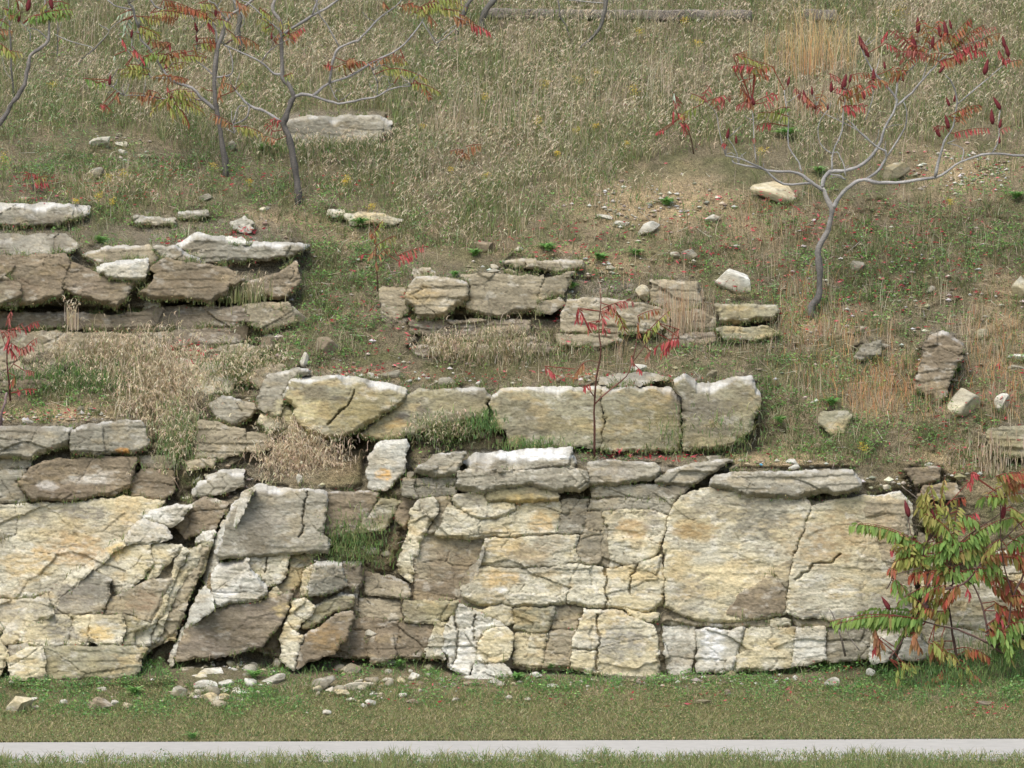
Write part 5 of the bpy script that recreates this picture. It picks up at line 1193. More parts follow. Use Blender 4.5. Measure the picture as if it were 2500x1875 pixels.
tuft(300, 900, 210, 1500, (.1, .3), OLIVE + STRAW, STRAW, 'wide tuft of curling dry grass on the ledge under the dark overhang, left part', seeds=900, lx=.2, seed=31, hpx=34, dd=.1)
tuft(385, 960, 120, 1500, (.1, .34), OLIVE + STRAW, STRAW, 'big shaggy tuft of dry grass hanging over the end of the left ledge', seeds=1500, lx=.5, seed=32, hpx=60, dd=.25, bend=(.4, 1.2), droop=(.8, 2.2))
tuft(430, 1070, 70, 420, (.08, .24), GREEN + OLIVE, GREEN + STRAW, 'green and straw grass trailing down beside the thin layered rock stack', seeds=160, lx=.1, seed=33, hpx=40, dd=.25, droop=(.6, 2.2))
tuft(600, 905, 140, 800, (.06, .2), OLIVE + GREEN, STRAW + OLIVE, 'seeding grass clump above the dished slab, left of the pale rounded boulder', seeds=600, lx=.3, seed=34, hpx=26)
tuft(735, 1120, 130, 1100, (.08, .22), STRAW, STRAW, 'matted dry grass tuft spilling below the overhanging ochre boulder', seeds=900, lx=.1, seed=35, hpx=34, dd=.15, droop=(.6, 1.8))
tuft(830, 1085, 50, 160, (.08, .16), GREEN, GREEN, 'bright green grass blades in the mouth of the black hollow', seed=36, hpx=8, dd=.1)
tuft(1185, 1040, 60, 220, (.06, .16), GREEN, GREEN + OLIVE, 'green grass growing in the gap between triangular slab and terrace slab', seed=37, hpx=14, dd=.32)
tuft(1090, 1050, 110, 500, (.05, .16), OLIVE + GREEN, OLIVE + STRAW, 'loose green weeds in front of the triangular slab', seed=38, hpx=20, dd=.3, seeds=120)
tuft(860, 1330, 120, 700, (.05, .18), GREEN + OLIVE, OLIVE + GREEN, 'yellow green grass filling the hollow left of the cream pillar', seed=39, hpx=34, dd=.32)
tuft(165, 940, 200, 1100, (.06, .2), GREEN, GREEN + STRAW[:2], 'green grass bank along the back of the left ledge', seed=40, hpx=26, dd=.05, seeds=200)
tuft(1730, 1075, 160, 520, (.08, .22), OLIVE + GREEN, OLIVE + STRAW, 'grey green weeds growing up the face of the blunt grey slab', seed=41, hpx=26, dd=.36)
tuft(1300, 1090, 120, 260, (.06, .14), OLIVE + GREEN, GREEN, 'low weeds along the foot of the lichen spotted slab', seed=42, hpx=8, dd=.36)
tuft(1230, 860, 150, 800, (.08, .24), OLIVE + STRAW, OLIVE + STRAW, 'grey green brushy grass below the middle ledge', seed=43, hpx=30, dd=.2, seeds=100)
tuft(1085, 860, 60, 260, (.1, .26), STRAW + OLIVE, STRAW, 'pale seeding grass stems at the left foot of the middle ledge', seed=44, hpx=16, seeds=160, dd=.25)
tuft(590, 735, 90, 160, (.12, .3), OLIVE, STRAW + OLIVE, 'thin seeding stems rising in front of the dark ledge at its right end', seed=45, hpx=14, seeds=60, dd=.45, bend=(.05, .5), droop=(0, .4))
tuft(175, 800, 20, 40, (.16, .3), STRAW, STRAW, 'few pale seed stems in front of the dark overhang, left part', seed=46, hpx=8, seeds=30, dd=.5, bend=(0, .3), droop=(0, .3))
tuft(1660, 800, 90, 260, (.2, .5), STRAW, STRAW + ORANGE, 'tall wispy straw stems left of the tan block', seed=47, hpx=20, dd=.2, bend=(0, .35), droop=(0, .2), wr=(.003, .005))
tuft(1985, 190, 150, 190, (.5, 1.1), ORANGE + STRAW, [lin(206, 178, 122), lin(190, 158, 104), lin(214, 190, 140)], 'tall upright golden straw grass clump in front of the wooden beams', name='tall_grass', seed=48, hpx=10, dd=.1, bend=(.0, .55), droop=(0, .25), wr=(.004, .007))
tuft(1960, 300, 160, 240, (.2, .5), ORANGE + STRAW, STRAW, 'shorter straw stems below the tall golden grass clump', seed=49, hpx=40, dd=.1, bend=(0, .4), droop=(0, .2), wr=(.004, .006))
tuft(1240, 330, 260, 120, (.35, .8), STRAW, STRAW, 'long pale leaning stems in the dry meadow left of the centre', name='tall_grass', seed=50, hpx=60, dd=.1, bend=(.1, .5), droop=(0, .1), lx=.5, wr=(.004, .006))
tuft(1560, 250, 260, 90, (.35, .8), STRAW, STRAW, 'long pale leaning stems in the dry meadow below the wooden beam', name='tall_grass', seed=51, hpx=60, dd=.1, bend=(.1, .6), droop=(0, .1), lx=.6, wr=(.004, .006))
tuft(2420, 1130, 110, 160, (.15, .35), STRAW, STRAW, 'dry grass stems on the bank above the leafy sumac', seed=52, hpx=30, dd=.1, bend=(0, .5))

tuft(830, 366, 230, 520, (.1, .26), OLIVE + GREEN, OLIVE + STRAW, 'meadow grass growing up before the rectangular grey block', seed=60, hpx=8, dd=.34, seeds=260)
tuft(2440, 1640, 150, 900, (.06, .22), OLIVE + GREEN, [g * 1.3 for g in GREEN] + OLIVE, 'tall green weeds at the lower right corner beneath the leafy sumac', seed=61, hpx=46, dd=.2, bend=(.3, 1.1), droop=(.2, 1.2))
tuft(2300, 1665, 170, 500, (.06, .18), GREEN, GREEN + OLIVE, 'green weeds round the stems of the leafy sumac', seed=62, hpx=26, dd=.2)

# leafy rosettes of weed
def rosette(px, py, wpx, label, seed, name='weed_rosette', cols=None, dd=0.04, n=60):
    r = np.random.default_rng(seed)
    d = float(Dt(np.array([px * 1.]), np.array([py * 1.]))[0]) - dd
    R = np.repeat(W(px, py, d)[None], n, 0) + r.normal(0, .01, (n, 3))
    a = r.uniform(0, 2 * math.pi, n)
    s = wpx * 1.25 * d / FPX / 2
    L = s * r.uniform(.5, 1.1, n)
    V, F, C = blades_mesh(R, L * .5, L * .24, np.cos(a), np.sin(a), r.uniform(1.2, 2.2, n), r.uniform(.3, .9, n), pal(GREEN, n, r), pal(cols or [lin(110, 152, 78), lin(98, 138, 74), lin(124, 160, 90)], n, r), 4, .7)
    o = mesh(name, V, [F], M_LEAF, C)
    return tag(o, label, 'weed')
for i, (x, y, w, lb) in enumerate([
    (1628, 496, 52, 'dark green rosette alone on the bare soil patch'), (1337, 607, 66, 'large bright green rosette on soil above the thin cracked slab'),
    (1466, 630, 54, 'bright green rosette right of the thin cracked slab'), (1552, 618, 46, 'green rosette with reddish stems beside wispy stalks'),
    (1160, 620, 50, 'flat green weed beside the brown rock poking from the soil'), (1905, 1028, 46, 'dark green leafy weed right of the blunt grey slab'),
    (2030, 985, 60, 'yellow green weed above the greenish grey rock'), (1110, 672, 34, 'small green weed on the top of the middle ledge'),
    (246, 588, 48, 'green weed cushion on the pale top of the dark ledge'), (250, 617, 34, 'small dark green cushion at the lip of the dark ledge'),
    (1395, 700, 44, 'green weed in the notch at the right end of the middle ledge'), (2335, 905, 44, 'dark green weed at the right side of the tall weathered rock'),
    (1262, 1655, 56, 'broad leaved weed at the cliff foot under the cream rows'), (1343, 1628, 34, 'fine leaved green tuft below the cream cliff'),
    (975, 1620, 34, 'green weed beside the shattered white pillar'), (470, 1798, 40, 'green weed at the edge of the path'),
    (2180, 1622, 50, 'yellow green sprig at the foot of the leafy sumac'), (2480, 480, 60, 'lime green leafy weed at the right on the bare bank'),
    (1920, 330, 80, 'green leafy weed behind the left branches of the right sumac'), (2000, 420, 60, 'green grassy weed under the central limb of the right sumac'),
    (880, 545, 60, 'green leaves at the top of the weedy gully right of the dark ledge'), (860, 300, 54, 'green weed in front of the rectangular grey block'),
    (655, 370, 90, 'lush green ferny weed beside the left sumac trunk'), (1000, 745, 30, 'small green weed at the left end of the middle ledge'),
    (330, 1690, 60, 'iris like green tuft with bluish flowers on the verge'), (620, 1650, 60, 'green weed cushion between the scree mound and the white slab')]):
    rosette(x, y, w, lb, 500 + i, dd=.06 if y < 1000 else .12)

# goldenrod sprigs
def goldenrod(px, py, hpx, label, seed, col=(lin(196, 168, 62), lin(206, 180, 84), lin(180, 150, 60)), wd=.35):
    r = np.random.default_rng(seed)
    d = float(Dt(np.array([px * 1.]), np.array([py + hpx * .6]))[0]) - .06
    base = W(px, py + hpx * .6, d); H = hpx * 1.1 * d / FPX
    root = empty('goldenrod', base, label, 'goldenrod')
    n = 5
    V, F, C = blades_mesh(base + r.normal(0, .008, (n, 3)) * [1, 1, 0], np.full(n, H) * r.uniform(.7, 1, n), np.full(n, .006), r.normal(.2, .4, n), r.normal(0, .3, n), r.uniform(0, .4, n), np.zeros(n), pal(OLIVE, n, r), pal(OLIVE, n, r), 4, .3)
    mesh('stem', V, [F], M_GRASS, C, root)
    tips = V.reshape(n, 10, 3)[:, 8]
    m = 150
    k = r.integers(0, n, m)
    P = tips[k] + np.stack([r.normal(0, 1, m) * H * wd * .3, r.normal(0, 1, m) * H * wd * .3, -np.abs(r.normal(0, 1, m)) * H * wd * .5 + .01], 1)
    V, F, C = leaves_cloud(P, r.uniform(.006, .014, m), r, pal(col, m, r), 1.4)
    mesh('flowers', V, [F], M_LEAF, C, root)
for i, (x, y, h, lb) in enumerate([
    (610, 450, 40, 'yellow goldenrod spike at the foot between the two left sumacs'), (240, 485, 36, 'yellow goldenrod above the pale slab at the left edge'), (265, 440, 34, 'goldenrod in weeds right of the grey block shaped stone'),
    (298, 432, 40, 'tall goldenrod sprig left of the second left sumac'), (183, 500, 28, 'small goldenrod tuft above the left flat slab'), (273, 497, 30, 'goldenrod low above the dark ledge at the left'),
    (846, 448, 40, 'goldenrod right of the main left sumac foot'), (130, 215, 40, 'ochre goldenrod in the meadow at the upper left'), (518, 412, 34, 'goldenrod beside the second left sumac trunk'),
    (10, 400, 60, 'large yellow goldenrod patch at the left edge'), (1183, 242, 40, 'goldenrod in the meadow right of the rectangular block'), (1330, 215, 40, 'goldenrod high in the dry meadow centre'),
    (1315, 305, 50, 'pair of bright goldenrod spikes in the centre of the meadow'), (1408, 325, 34, 'goldenrod spike right of the bright central pair'), (1548, 232, 50, 'goldenrod in the right part of the central meadow'),
    (1455, 184, 34, 'goldenrod high on the central meadow below the beam'), (1412, 205, 40, 'olive goldenrod left of the high central one'), (1450, 318, 34, 'goldenrod low in the central meadow beside pale stems'),
    (1100, 425, 34, 'goldenrod on the lower edge of the meadow left of centre'), (1186, 435, 30, 'orange goldenrod on the lower edge of the meadow'), (842, 455, 30, 'goldenrod behind the right side of the left sumac foot'),
    (906, 512, 36, 'bright yellow goldenrod above the pale ledge stones'), (1358, 382, 26, 'small orange goldenrod in the lower meadow'), (1528, 358, 28, 'round brownish yellow goldenrod at the lower right of the meadow'),
    (1032, 318, 30, 'goldenrod just right of the rectangular grey block'), (1555, 85, 36, 'olive goldenrod under the right end of the middle beam'), (1672, 60, 44, 'orange goldenrod below the long beam'),
    (2190, 42, 80, 'big yellow green goldenrod clump behind the right sumac top'), (1855, 380, 40, 'ochre goldenrod under the left limb of the right sumac'), (1700, 115, 34, 'olive goldenrod between beam and right sumac'),
    (970, 1120, 44, 'yellowish goldenrod on the layered ledge beside the white topped slab'), (1100, 1160, 40, 'olive yellow sprig at the left end of the thick slab'), (2105, 1100, 44, 'pale yellow green sprig right of the terrace on the weedy bank'), (2320, 500, 40, 'ochre sprig on the bare bank right of the sumac trunk')]):
    goldenrod(x, y, h, lb, 700 + i)
# ---------------------------------------------------------------- sumac trees, traced limb by limb
def TA(L): return [(u * .4069, v * .4069) for u, v in L]
def TB(L): return [(800 + u * .4069, v * .4069) for u, v in L]
def TC(L): return [(1600 + u * .4069, v * .4069) for u, v in L]
def TD(L): return [(u * .4069, 560 + v * .4069) for u, v in L]
def TE(L): return [(800 + u * .4069, 560 + v * .4069) for u, v in L]
def TI(L): return [(1600 + u * .4371, 1150 + v * .4371) for u, v in L]

def smooth_path(P, n=6):
    P = np.array(P, float)
    if len(P) < 3: 
        t = np.linspace(0, 1, 2 * n)[:, None]; return P[0] * (1 - t) + P[-1] * t
    Q = np.vstack([2 * P[0] - P[1], P, 2 * P[-1] - P[-2]]); out = []
    for i in range(1, len(Q) - 2):
        for k in range(n):
            t = k / n; a, b, c, d = Q[i - 1:i + 3]
            out.append(.5 * ((2 * b) + (-a + c) * t + (2 * a - 5 * b + 4 * c - d) * t * t + (-a + 3 * b - 3 * c + d) * t ** 3))
    out.append(P[-1]); return np.array(out)

def tube(P3, R, ns=7):
    """P3 (n,3) path, R (n,) radii -> verts, quads"""
    n = len(P3); T = np.gradient(P3, axis=0); T /= np.linalg.norm(T, axis=1)[:, None] + 1e-9
    up = np.array([0, 1.0, 0]); A = np.cross(T, up); A /= np.linalg.norm(A, axis=1)[:, None] + 1e-9; Bv = np.cross(T, A)
    th = np.arange(ns) * 2 * math.pi / ns
    V = P3[:, None] + (A[:, None] * np.cos(th)[None, :, None] + Bv[:, None] * np.sin(th)[None, :, None]) * R[:, None, None]
    V = np.concatenate([V.reshape(-1, 3), P3[:1], P3[-1:]])
    i, j = np.meshgrid(np.arange(n - 1), np.arange(ns), indexing='ij')
    F = np.stack([i * ns + j, i * ns + (j + 1) % ns, (i + 1) * ns + (j + 1) % ns, (i + 1) * ns + j], -1).reshape(-1, 4)
    jj = np.arange(ns); c0 = n * ns
    T3 = np.concatenate([np.stack([(jj + 1) % ns, jj, jj * 0 + c0], 1), np.stack([(n - 1) * ns + jj, (n - 1) * ns + (jj + 1) % ns, jj * 0 + c0 + 1], 1)])
    return V, F, T3

LC = {'R': (lin(192, 92, 88), lin(176, 78, 80)), 'r': (lin(172, 112, 96), lin(164, 96, 88)), 'O': (lin(178, 124, 90), lin(156, 126, 82)), 'G': (lin(120, 154, 80), lin(142, 164, 86)),
      'Y': (lin(150, 162, 84), lin(168, 160, 92)), 'M': (lin(128, 124, 62), lin(178, 92, 74)), 'P': (lin(196, 206, 184), lin(170, 190, 150)), 'D': (lin(108, 138, 68), lin(126, 144, 72)), 'B': (lin(150, 112, 66), lin(172, 96, 70))}
BARK = lin(158, 156, 148)

def sumac(name, label, cat, limbs, leaves, cones, root=None, dd=.1, seed=1, bark=BARK, LL=58, leafscale=1.0, group=None, dbase=None, spread=.0007):
    r = np.random.default_rng(seed)
    x0, y0 = limbs[0][0][0]
    if dbase is None: dbase = float(Dt(np.array([x0]), np.array([y0]))[0]) - dd
    rt = empty(name, W(x0, y0, dbase), label, cat, group)
    rt.empty_display_size = .3
    nodes = []  # (px, py, d)
    for bi, (path, ra, rb) in enumerate(limbs):
        P = smooth_path(path, 3)
        n = len(P)
        if nodes:
            N = np.array(nodes); k = np.argmin((N[:, 0] - P[0, 0]) ** 2 + (N[:, 1] - P[0, 1]) ** 2); d0 = N[k, 2]
            ln = np.hypot(*(P[-1] - P[0]))
            d = d0 + np.linspace(0, 1, n) ** 1.2 * r.uniform(-1, .6) * ln * spread * 2
        else:
            d = np.full(n, dbase) + np.linspace(0, 1, n) * -.05
        q = P + np.stack([fbm(np.arange(n) * .5, np.full(n, bi * 3.), seed, 2), fbm(np.arange(n) * .5, np.full(n, bi * 3. + 7), seed, 2)], 1) * min(2.6, rb * 1.5)
        rad = np.linspace(ra * (1 if bi == 0 else .85), rb * .82, n) * d / FPX * (1 + .3 * fbm(np.arange(n) * .7, np.full(n, bi * 5.), seed + 2, 2))
        P3 = W(q[:, 0], q[:, 1], d)
        if bi == 0: P3[0, 2] -= .08
        V, F, T3 = tube(P3, rad)
        c = np.tile(bark, (len(V), 1)) * (1 + .18 * fbm(V[:, 2] * 40, V[:, 0] * 40, seed))[:, None]
        c = mixc(c, bark * .5, sm(.45, .62, fbm(V[:, 2] * 12, V[:, 0] * 9, seed + 3) * .5 + .5) * .7)
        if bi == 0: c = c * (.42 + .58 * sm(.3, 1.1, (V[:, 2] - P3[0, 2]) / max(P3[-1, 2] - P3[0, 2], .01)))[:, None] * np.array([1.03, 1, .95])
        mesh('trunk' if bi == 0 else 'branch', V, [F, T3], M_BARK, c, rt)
        nodes += [(q[i, 0], q[i, 1], d[i]) for i in range(n)]
    if len(limbs) > 8 and LL < 80:
        for tw in range(44):
            path = limbs[r.integers(1, len(limbs))][0]; q = path[-1] if r.uniform() < .5 else path[r.integers(len(path) // 2, len(path))]
            k = np.argmin((np.array(nodes)[:, 0] - q[0]) ** 2 + (np.array(nodes)[:, 1] - q[1]) ** 2); q0 = nodes[k]
            an = r.uniform(-1.3, 1.3); L = r.uniform(12, 48); an2 = an + r.normal(0, .5)
            pp = [(q0[0], q0[1], q0[2])]
            pp.append((q0[0] + math.sin(an) * L * .5, q0[1] - math.cos(an) * L * .5, q0[2] + r.normal(0, .04)))
            pp.append((pp[1][0] + math.sin(an2) * L * .5, pp[1][1] - math.cos(an2) * L * .5, pp[1][2] + r.normal(0, .04)))
            pp = np.array(pp); V, F, T3 = tube(W(pp[:, 0], pp[:, 1], pp[:, 2]), np.array([.0055, .0042, .003]), 5)
            mesh('twig', V, [F, T3], M_BARK, np.tile(bark * r.uniform(.5, 1), (len(V), 1)), rt)
    N = np.array(nodes)
    Vs, Fs, Cs = [], [], []; off = 0
    if LL > 80:
        leaves = leaves + [(a + r.normal(0, 12), b + r.normal(0, 12), c + r.normal(0, 22), e + r.normal(0, 18), k) for a, b, c, e, k in leaves if r.uniform() < .65 and k not in 'Rr']
    elif len(leaves) > 30:
        leaves = leaves + [(a + r.normal(0, 14), b + r.normal(0, 14), c + r.normal(0, 18), e + r.normal(0, 14), k) for a, b, c, e, k in leaves if r.uniform() < .25 and k != 'R']
    for li, (a, b, c, e, code) in enumerate(leaves):
        k = np.argmin((N[:, 0] - a) ** 2 + (N[:, 1] - b) ** 2); d0 = N[k, 2]
        L = math.hypot(c - a, e - b)
        npair = max(4, int(L / (7.6 * leafscale)))
        d1 = d0 + r.uniform(-.0009, .0006) * L
        sag = r.uniform(.06, .18) * L
        t = np.linspace(0, 1, npair * 2 + 2)
        rx = a + (c - a) * t; ry = b + (e - b) * t - sag * 4 * t * (1 - t) * .6; rd = d0 + (d1 - d0) * t - .02
        RP = W(rx, ry, rd)
        if math.hypot(N[k, 0] - a, N[k, 1] - b) > 5:
            lp = W(N[k, 0], N[k, 1], d0)
            RP2 = np.vstack([lp + (RP[0] - lp) * s for s in np.linspace(0, .95, 4)] + [RP])
        else: RP2 = RP
        c1, c2 = LC[code]
        V, F, T3 = tube(RP2, np.linspace(.005, .0025, len(RP2)), 4)
        Vs.append(V); Fs.append(np.concatenate([F, np.concatenate([T3, T3[:, :1]], 1)]) + off); Cs.append(np.tile(lin(150, 84, 70), (len(V), 1))); off += len(V)
        rl = r.uniform(.75, 1.1)
        dirv = RP[-1] - RP[0]; dirv /= np.linalg.norm(dirv) + 1e-9
        hang = r.uniform(.55, 1.0)
        for i in range(npair):
            for s in (-1, 1):
                if r.uniform() < .08: continue
                tt = (i + .8) / (npair + .3)
                base = RP[min(int(tt * (len(RP) - 1)), len(RP) - 1)]
                ln = LL * leafscale * .0041 * .42 * rl * (1 - .45 * abs(tt - .4) ** 1.0) * r.uniform(.85, 1.12) * min(1, .45 + L / 75)
                side = np.array([-dirv[2] * s * .15, s * .9, dirv[0] * s * .15])
                if hang < .68: side += np.array([-dirv[2], 0, dirv[0]]) * s * .9
                dv = dirv * .35 + side * .55 + np.array([0, -.1, -1.0 * hang]) + r.normal(0, .22, 3)
                dv /= np.linalg.norm(dv)
                wv = np.cross(dv, np.array([r.normal(0, .3), -1, r.normal(0, .4)])); wv /= np.linalg.norm(wv) + 1e-9
                w = ln * (.135 if LL > 80 else .11)
                nrm = np.cross(dv, wv)
                m = base + dv * ln * .4; m2 = base + dv * ln * .72 + nrm * ln * .05 + np.array([0, 0, -.1 * ln])
                tip = base + dv * ln + np.array([0, 0, -.22 * ln])
                V = np.array([base, m - wv * w, m + wv * w, m2 - wv * w * .75, m2 + wv * w * .75, tip, (m + nrm * ln * .03)])
                f = np.array([[0, 1, 6, 2], [1, 3, 4, 2], [3, 5, 5, 4]])
                cc = c1 + (c2 - c1) * np.clip(tt + r.normal(0, .4), 0, 1)
                if r.uniform() < .1: cc = cc * .5 + lin(170, 120, 90) * .5
                cc = cc * (1 + r.normal(0, .13))
                Vs.append(V[:6]); Fs.append(np.array([[0, 1, 2, 2], [1, 3, 4, 2], [3, 5, 4, 4]])[:, :] + off); Cs.append(np.tile(cc, (6, 1))); off += 6
    if Vs:
        F = np.concatenate(Fs)
        tri = (F[:, 2] == F[:, 3]) | (F[:, 0] == F[:, 3])
        Ft = F[tri][:, :3]
        mesh('foliage', np.concatenate(Vs), [F[~tri], Ft], M_LEAF, np.concatenate(Cs), rt, smooth=False)
    for ci, cn in enumerate(cones):
        x, y = cn[0], cn[1]; h = (cn[2] if len(cn) > 2 else 44); an = cn[3] if len(cn) > 3 else r.uniform(-14, 14)
        k = np.argmin((N[:, 0] - x) ** 2 + (N[:, 1] - y - h / 2) ** 2); d0 = N[k, 2] - .01
        s = d0 / FPX
        V, F = ico(3); q = V * 4.3 + ci
        V = V * (1 + .22 * fbm(q[:, 0] + q[:, 2] * .5, q[:, 1] + q[:, 2], ci + 40, 3))[:, None]
        V = V * np.array([.14, .14, .5]) * [h, h, h] * s * [[1, 1, 1]]
        V[:, :2] *= (1 - .45 * np.clip(V[:, 2:3] / (h * s * .5), -.6, 1))
        a = math.radians(an); V = np.stack([V[:, 0] * math.cos(a) + V[:, 2] * math.sin(a), V[:, 1], -V[:, 0] * math.sin(a) + V[:, 2] * math.cos(a)], 1)
        c = np.tile(lin(112, 52, 54), (len(V), 1)) * (1 + .35 * fbm(q[:, 0] * 2, q[:, 1] * 2 + q[:, 2], ci, 2))[:, None]
        ctr = W(x, y, d0)
        lp = W(N[k, 0], N[k, 1], N[k, 2])
        bot = ctr - np.array([math.sin(a), 0, math.cos(a)]) * h * s * .42
        if np.linalg.norm(lp - bot) > .02:
            Vt, Ft, T3 = tube(np.stack([lp + (bot - lp) * t for t in (0, .5, 1)]), np.array([.004, .0035, .003]), 5)
            mesh('twig', Vt, [Ft, T3], M_BARK, np.tile(lin(112, 88, 78), (len(Vt), 1)), rt)
        mesh('fruit_cluster', V + ctr, [F], M_CONE, c, rt)
    return rt

def TR(f, L): return [(*f([(a, b)])[0], *f([(c, d)])[0], k) for a, b, c, d, k in L]
def TP(f, L, h=44): return [(*f([(l[0], l[1])])[0], *(l[2:] or (h,))) for l in L]

# right-hand sumac
limbs = [
 ([(1978, 768), (1984, 745), (1999, 723), (2001, 680), (2000, 641), (1996, 617), (2008, 588), (2023, 560), (2028, 530), (2029, 507), (2019, 484), (2007, 460)], 9, 6.5),
 (TC([(1065, 1250), (1110, 1180), (1180, 1110), (1250, 1082), (1340, 1100), (1500, 1095), (1680, 1060), (1760, 1020), (1840, 970), (2020, 920), (2212, 940), (2350, 905)]), 6.5, 3),
 (TC([(1000, 1130), (1010, 1080), (1050, 1030), (1130, 1025), (1250, 985), (1330, 890), (1380, 770), (1440, 640), (1440, 580), (1350, 480), (1290, 400), (1240, 290)]), 6.5, 2),
 (TC([(1005, 1140), (930, 1090), (860, 1040), (700, 1025), (630, 1010), (500, 985), (460, 965)]), 5.5, 2.2),
 (TC([(940, 1100), (770, 1105), (660, 1020), (560, 970), (420, 930)]), 4, 2),
 (TC([(1680, 1060), (1710, 940), (1730, 850), (1790, 760), (1810, 600), (1780, 500), (1740, 450)]), 4.2, 1.6),
 (TC([(1810, 630), (1960, 500), (2090, 390)]), 2, 1.2),
 (TC([(1250, 1082), (1330, 1030), (1380, 950), (1380, 910), (1310, 870), (1180, 745)]), 5, 2.2),
 (TC([(1385, 940), (1480, 800), (1510, 700), (1490, 610)]), 3, 1.4),
 (TC([(1840, 970), (1850, 910), (1830, 880), (1750, 860)]), 2.4, 1.2),
 (TC([(2020, 920), (2060, 840), (2060, 720), (2070, 640)]), 2.2, 1.2),
 (TC([(1450, 630), (1540, 560), (1600, 480), (1680, 400), (1700, 370)]), 4, 1.5),
 (TC([(1050, 1045), (1100, 1055), (1140, 1075)]), 3.2, 2),
 (TC([(1060, 1025), (1062, 920), (1120, 780), (1130, 650), (1150, 540)]), 3, 1.2),
 (TC([(1062, 920), (1100, 920), (1130, 990), (1145, 1060)]), 2, 1.2),
 (TC([(1062, 920), (1010, 890), (980, 840), (985, 740), (1035, 660)]), 2.2, 1.2),
 (TC([(875, 1030), (860, 970), (800, 880), (795, 700), (780, 620), (775, 540)]), 2.4, 1.4),
 (TC([(605, 975), (590, 850), (585, 720), (580, 620)]), 1.8, 1.2),
 (TC([(420, 930), (385, 800), (365, 680), (300, 610)]), 1.8, 1.0),
 (TC([(1440, 600), (1450, 500), (1480, 460), (1560, 380), (1560, 280)]), 2.4, 1.2),
 (TC([(1600, 480), (1620, 420), (1650, 300)]), 2, 1.0), (TC([(1320, 880), (1240, 800), (1100, 720), (960, 660)]), 2.2, 1.0),
 (TC([(1260, 720), (1300, 600), (1310, 450)]), 1.6, 1.0), (TC([(500, 985), (480, 900), (435, 830)]), 1.6, 1.0), (TC([(1700, 370), (1760, 320), (1860, 270), (1960, 240)]), 1.8, 1.0),
]
LEFTMIX = lambda L, sd: [(a, b, c, d, {'R': 'RO'[(i * 7 + sd) % 2], 'r': 'OB'[i % 2], 'O': 'OBY'[(i * 5 + sd) % 3]}.get(k, k)) for i, (a, b, c, d, k) in enumerate(L)]
lv = TR(TC, [(1760,250,1900,100,'M'),(1790,300,2050,160,'r'),(1800,320,1990,310,'R'),(1780,330,1990,240,'R'),(1700,370,1620,330,'O'),(1640,330,1500,300,'r'),(1570,330,1430,170,'r'),(1600,300,1720,110,'M'),(1640,230,1590,110,'M'),
 (1700,370,1840,350,'R'),(1700,380,1880,330,'O'),(1500,340,1460,380,'R'),(1400,180,1350,250,'R'),(1380,260,1460,300,'R'),(1290,470,1400,500,'M'),(1360,440,1480,410,'M'),(1960,240,2080,200,'O'),(2060,300,2090,370,'R'),(2080,370,2130,340,'R'),
 (2130,370,2212,360,'O'),(1760,700,1950,630,'M'),(1790,800,2010,770,'R'),(1740,760,1660,770,'r'),(2070,780,2130,760,'r'),(1160,590,1300,520,'M'),(1180,560,1060,520,'R'),(1100,590,1240,500,'M'),(960,640,880,560,'B'),(980,640,1010,540,'O'),
 (1000,660,880,610,'r'),(940,620,830,520,'r'),(1120,640,1270,640,'R'),(1140,640,1200,680,'R'),(1040,440,1120,480,'r'),(800,700,600,680,'Y'),(790,650,720,680,'D'),(700,740,600,760,'R'),(590,640,500,520,'B'),(590,600,480,640,'r'),
 (640,590,740,570,'R'),(600,400,460,400,'R'),(460,400,600,430,'M'),(560,420,720,400,'M'),(470,340,560,300,'O'),(480,330,640,390,'Y'),(700,400,560,360,'Y'),(590,450,690,460,'B'),(500,500,560,470,'B'),(600,470,500,500,'P'),
 (360,590,420,570,'R'),(300,600,210,560,'Y'),(280,610,330,510,'r'),(370,640,460,570,'r'),(250,640,150,700,'Y'),(330,600,360,600,'O'),(430,870,400,860,'R'),(580,840,600,830,'r'),(1300,520,1300,470,'R'),(1560,250,1540,180,'B'),
 (1640,300,1520,270,'B'),(1660,280,1780,200,'O'),(1500,420,1400,470,'B'),(1830,700,1960,640,'O'),(1480,420,1560,330,'M'),(1750,330,1640,330,'B'),(640,620,720,600,'r'),(1180,450,1300,440,'B'),(1840,260,1700,180,'M'),(1240,250,1230,240,'r')])
cones = TP(TC, [(1235,255,38,-20),(1265,310,30,-25),(800,485,24),(895,575,30),(585,600,26),(435,800,26),(485,835,22),(1575,150,38),(1550,265,46),(1665,250,30),(1740,170,38,-10),(1770,145,24),(1705,190,30,-15),(1310,450,32),(1375,390,20),(1135,490,40),
 (1170,470,22),(1055,520,28),(940,545,22),(2110,300,34,-15),(2090,250,30,-10),(1985,400,40),(2020,700,38,-5),(2050,620,36,-30),(2070,740,24),(2065,840,18),(1750,730,34,-15),(1690,790,30,-30),(1250,570,22),(1720,415,24,40),(1485,465,20),(1755,610,24,-20),(1035,640,16),(1795,590,18)])
sumac('sumac_tree', 'bare limbed sumac tree with pale bark and dark red fruit spikes on the right slope', 'tree', limbs, lv, cones, seed=11, dd=.05, dbase=None, bark=lin(164, 161, 156))

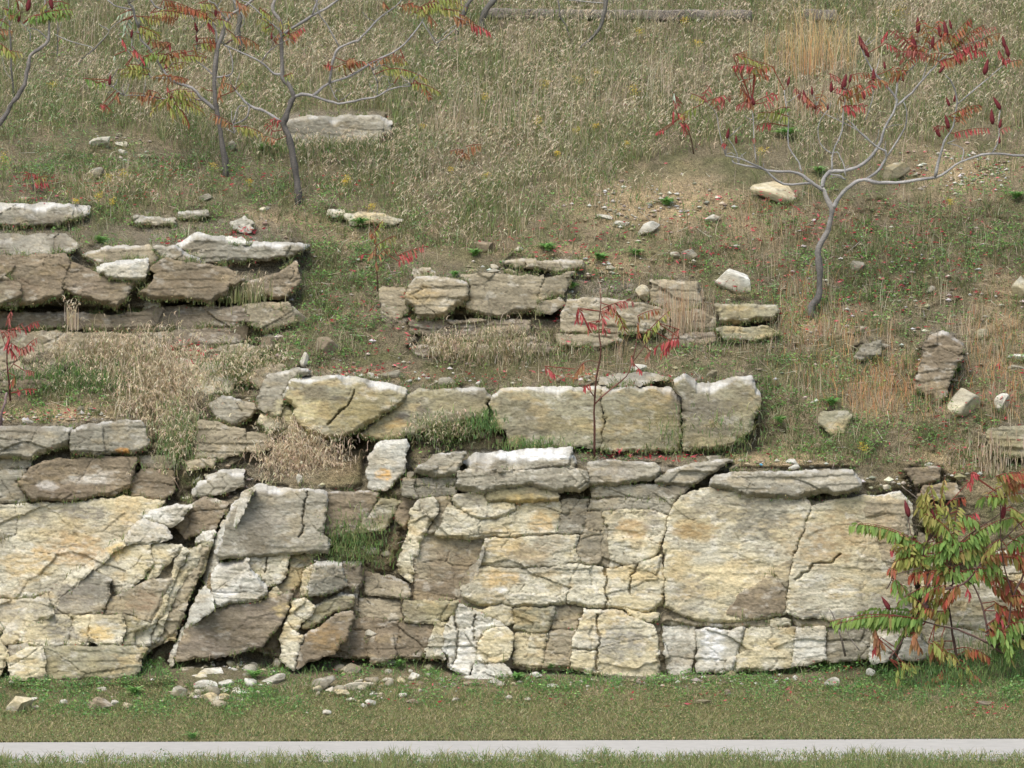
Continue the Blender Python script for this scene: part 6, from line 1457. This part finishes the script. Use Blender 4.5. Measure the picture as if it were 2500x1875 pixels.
# main left sumac
limbs = [
 (TA([(1790, 1200), (1785, 1110), (1770, 1000), (1740, 850), (1705, 750), (1720, 680), (1745, 610), (1762, 580), (1745, 530), (1700, 470), (1690, 430), (1690, 220), (1680, 130), (1640, 60), (1650, 0), (1650, -120)]), 9.5, 4),
 (TA([(1755, 585), (1840, 568), (1960, 605), (2060, 620), (2170, 600)]) + TB([(310, 570), (400, 525), (510, 515)]), 5.5, 1.6),
 (TA([(1875, 580), (1970, 500), (2080, 465), (2190, 405)]) + TB([(310, 350), (430, 290), (510, 210), (570, 120), (590, 60)]), 4.2, 1.5),
 (TA([(1975, 492), (1990, 380), (2040, 290), (2150, 240)]) + TB([(200, 230), (290, 130), (400, 40), (440, 0), (460, -60)]), 4, 1.8),
 (TA([(2040, 290), (1960, 150), (1920, 100), (1900, 40)]), 2.4, 1.4),
 (TA([(1690, 215), (1780, 150), (1870, 100), (2000, 20), (2060, -30)]), 5, 3),
 (TA([(1870, 95), (1900, 20), (1905, -60)]), 3.6, 2.5),
 (TA([(1705, 445), (1640, 440), (1570, 370), (1440, 310), (1340, 270)]), 4.4, 2.4), (TA([(1575, 368), (1620, 300), (1700, 250)]), 2.2, 1.2),
 (TA([(1700, 745), (1600, 670), (1500, 635), (1410, 540)]), 5, 3), (TA([(1495, 635), (1475, 710), (1400, 745)]), 3, 1.6), (TA([(1480, 640), (1430, 640), (1400, 740), (1405, 800)]), 1.6, 1),
 (TA([(1975, 500), (2000, 560), (2030, 610)]), 1.6, 1), (TB([(300, 570), (300, 500), (270, 420)]), 1.5, 1), (TB([(340, 555), (380, 510), (400, 500)]), 1.5, 1), (TA([(1690, 220), (1690, 190), (1500, 30), (1450, 0)]), 2.4, 2), (TB([(570, 130), (630, 230), (670, 250), (780, 165), (860, 140)]), 1.6, 1),
]
lv = TR(TA, [(1700,230,1820,180,'O'),(1700,210,1680,110,'O'),(1750,220,1830,160,'R'),(1410,530,1340,500,'O'),(1420,530,1460,490,'O'),(1660,840,1560,820,'R'),(1640,790,1590,740,'R'),(1410,760,1540,800,'O'),(1700,730,1600,720,'R'),(1380,740,1260,680,'R'),
 (1700,460,1760,440,'Y'),(1620,150,1540,100,'Y'),(1640,180,1580,180,'Y'),(1640,240,1680,200,'r'),(1940,390,1990,400,'r'),(2060,400,2190,370,'M'),(2080,380,2130,350,'R'),(1580,60,1640,120,'Y')]) + \
 TR(TB, [(240,380,460,350,'O'),(320,390,430,460,'O'),(400,370,460,380,'Y'),(450,420,600,480,'Y'),(500,500,680,560,'O'),(520,480,620,600,'O'),(590,60,440,40,'O'),(590,50,820,100,'Y'),(620,30,760,20,'Y'),(600,90,660,160,'R'),(640,0,840,50,'O'),(790,90,880,140,'R'),(850,140,980,200,'R'),
 (330,10,360,50,'R'),(60,400,180,360,'M'),(110,370,160,350,'R'),(0,370,20,410,'R'),(560,40,660,10,'Y'),(440,40,520,20,'B'),(600,70,500,30,'Y'),(680,60,800,70,'Y'),(460,350,380,330,'R')])
sumac('sumac_tree', 'grey trunked sumac with a kinked stem left of the rectangular grey block', 'tree', limbs, LEFTMIX(lv, 0), TP(TA, [(1630,215,18),(2000,480,0.1)][:1] ), seed=12, dd=.05, bark=lin(156, 152, 147))

# second left sumac
limbs = [
 (TA([(1352, 1045), (1350, 960), (1330, 860), (1312, 720), (1295, 600), (1285, 450), (1300, 300), (1335, 200), (1370, 110), (1450, 50), (1540, -20)]), 8, 4),
 (TA([(1305, 665), (1220, 600), (1150, 530), (1030, 480), (980, 420)]), 5.5, 3.6),
 (TA([(1290, 462), (1240, 410), (1180, 365)]), 3, 1.4), (TA([(1290, 462), (1390, 440), (1385, 330), (1350, 265)]), 3, 1.4),
 (TA([(1300, 260), (1290, 180), (1240, 110), (1080, 75), (980, 60), (930, 30), (890, -20)]), 3, 2.4),
 (TA([(1220, 600), (1140, 600), (1020, 595), (860, 575), (740, 570)]), 2, 1.3), (TA([(740, 570), (680, 520), (660, 480)]), 1.6, 1.2),
 (TA([(1000, 470), (900, 460), (880, 400), (800, 310), (790, 200)]), 2.2, 1.3), (TA([(830, 170), (800, 60), (770, 20)]), 4, 3.2), (TA([(980, 420), (900, 300), (850, 240), (830, 170)]), 3, 3), (TA([(800, 60), (700, 40), (650, 0)]), 2.4, 2),
 (TA([(1260, 620), (1285, 560), (1290, 540)]), 1.4, 1), (TA([(1180, 300), (1180, 200), (1170, 130)]), 1.4, 1), (TA([(1350, 120), (1300, 40), (1250, 0)]), 2.6, 2),
 (TA([(880, 430), (760, 300), (720, 230)]), 1.6, 1),
]
lv = TR(TA, [(790,60,700,100,'P'),(770,110,750,220,'P'),(740,120,780,200,'P'),(690,330,685,365,'P'),(1240,540,1200,520,'D'),(900,80,1130,90,'O'),(980,0,1240,100,'O'),(1000,60,1170,70,'O'),(1190,20,1290,30,'Y'),(1180,60,1300,90,'Y'),(1060,120,940,100,'O'),
 (830,100,960,120,'O'),(840,160,960,220,'Y'),(820,200,960,230,'Y'),(1030,260,950,260,'R'),(1000,250,1030,290,'R'),(1290,80,1420,90,'O'),(1300,110,1400,150,'O'),(1430,20,1500,50,'R'),(1240,130,1290,190,'R'),(1310,90,1330,120,'R'),(1210,230,1330,240,'B'),
 (1200,260,1330,280,'Y'),(1240,280,1300,260,'B'),(1380,190,1440,260,'Y'),(1420,220,1560,280,'O'),(1160,270,1180,340,'R'),(800,290,870,380,'R'),(780,310,860,340,'O'),(880,310,930,350,'G'),(860,340,930,330,'G'),(900,240,1010,270,'O'),(980,330,1120,300,'B'),
 (960,380,1080,340,'Y'),(1000,400,1130,380,'Y'),(1000,370,1010,410,'R'),(1050,400,1100,390,'R'),(1080,340,1240,350,'Y'),(900,430,700,420,'Y'),(880,450,720,450,'Y'),(1100,480,920,460,'r'),(1000,460,1130,480,'r'),(900,540,860,600,'r'),(950,560,880,540,'O'),
 (700,560,720,620,'r'),(1000,520,1020,550,'R'),(1000,600,900,620,'Y'),(1000,560,1130,540,'Y'),(1040,570,1200,610,'Y'),(1030,610,1080,680,'D'),(1050,620,1130,740,'O'),(1090,660,1140,760,'O'),(1020,620,1040,720,'Y'),(1080,620,1230,680,'Y'),(1000,600,1020,660,'R'),
 (640,640,600,620,'R'),(620,620,660,670,'R'),(730,230,760,290,'R'),(500,470,620,520,'G'),(560,500,640,500,'G'),(900,190,820,150,'Y'),(1010,330,870,340,'Y'),(1240,340,1150,300,'Y'),(760,400,900,420,'Y')])
sumac('sumac_tree', 'straight trunked sumac with orange and green leaves, second from the left', 'tree', limbs, LEFTMIX(lv, 1), TP(TA, [(790,200,22),(870,370,22),(660,480,26),(1295,70,26),(1240,100,18),(1175,160,24),(1180,230,20)]), seed=13, dd=.05, bark=lin(154, 150, 145))

# left edge sumac
limbs = [
 (TA([(-260, 1080), (-160, 900), (0, 740), (60, 640), (100, 580), (150, 510), (165, 400), (180, 340), (230, 300), (290, 240), (295, 130), (275, 50), (270, -60)]), 7, 3),
 (TA([(290, 235), (240, 190), (180, 170)]), 2, 1.3), (TA([(180, 250), (180, 190), (120, 120), (110, 60)]), 1.8, 1.2), (TA([(-60, 820), (-80, 400), (-40, 100), (0, -40)]), 4, 3), (TA([(-60, 420), (0, 160), (60, 60)]), 2, 1.2),
]
lv = TR(TA, [(160,120,440,60,'G'),(260,90,400,20,'G'),(300,90,430,90,'D'),(260,100,160,110,'G'),(210,90,160,150,'Y'),(240,60,340,110,'D'),(330,60,390,110,'D'),(100,0,80,70,'G'),(60,30,60,110,'G'),(110,0,140,30,'P'),(170,120,160,160,'P'),(20,50,90,90,'Y'),(0,180,80,190,'O'),
 (0,300,140,320,'Y'),(0,260,100,350,'Y'),(40,90,100,100,'O'),(280,20,240,80,'Y'),(310,110,260,110,'Y'),(0,200,30,240,'D'),(120,60,80,110,'D'),(340,10,420,30,'D'),(0,120,60,160,'G'),(230,110,310,60,'G'),(200,110,280,110,'D')])
sumac('sumac_tree', 'sumac with bright green leaves leaning in from the left edge', 'tree', limbs, lv, TP(TA, [(172,20,40),(305,10,36),(115,100,28)]), seed=14, dd=.05, dbase=44.3, bark=lin(156, 152, 147))
sumac('sumac_sapling', 'bare forked twig rising from the meadow between the left sumacs', 'sapling', [(TA([(470, 405), (490, 350), (560, 300), (640, 215), (652, 182), (590, 142)]), 2.4, 1.6), (TA([(560, 300), (530, 275), (430, 250), (330, 205)]), 1.8, 1.2), (TA([(655, 180), (700, 140), (750, 100)]), 1.2, .8)], [], [], seed=15)
sumac('sumac_sapling', 'thin upright twig with green leaf tips near the left edge', 'sapling', [(TA([(340, 370), (345, 250), (350, 110), (345, 0)]), 1.8, 1.3), (TA([(345, 200), (380, 100)]), 1, .8)], TR(TA, [(350,250,370,230,'G')]), [], seed=16)
sumac('sumac_sapling', 'grey upright stem behind the leaning trunk at the left edge', 'sapling', [(TA([(80, 560), (70, 400), (60, 150), (50, 0)]), 3, 2), (TA([(75, 480), (30, 420), (10, 300)]), 1.2, .8)], [], [], seed=17)
# stems at the top edge
sumac('sumac_tree', 'thick grey trunk cut off by the top edge, right one of a close pair', 'tree', [(TB([(918, 175), (925, 130), (950, 60), (1000, 0), (1060, -90), (1160, -300)]), 9, 7), (TB([(1020, -20), (1000, -120), (1010, -300)]), 4, 2)], [], [], seed=18)
sumac('sumac_tree', 'slimmer dark trunk cut off by the top edge, left one of a close pair', 'tree', [(TB([(775, 225), (785, 170), (800, 130), (830, 50), (860, 0), (900, -90), (960, -300)]), 6.5, 5), (TB([(800, 130), (700, 200), (665, 250)]), 1.6, 1)], [], [], seed=19)
sumac('sumac_tree', 'pale trunk hidden behind orange leaves at the top between the left sumacs', 'tree', [(TA([(1450, 290), (1430, 200), (1440, 110), (1410, 20), (1380, -160)]), 8, 5), (TA([(1430, 180), (1470, 120), (1400, 0)]), 2, 1.2)], [], [], seed=20)
sumac('sumac_tree', 'forked grey stem reaching down into the meadow below the wooden beam', 'tree', [(TB([(1500, 300), (1560, 250), (1620, 190), (1650, 110), (1665, 40), (1670, -60), (1680, -260)]), 3, 8), (TB([(1668, 20), (1560, 10), (1450, 0)]), 2, 1.4)], [], [], seed=21)
sumac('sumac_sapling', 'thin grey stem slanting across the wooden beam near the top', 'sapling', [(TB([(1475, 260), (1440, 180), (1400, 100), (1382, 0), (1375, -200)]), 2.4, 2.4)], [], [], seed=22)
sumac('sumac_sapling', 'pale thin stem with a few twigs high in the meadow left of the beam', 'sapling', [(TB([(660, 320), (665, 260), (620, 200), (600, 150)]), 1.5, 1)], [], [], seed=23)

# central sapling in front of the terrace slab
sumac('sumac_sapling', 'slender reddish sumac sapling with drooping red and green leaves in front of the terrace slab', 'sapling', [
 (TE([(1600, 1330), (1602, 1200), (1600, 1050), (1612, 900), (1640, 740), (1625, 600), (1640, 440), (1635, 350)]), 3.2, 1.2),
 (TE([(1603, 1045), (1700, 960), (1790, 880), (1830, 800), (1850, 680), (1870, 560)]), 2.4, 1.2), (TE([(1600, 1000), (1560, 950), (1530, 945)]), 1.8, 1.2), (TE([(1830, 800), (1900, 700), (1980, 560)]), 1.4, .9), (TE([(1640, 800), (1560, 790), (1480, 840)]), 1.2, .8)],
 TR(TE, [(1640,480,1840,430,'r'),(1630,560,1700,470,'R'),(1640,500,1660,620,'r'),(1500,470,1570,620,'R'),(1500,480,1490,560,'R'),(1860,520,2000,480,'M'),(1860,560,1870,660,'B'),(1900,640,2060,480,'Y'),(1920,600,1890,680,'Y'),(1750,520,1790,640,'Y'),(1640,600,1700,600,'R'),(2110,600,2060,640,'r'),
 (2110,650,1950,720,'R'),(2080,680,1990,760,'R'),(1940,730,1900,780,'r'),(1300,820,1370,880,'R'),(1540,800,1470,900,'O'),(1820,760,1840,820,'r'),(1530,950,1580,930,'R'),(1860,830,1890,860,'R'),(1560,560,1620,580,'R'),(1700,460,1780,600,'M')]), [], seed=24, dbase=41.75, bark=lin(130, 92, 80))
sumac('sumac_sapling', 'small crimson sumac sapling at the left edge below the dark overhang', 'sapling', [(TD([(60, 985), (40, 800), (50, 650), (60, 500)]), 2.2, 1.2), (TD([(42, 860), (100, 780), (160, 700)]), 1.4, .9), (TD([(45, 740), (20, 660), (0, 600)]), 1.2, .8)],
 TR(TD, [(40,640,0,600,'r'),(60,620,140,560,'r'),(50,560,70,480,'r'),(60,640,30,720,'R'),(140,600,240,550,'R'),(60,680,150,740,'R'),(50,700,100,770,'R'),(160,700,230,650,'r'),(150,850,210,860,'r'),(150,960,210,960,'R'),(100,980,120,970,'R'),(90,880,60,940,'M'),(20,620,100,600,'r'),(120,720,200,700,'r')]), [], seed=25, dd=.25, bark=lin(140, 90, 86))
sumac('woody_stem', 'smooth purplish bare stem at the left edge above the grey ledge blocks', 'stem', [(TD([(0, 1160), (15, 1090), (35, 1020), (40, 980)]), 4, 3)], [], [], seed=26, dd=.2, bark=lin(160, 140, 140))
sumac('sumac_sapling', 'small orange leaved sumac sapling in the weedy gully right of the dark ledge', 'sapling', [(TE([(300, 330), (290, 200), (290, 60), (270, -60)]), 1.8, 1), (TE([(295, 240), (400, 120), (470, 60)]), 1.2, .8)],
 TR(TE, [(290,60,250,0,'B'),(290,100,410,40,'Y'),(290,120,240,180,'O'),(300,160,380,110,'O'),(220,150,190,160,'R'),(420,160,600,100,'R'),(420,190,540,140,'R'),(290,190,300,240,'O'),(280,20,340,-60,'Y')]), [], seed=27, dd=.2, bark=lin(140, 110, 90))
sumac('sumac_sapling', 'small red leaved sumac sapling in the meadow left of the right sumac', 'sapling', [(TC([(230, 900), (190, 760), (130, 680), (110, 560)]), 1.6, 1)],
 TR(TC, [(110,560,140,640,'r'),(110,550,120,610,'P'),(110,660,100,740,'R'),(130,680,190,700,'R'),(140,740,210,750,'R'),(160,760,190,810,'r'),(20,790,0,800,'R'),(60,780,20,790,'R')]), [], seed=28, bark=lin(140, 110, 90))
sumac('sumac_sapling', 'low red leaved seedling among weeds at the left above the flat slab', 'sapling', [(TA([(200, 1120), (190, 1060), (180, 1030)]), 1.6, 1)], TR(TA, [(190,1040,150,1050,'R'),(190,1040,230,1060,'R'),(200,1080,290,1060,'Y'),(200,1090,300,1100,'R'),(480,1040,540,1040,'R')][:4]), [], seed=29)
sumac('sumac_sapling', 'orange seedling low in the central meadow', 'sapling', [(TB([(800, 980), (810, 930), (830, 880)]), 1.4, 1)], TR(TB, [(820,900,730,910,'O'),(830,880,930,870,'O'),(820,930,790,950,'O'),(800,920,860,940,'O')]), [], seed=30)

# leafy sumac at the lower right
limbs = [
 (TI([(1640, 1080), (1690, 1070), (1665, 950), (1645, 820), (1630, 700), (1660, 620), (1640, 450), (1640, 330), (1625, 200)])[1:], 3.6, 1.6),
 (TI([(1960, 1020), (1900, 990), (1830, 945), (1740, 905), (1560, 855), (1480, 830), (1330, 800)]), 4.5, 1.6),
 (TI([(1870, 960), (1850, 870), (1830, 780), (1790, 660), (1740, 600)]), 3.6, 2), (TI([(1520, 770), (1505, 740), (1520, 650), (1515, 540), (1500, 420), (1550, 330), (1545, 250)]), 11, 3),
 (TI([(1520, 660), (1620, 660), (1720, 630), (1800, 540), (1900, 420), (2000, 330), (2050, 280)]), 4, 1.6), (TI([(1630, 700), (1560, 600), (1480, 540), (1440, 420), (1410, 230)]), 2.2, 1.2),
 (TI([(1640, 500), (1700, 420), (1790, 330), (1900, 260), (1945, 220)]), 2, 1.2), (TI([(1660, 560), (1720, 500), (1640, 430)]), 1.6, 1.2), (TI([(1310, 1045), (1350, 990), (1395, 920)]), 3, 2), (TI([(1900, 990), (1960, 900), (2000, 700), (2060, 560), (2090, 400)]), 4, 2), (TI([(1640, 640), (1800, 580), (1950, 600), (2060, 650)]), 2, 1.2),
 (TI([(1700, 1050), (1650, 1150), (1560, 1180)]), 1.4, .8), (TI([(2000, 700), (1940, 480), (1930, 200), (1990, 60)]), 2.2, 1.2), (TI([(1290, 660), (1320, 610), (1340, 580), (1480, 540)]), 1.4, 1.2),
]
lv = TR(TI, [(a, b, c, d, 'M' if k == 'r' else k) for a, b, c, d, k in [(1490,410,1130,290,'G'),(1520,560,1330,400,'Y'),(1530,390,1400,500,'Y'),(1560,330,1480,110,'Y'),(1590,330,1530,70,'Y'),(1640,330,1500,240,'Y'),(1650,380,1560,420,'G'),(1680,400,1600,300,'G'),(1700,400,1880,290,'G'),(1660,330,1620,180,'Y'),(1700,300,1800,230,'R'),
 (1640,170,1740,150,'r'),(1700,420,1500,520,'G'),(1640,480,1880,430,'Y'),(1700,470,1900,440,'G'),(1850,480,2100,490,'M'),(1800,540,1950,600,'G'),(1780,560,1930,610,'M'),(1650,570,1430,580,'M'),(1640,570,1800,600,'G'),(1560,600,1600,680,'G'),(1500,650,1350,740,'G'),(1540,780,1440,760,'Y'),
 (1480,800,1130,790,'G'),(1450,830,1000,860,'G'),(1500,810,1380,900,'D'),(1560,780,1500,770,'M'),(1900,30,2100,30,'M'),(1850,150,2100,130,'Y'),(1980,200,2100,300,'Y'),(1960,420,2120,330,'G'),(1900,650,2100,740,'r'),(1850,860,2080,760,'M'),(1840,920,1990,900,'G'),(1960,920,1990,1070,'G'),
 (1940,900,2100,900,'G'),(1640,760,1560,850,'Y'),(1450,900,1420,1000,'O'),(1260,930,1210,1010,'R'),(1240,930,1280,980,'O'),(1550,950,1640,1070,'Y'),(1580,950,1530,1040,'O'),(1720,1010,1830,1000,'r'),(1400,1110,1470,1090,'Y'),(1370,1060,1430,1100,'Y'),(1380,1080,1390,1140,'Y'),(1610,1110,1520,1220,'O'),
 (1690,1120,1745,1240,'Y'),(1700,1150,1640,1260,'Y'),(1690,1110,1740,1165,'Y'),(1770,1130,1830,1190,'R'),(1770,1120,1760,1200,'R'),(1600,920,1610,1000,'r'),(1440,900,1480,1000,'O'),(1350,560,1300,540,'r'),(1330,600,1320,660,'r'),(1760,20,1770,60,'R'),(1760,10,1800,20,'R'),(1750,60,1760,90,'R'),
 (1580,440,1640,370,'G'),(1480,430,1380,400,'G'),(1500,480,1330,510,'Y'),(1620,500,1500,480,'G'),(1660,540,1560,560,'Y'),(1720,560,1850,560,'G'),(1880,500,1940,560,'D'),(2000,480,2100,560,'M'),(1950,620,2080,620,'M'),(1980,700,2100,700,'r'),(1900,740,2000,800,'r'),(1900,780,1950,850,'R'),(1740,650,1760,720,'R'),
 (1930,150,1800,160,'G'),(1950,100,2060,60,'r'),(1960,60,2080,-10,'O'),(2000,260,1900,300,'G'),(2040,300,2120,220,'G'),(1990,380,2100,430,'D'),(1930,380,1850,430,'Y'),(1620,640,1500,700,'M'),(1700,640,1640,720,'r'),(1520,460,1450,560,'G'),(1600,380,1700,340,'G'),(1560,480,1640,540,'D'),(1700,520,1600,600,'G'),
 (1860,860,1950,820,'D'),(1900,900,2010,980,'G'),(1970,860,2090,850,'G'),(2000,900,2100,1000,'Y'),(1330,820,1200,850,'D'),(1400,820,1290,880,'G'),(1500,860,1420,860,'Y'),(1760,380,1860,360,'G'),(1440,470,1350,450,'D'),(1570,260,1460,200,'Y'),(1700,220,1760,300,'G'),(1590,700,1520,740,'Y'),(1560,640,1470,660,'G'),(1340,600,1360,700,'G'),(1310,440,1330,450,'R')]])
sumac('sumac_shrub', 'leafy green and red sumac shrub at the foot of the cliff in the lower right', 'shrub', limbs, lv, TP(TI, [(1405, 210, 42, -15), (1550, 262, 46, -5), (1945, 220, 42, 8), (1287, 738, 38, -32)]), seed=33, dbase=40.75, LL=81, bark=lin(112, 90, 82), leafscale=.92, spread=.0010)
sumac('woody_stem', 'smooth dead twig leaning on the corner of the cream cliff above the shrub', 'stem', [(TI([(1470, 160), (1430, 130), (1380, 85)]), 2, 1.4)], [], [], seed=34, dbase=41.1, bark=lin(176, 164, 150))
sumac('woody_stem', 'short pale stick standing before the grey block at the cliff foot', 'stem', [(TI([(1060, 990), (1000, 830), (970, 760)]), 2.6, 1.4), (TI([(1140, 1000), (1090, 930), (1060, 880)]), 1.8, 1)], [], [], seed=35, dbase=40.95, bark=lin(176, 166, 156))

# ---------------------------------------------------------------- weathered wooden beams at the top
def beam(x0, x1, y0, y1, hpx, label, seed):
    d0 = float(Dt(np.array([x0]), np.array([y0 + hpx * .5]))[0]) + .03; d1 = float(Dt(np.array([x1]), np.array([y1 + hpx * .5]))[0]) + .03
    n = 60; t = np.linspace(0, 1, n)
    px = x0 + (x1 - x0) * t; py = y0 + (y1 - y0) * t + 1.0 * fbm(t * 9, t * 0, seed); d = d0 + (d1 - d0) * t
    C = W(px, py, d); hh = hpx * d / FPX / 2 * (1 + .08 * fbm(t * 12, t * 0 + 3, seed))
    m = 18; th = np.arange(m) * 2 * math.pi / m
    q = np.sign(np.cos(th)) * np.abs(np.cos(th)) ** .35, np.sign(np.sin(th)) * np.abs(np.sin(th)) ** .35
    V = C[:, None] + np.stack([np.zeros((n, m)), q[0][None] * hh[:, None] * 1.15, q[1][None] * hh[:, None]], 2) + (.014 * fbm(np.outer(t * 40, np.ones(m)), np.outer(np.ones(n), th * 3), seed, 3))[..., None] * [0, 1, 1]
    V = np.concatenate([V.reshape(-1, 3), C[:1], C[-1:]])
    i, j = np.meshgrid(np.arange(n - 1), np.arange(m), indexing='ij')
    F = np.stack([i * m + j, i * m + (j + 1) % m, (i + 1) * m + (j + 1) % m, (i + 1) * m + j], -1).reshape(-1, 4)
    jj = np.arange(m); T3 = np.concatenate([np.stack([(jj + 1) % m, jj, jj * 0 + n * m], 1), np.stack([(n - 1) * m + jj, (n - 1) * m + (jj + 1) % m, jj * 0 + n * m + 1], 1)])
    c = np.tile(lin(128, 121, 110), (len(V), 1)) * (1 + .6 * fbm(V[:, 0] * 3, V[:, 2] * 90, seed, 4))[:, None]
    tag(mesh('wooden_beam', V, [F, T3], M_WOOD, c), label, 'wooden beam')
beam(1180, 1352, 32, 36, 24, 'weathered grey beam lying in the meadow at the top, left piece', 61)
beam(1356, 1835, 36, 38, 25, 'long weathered grey beam in the middle of the row at the top', 62)
beam(1962, 2042, 36, 38, 27, 'short weathered beam end behind the tall golden grass', 63)
beam(1375, 1520, 4, 6, 9, 'thin upper rail just above the long weathered beam', 64)

# small litter
def bit(px, py, s, col, label, cat, seed, name):
    d = float(Dt(np.array([px * 1.]), np.array([py * 1.]))[0]) - .08
    V, F = rock_shape(s * .0042, s * .003, s * .003, .3, seed, 2, 8)
    tag(mesh(name, V + W(px, py, d), [F], M_ROCK, np.tile(col, (len(V), 1))), label, cat)
bit(1858, 1135, 9, lin(110, 180, 210), 'small light blue scrap on the ledge left of the white stone chips', 'litter', 5, 'plastic_scrap')
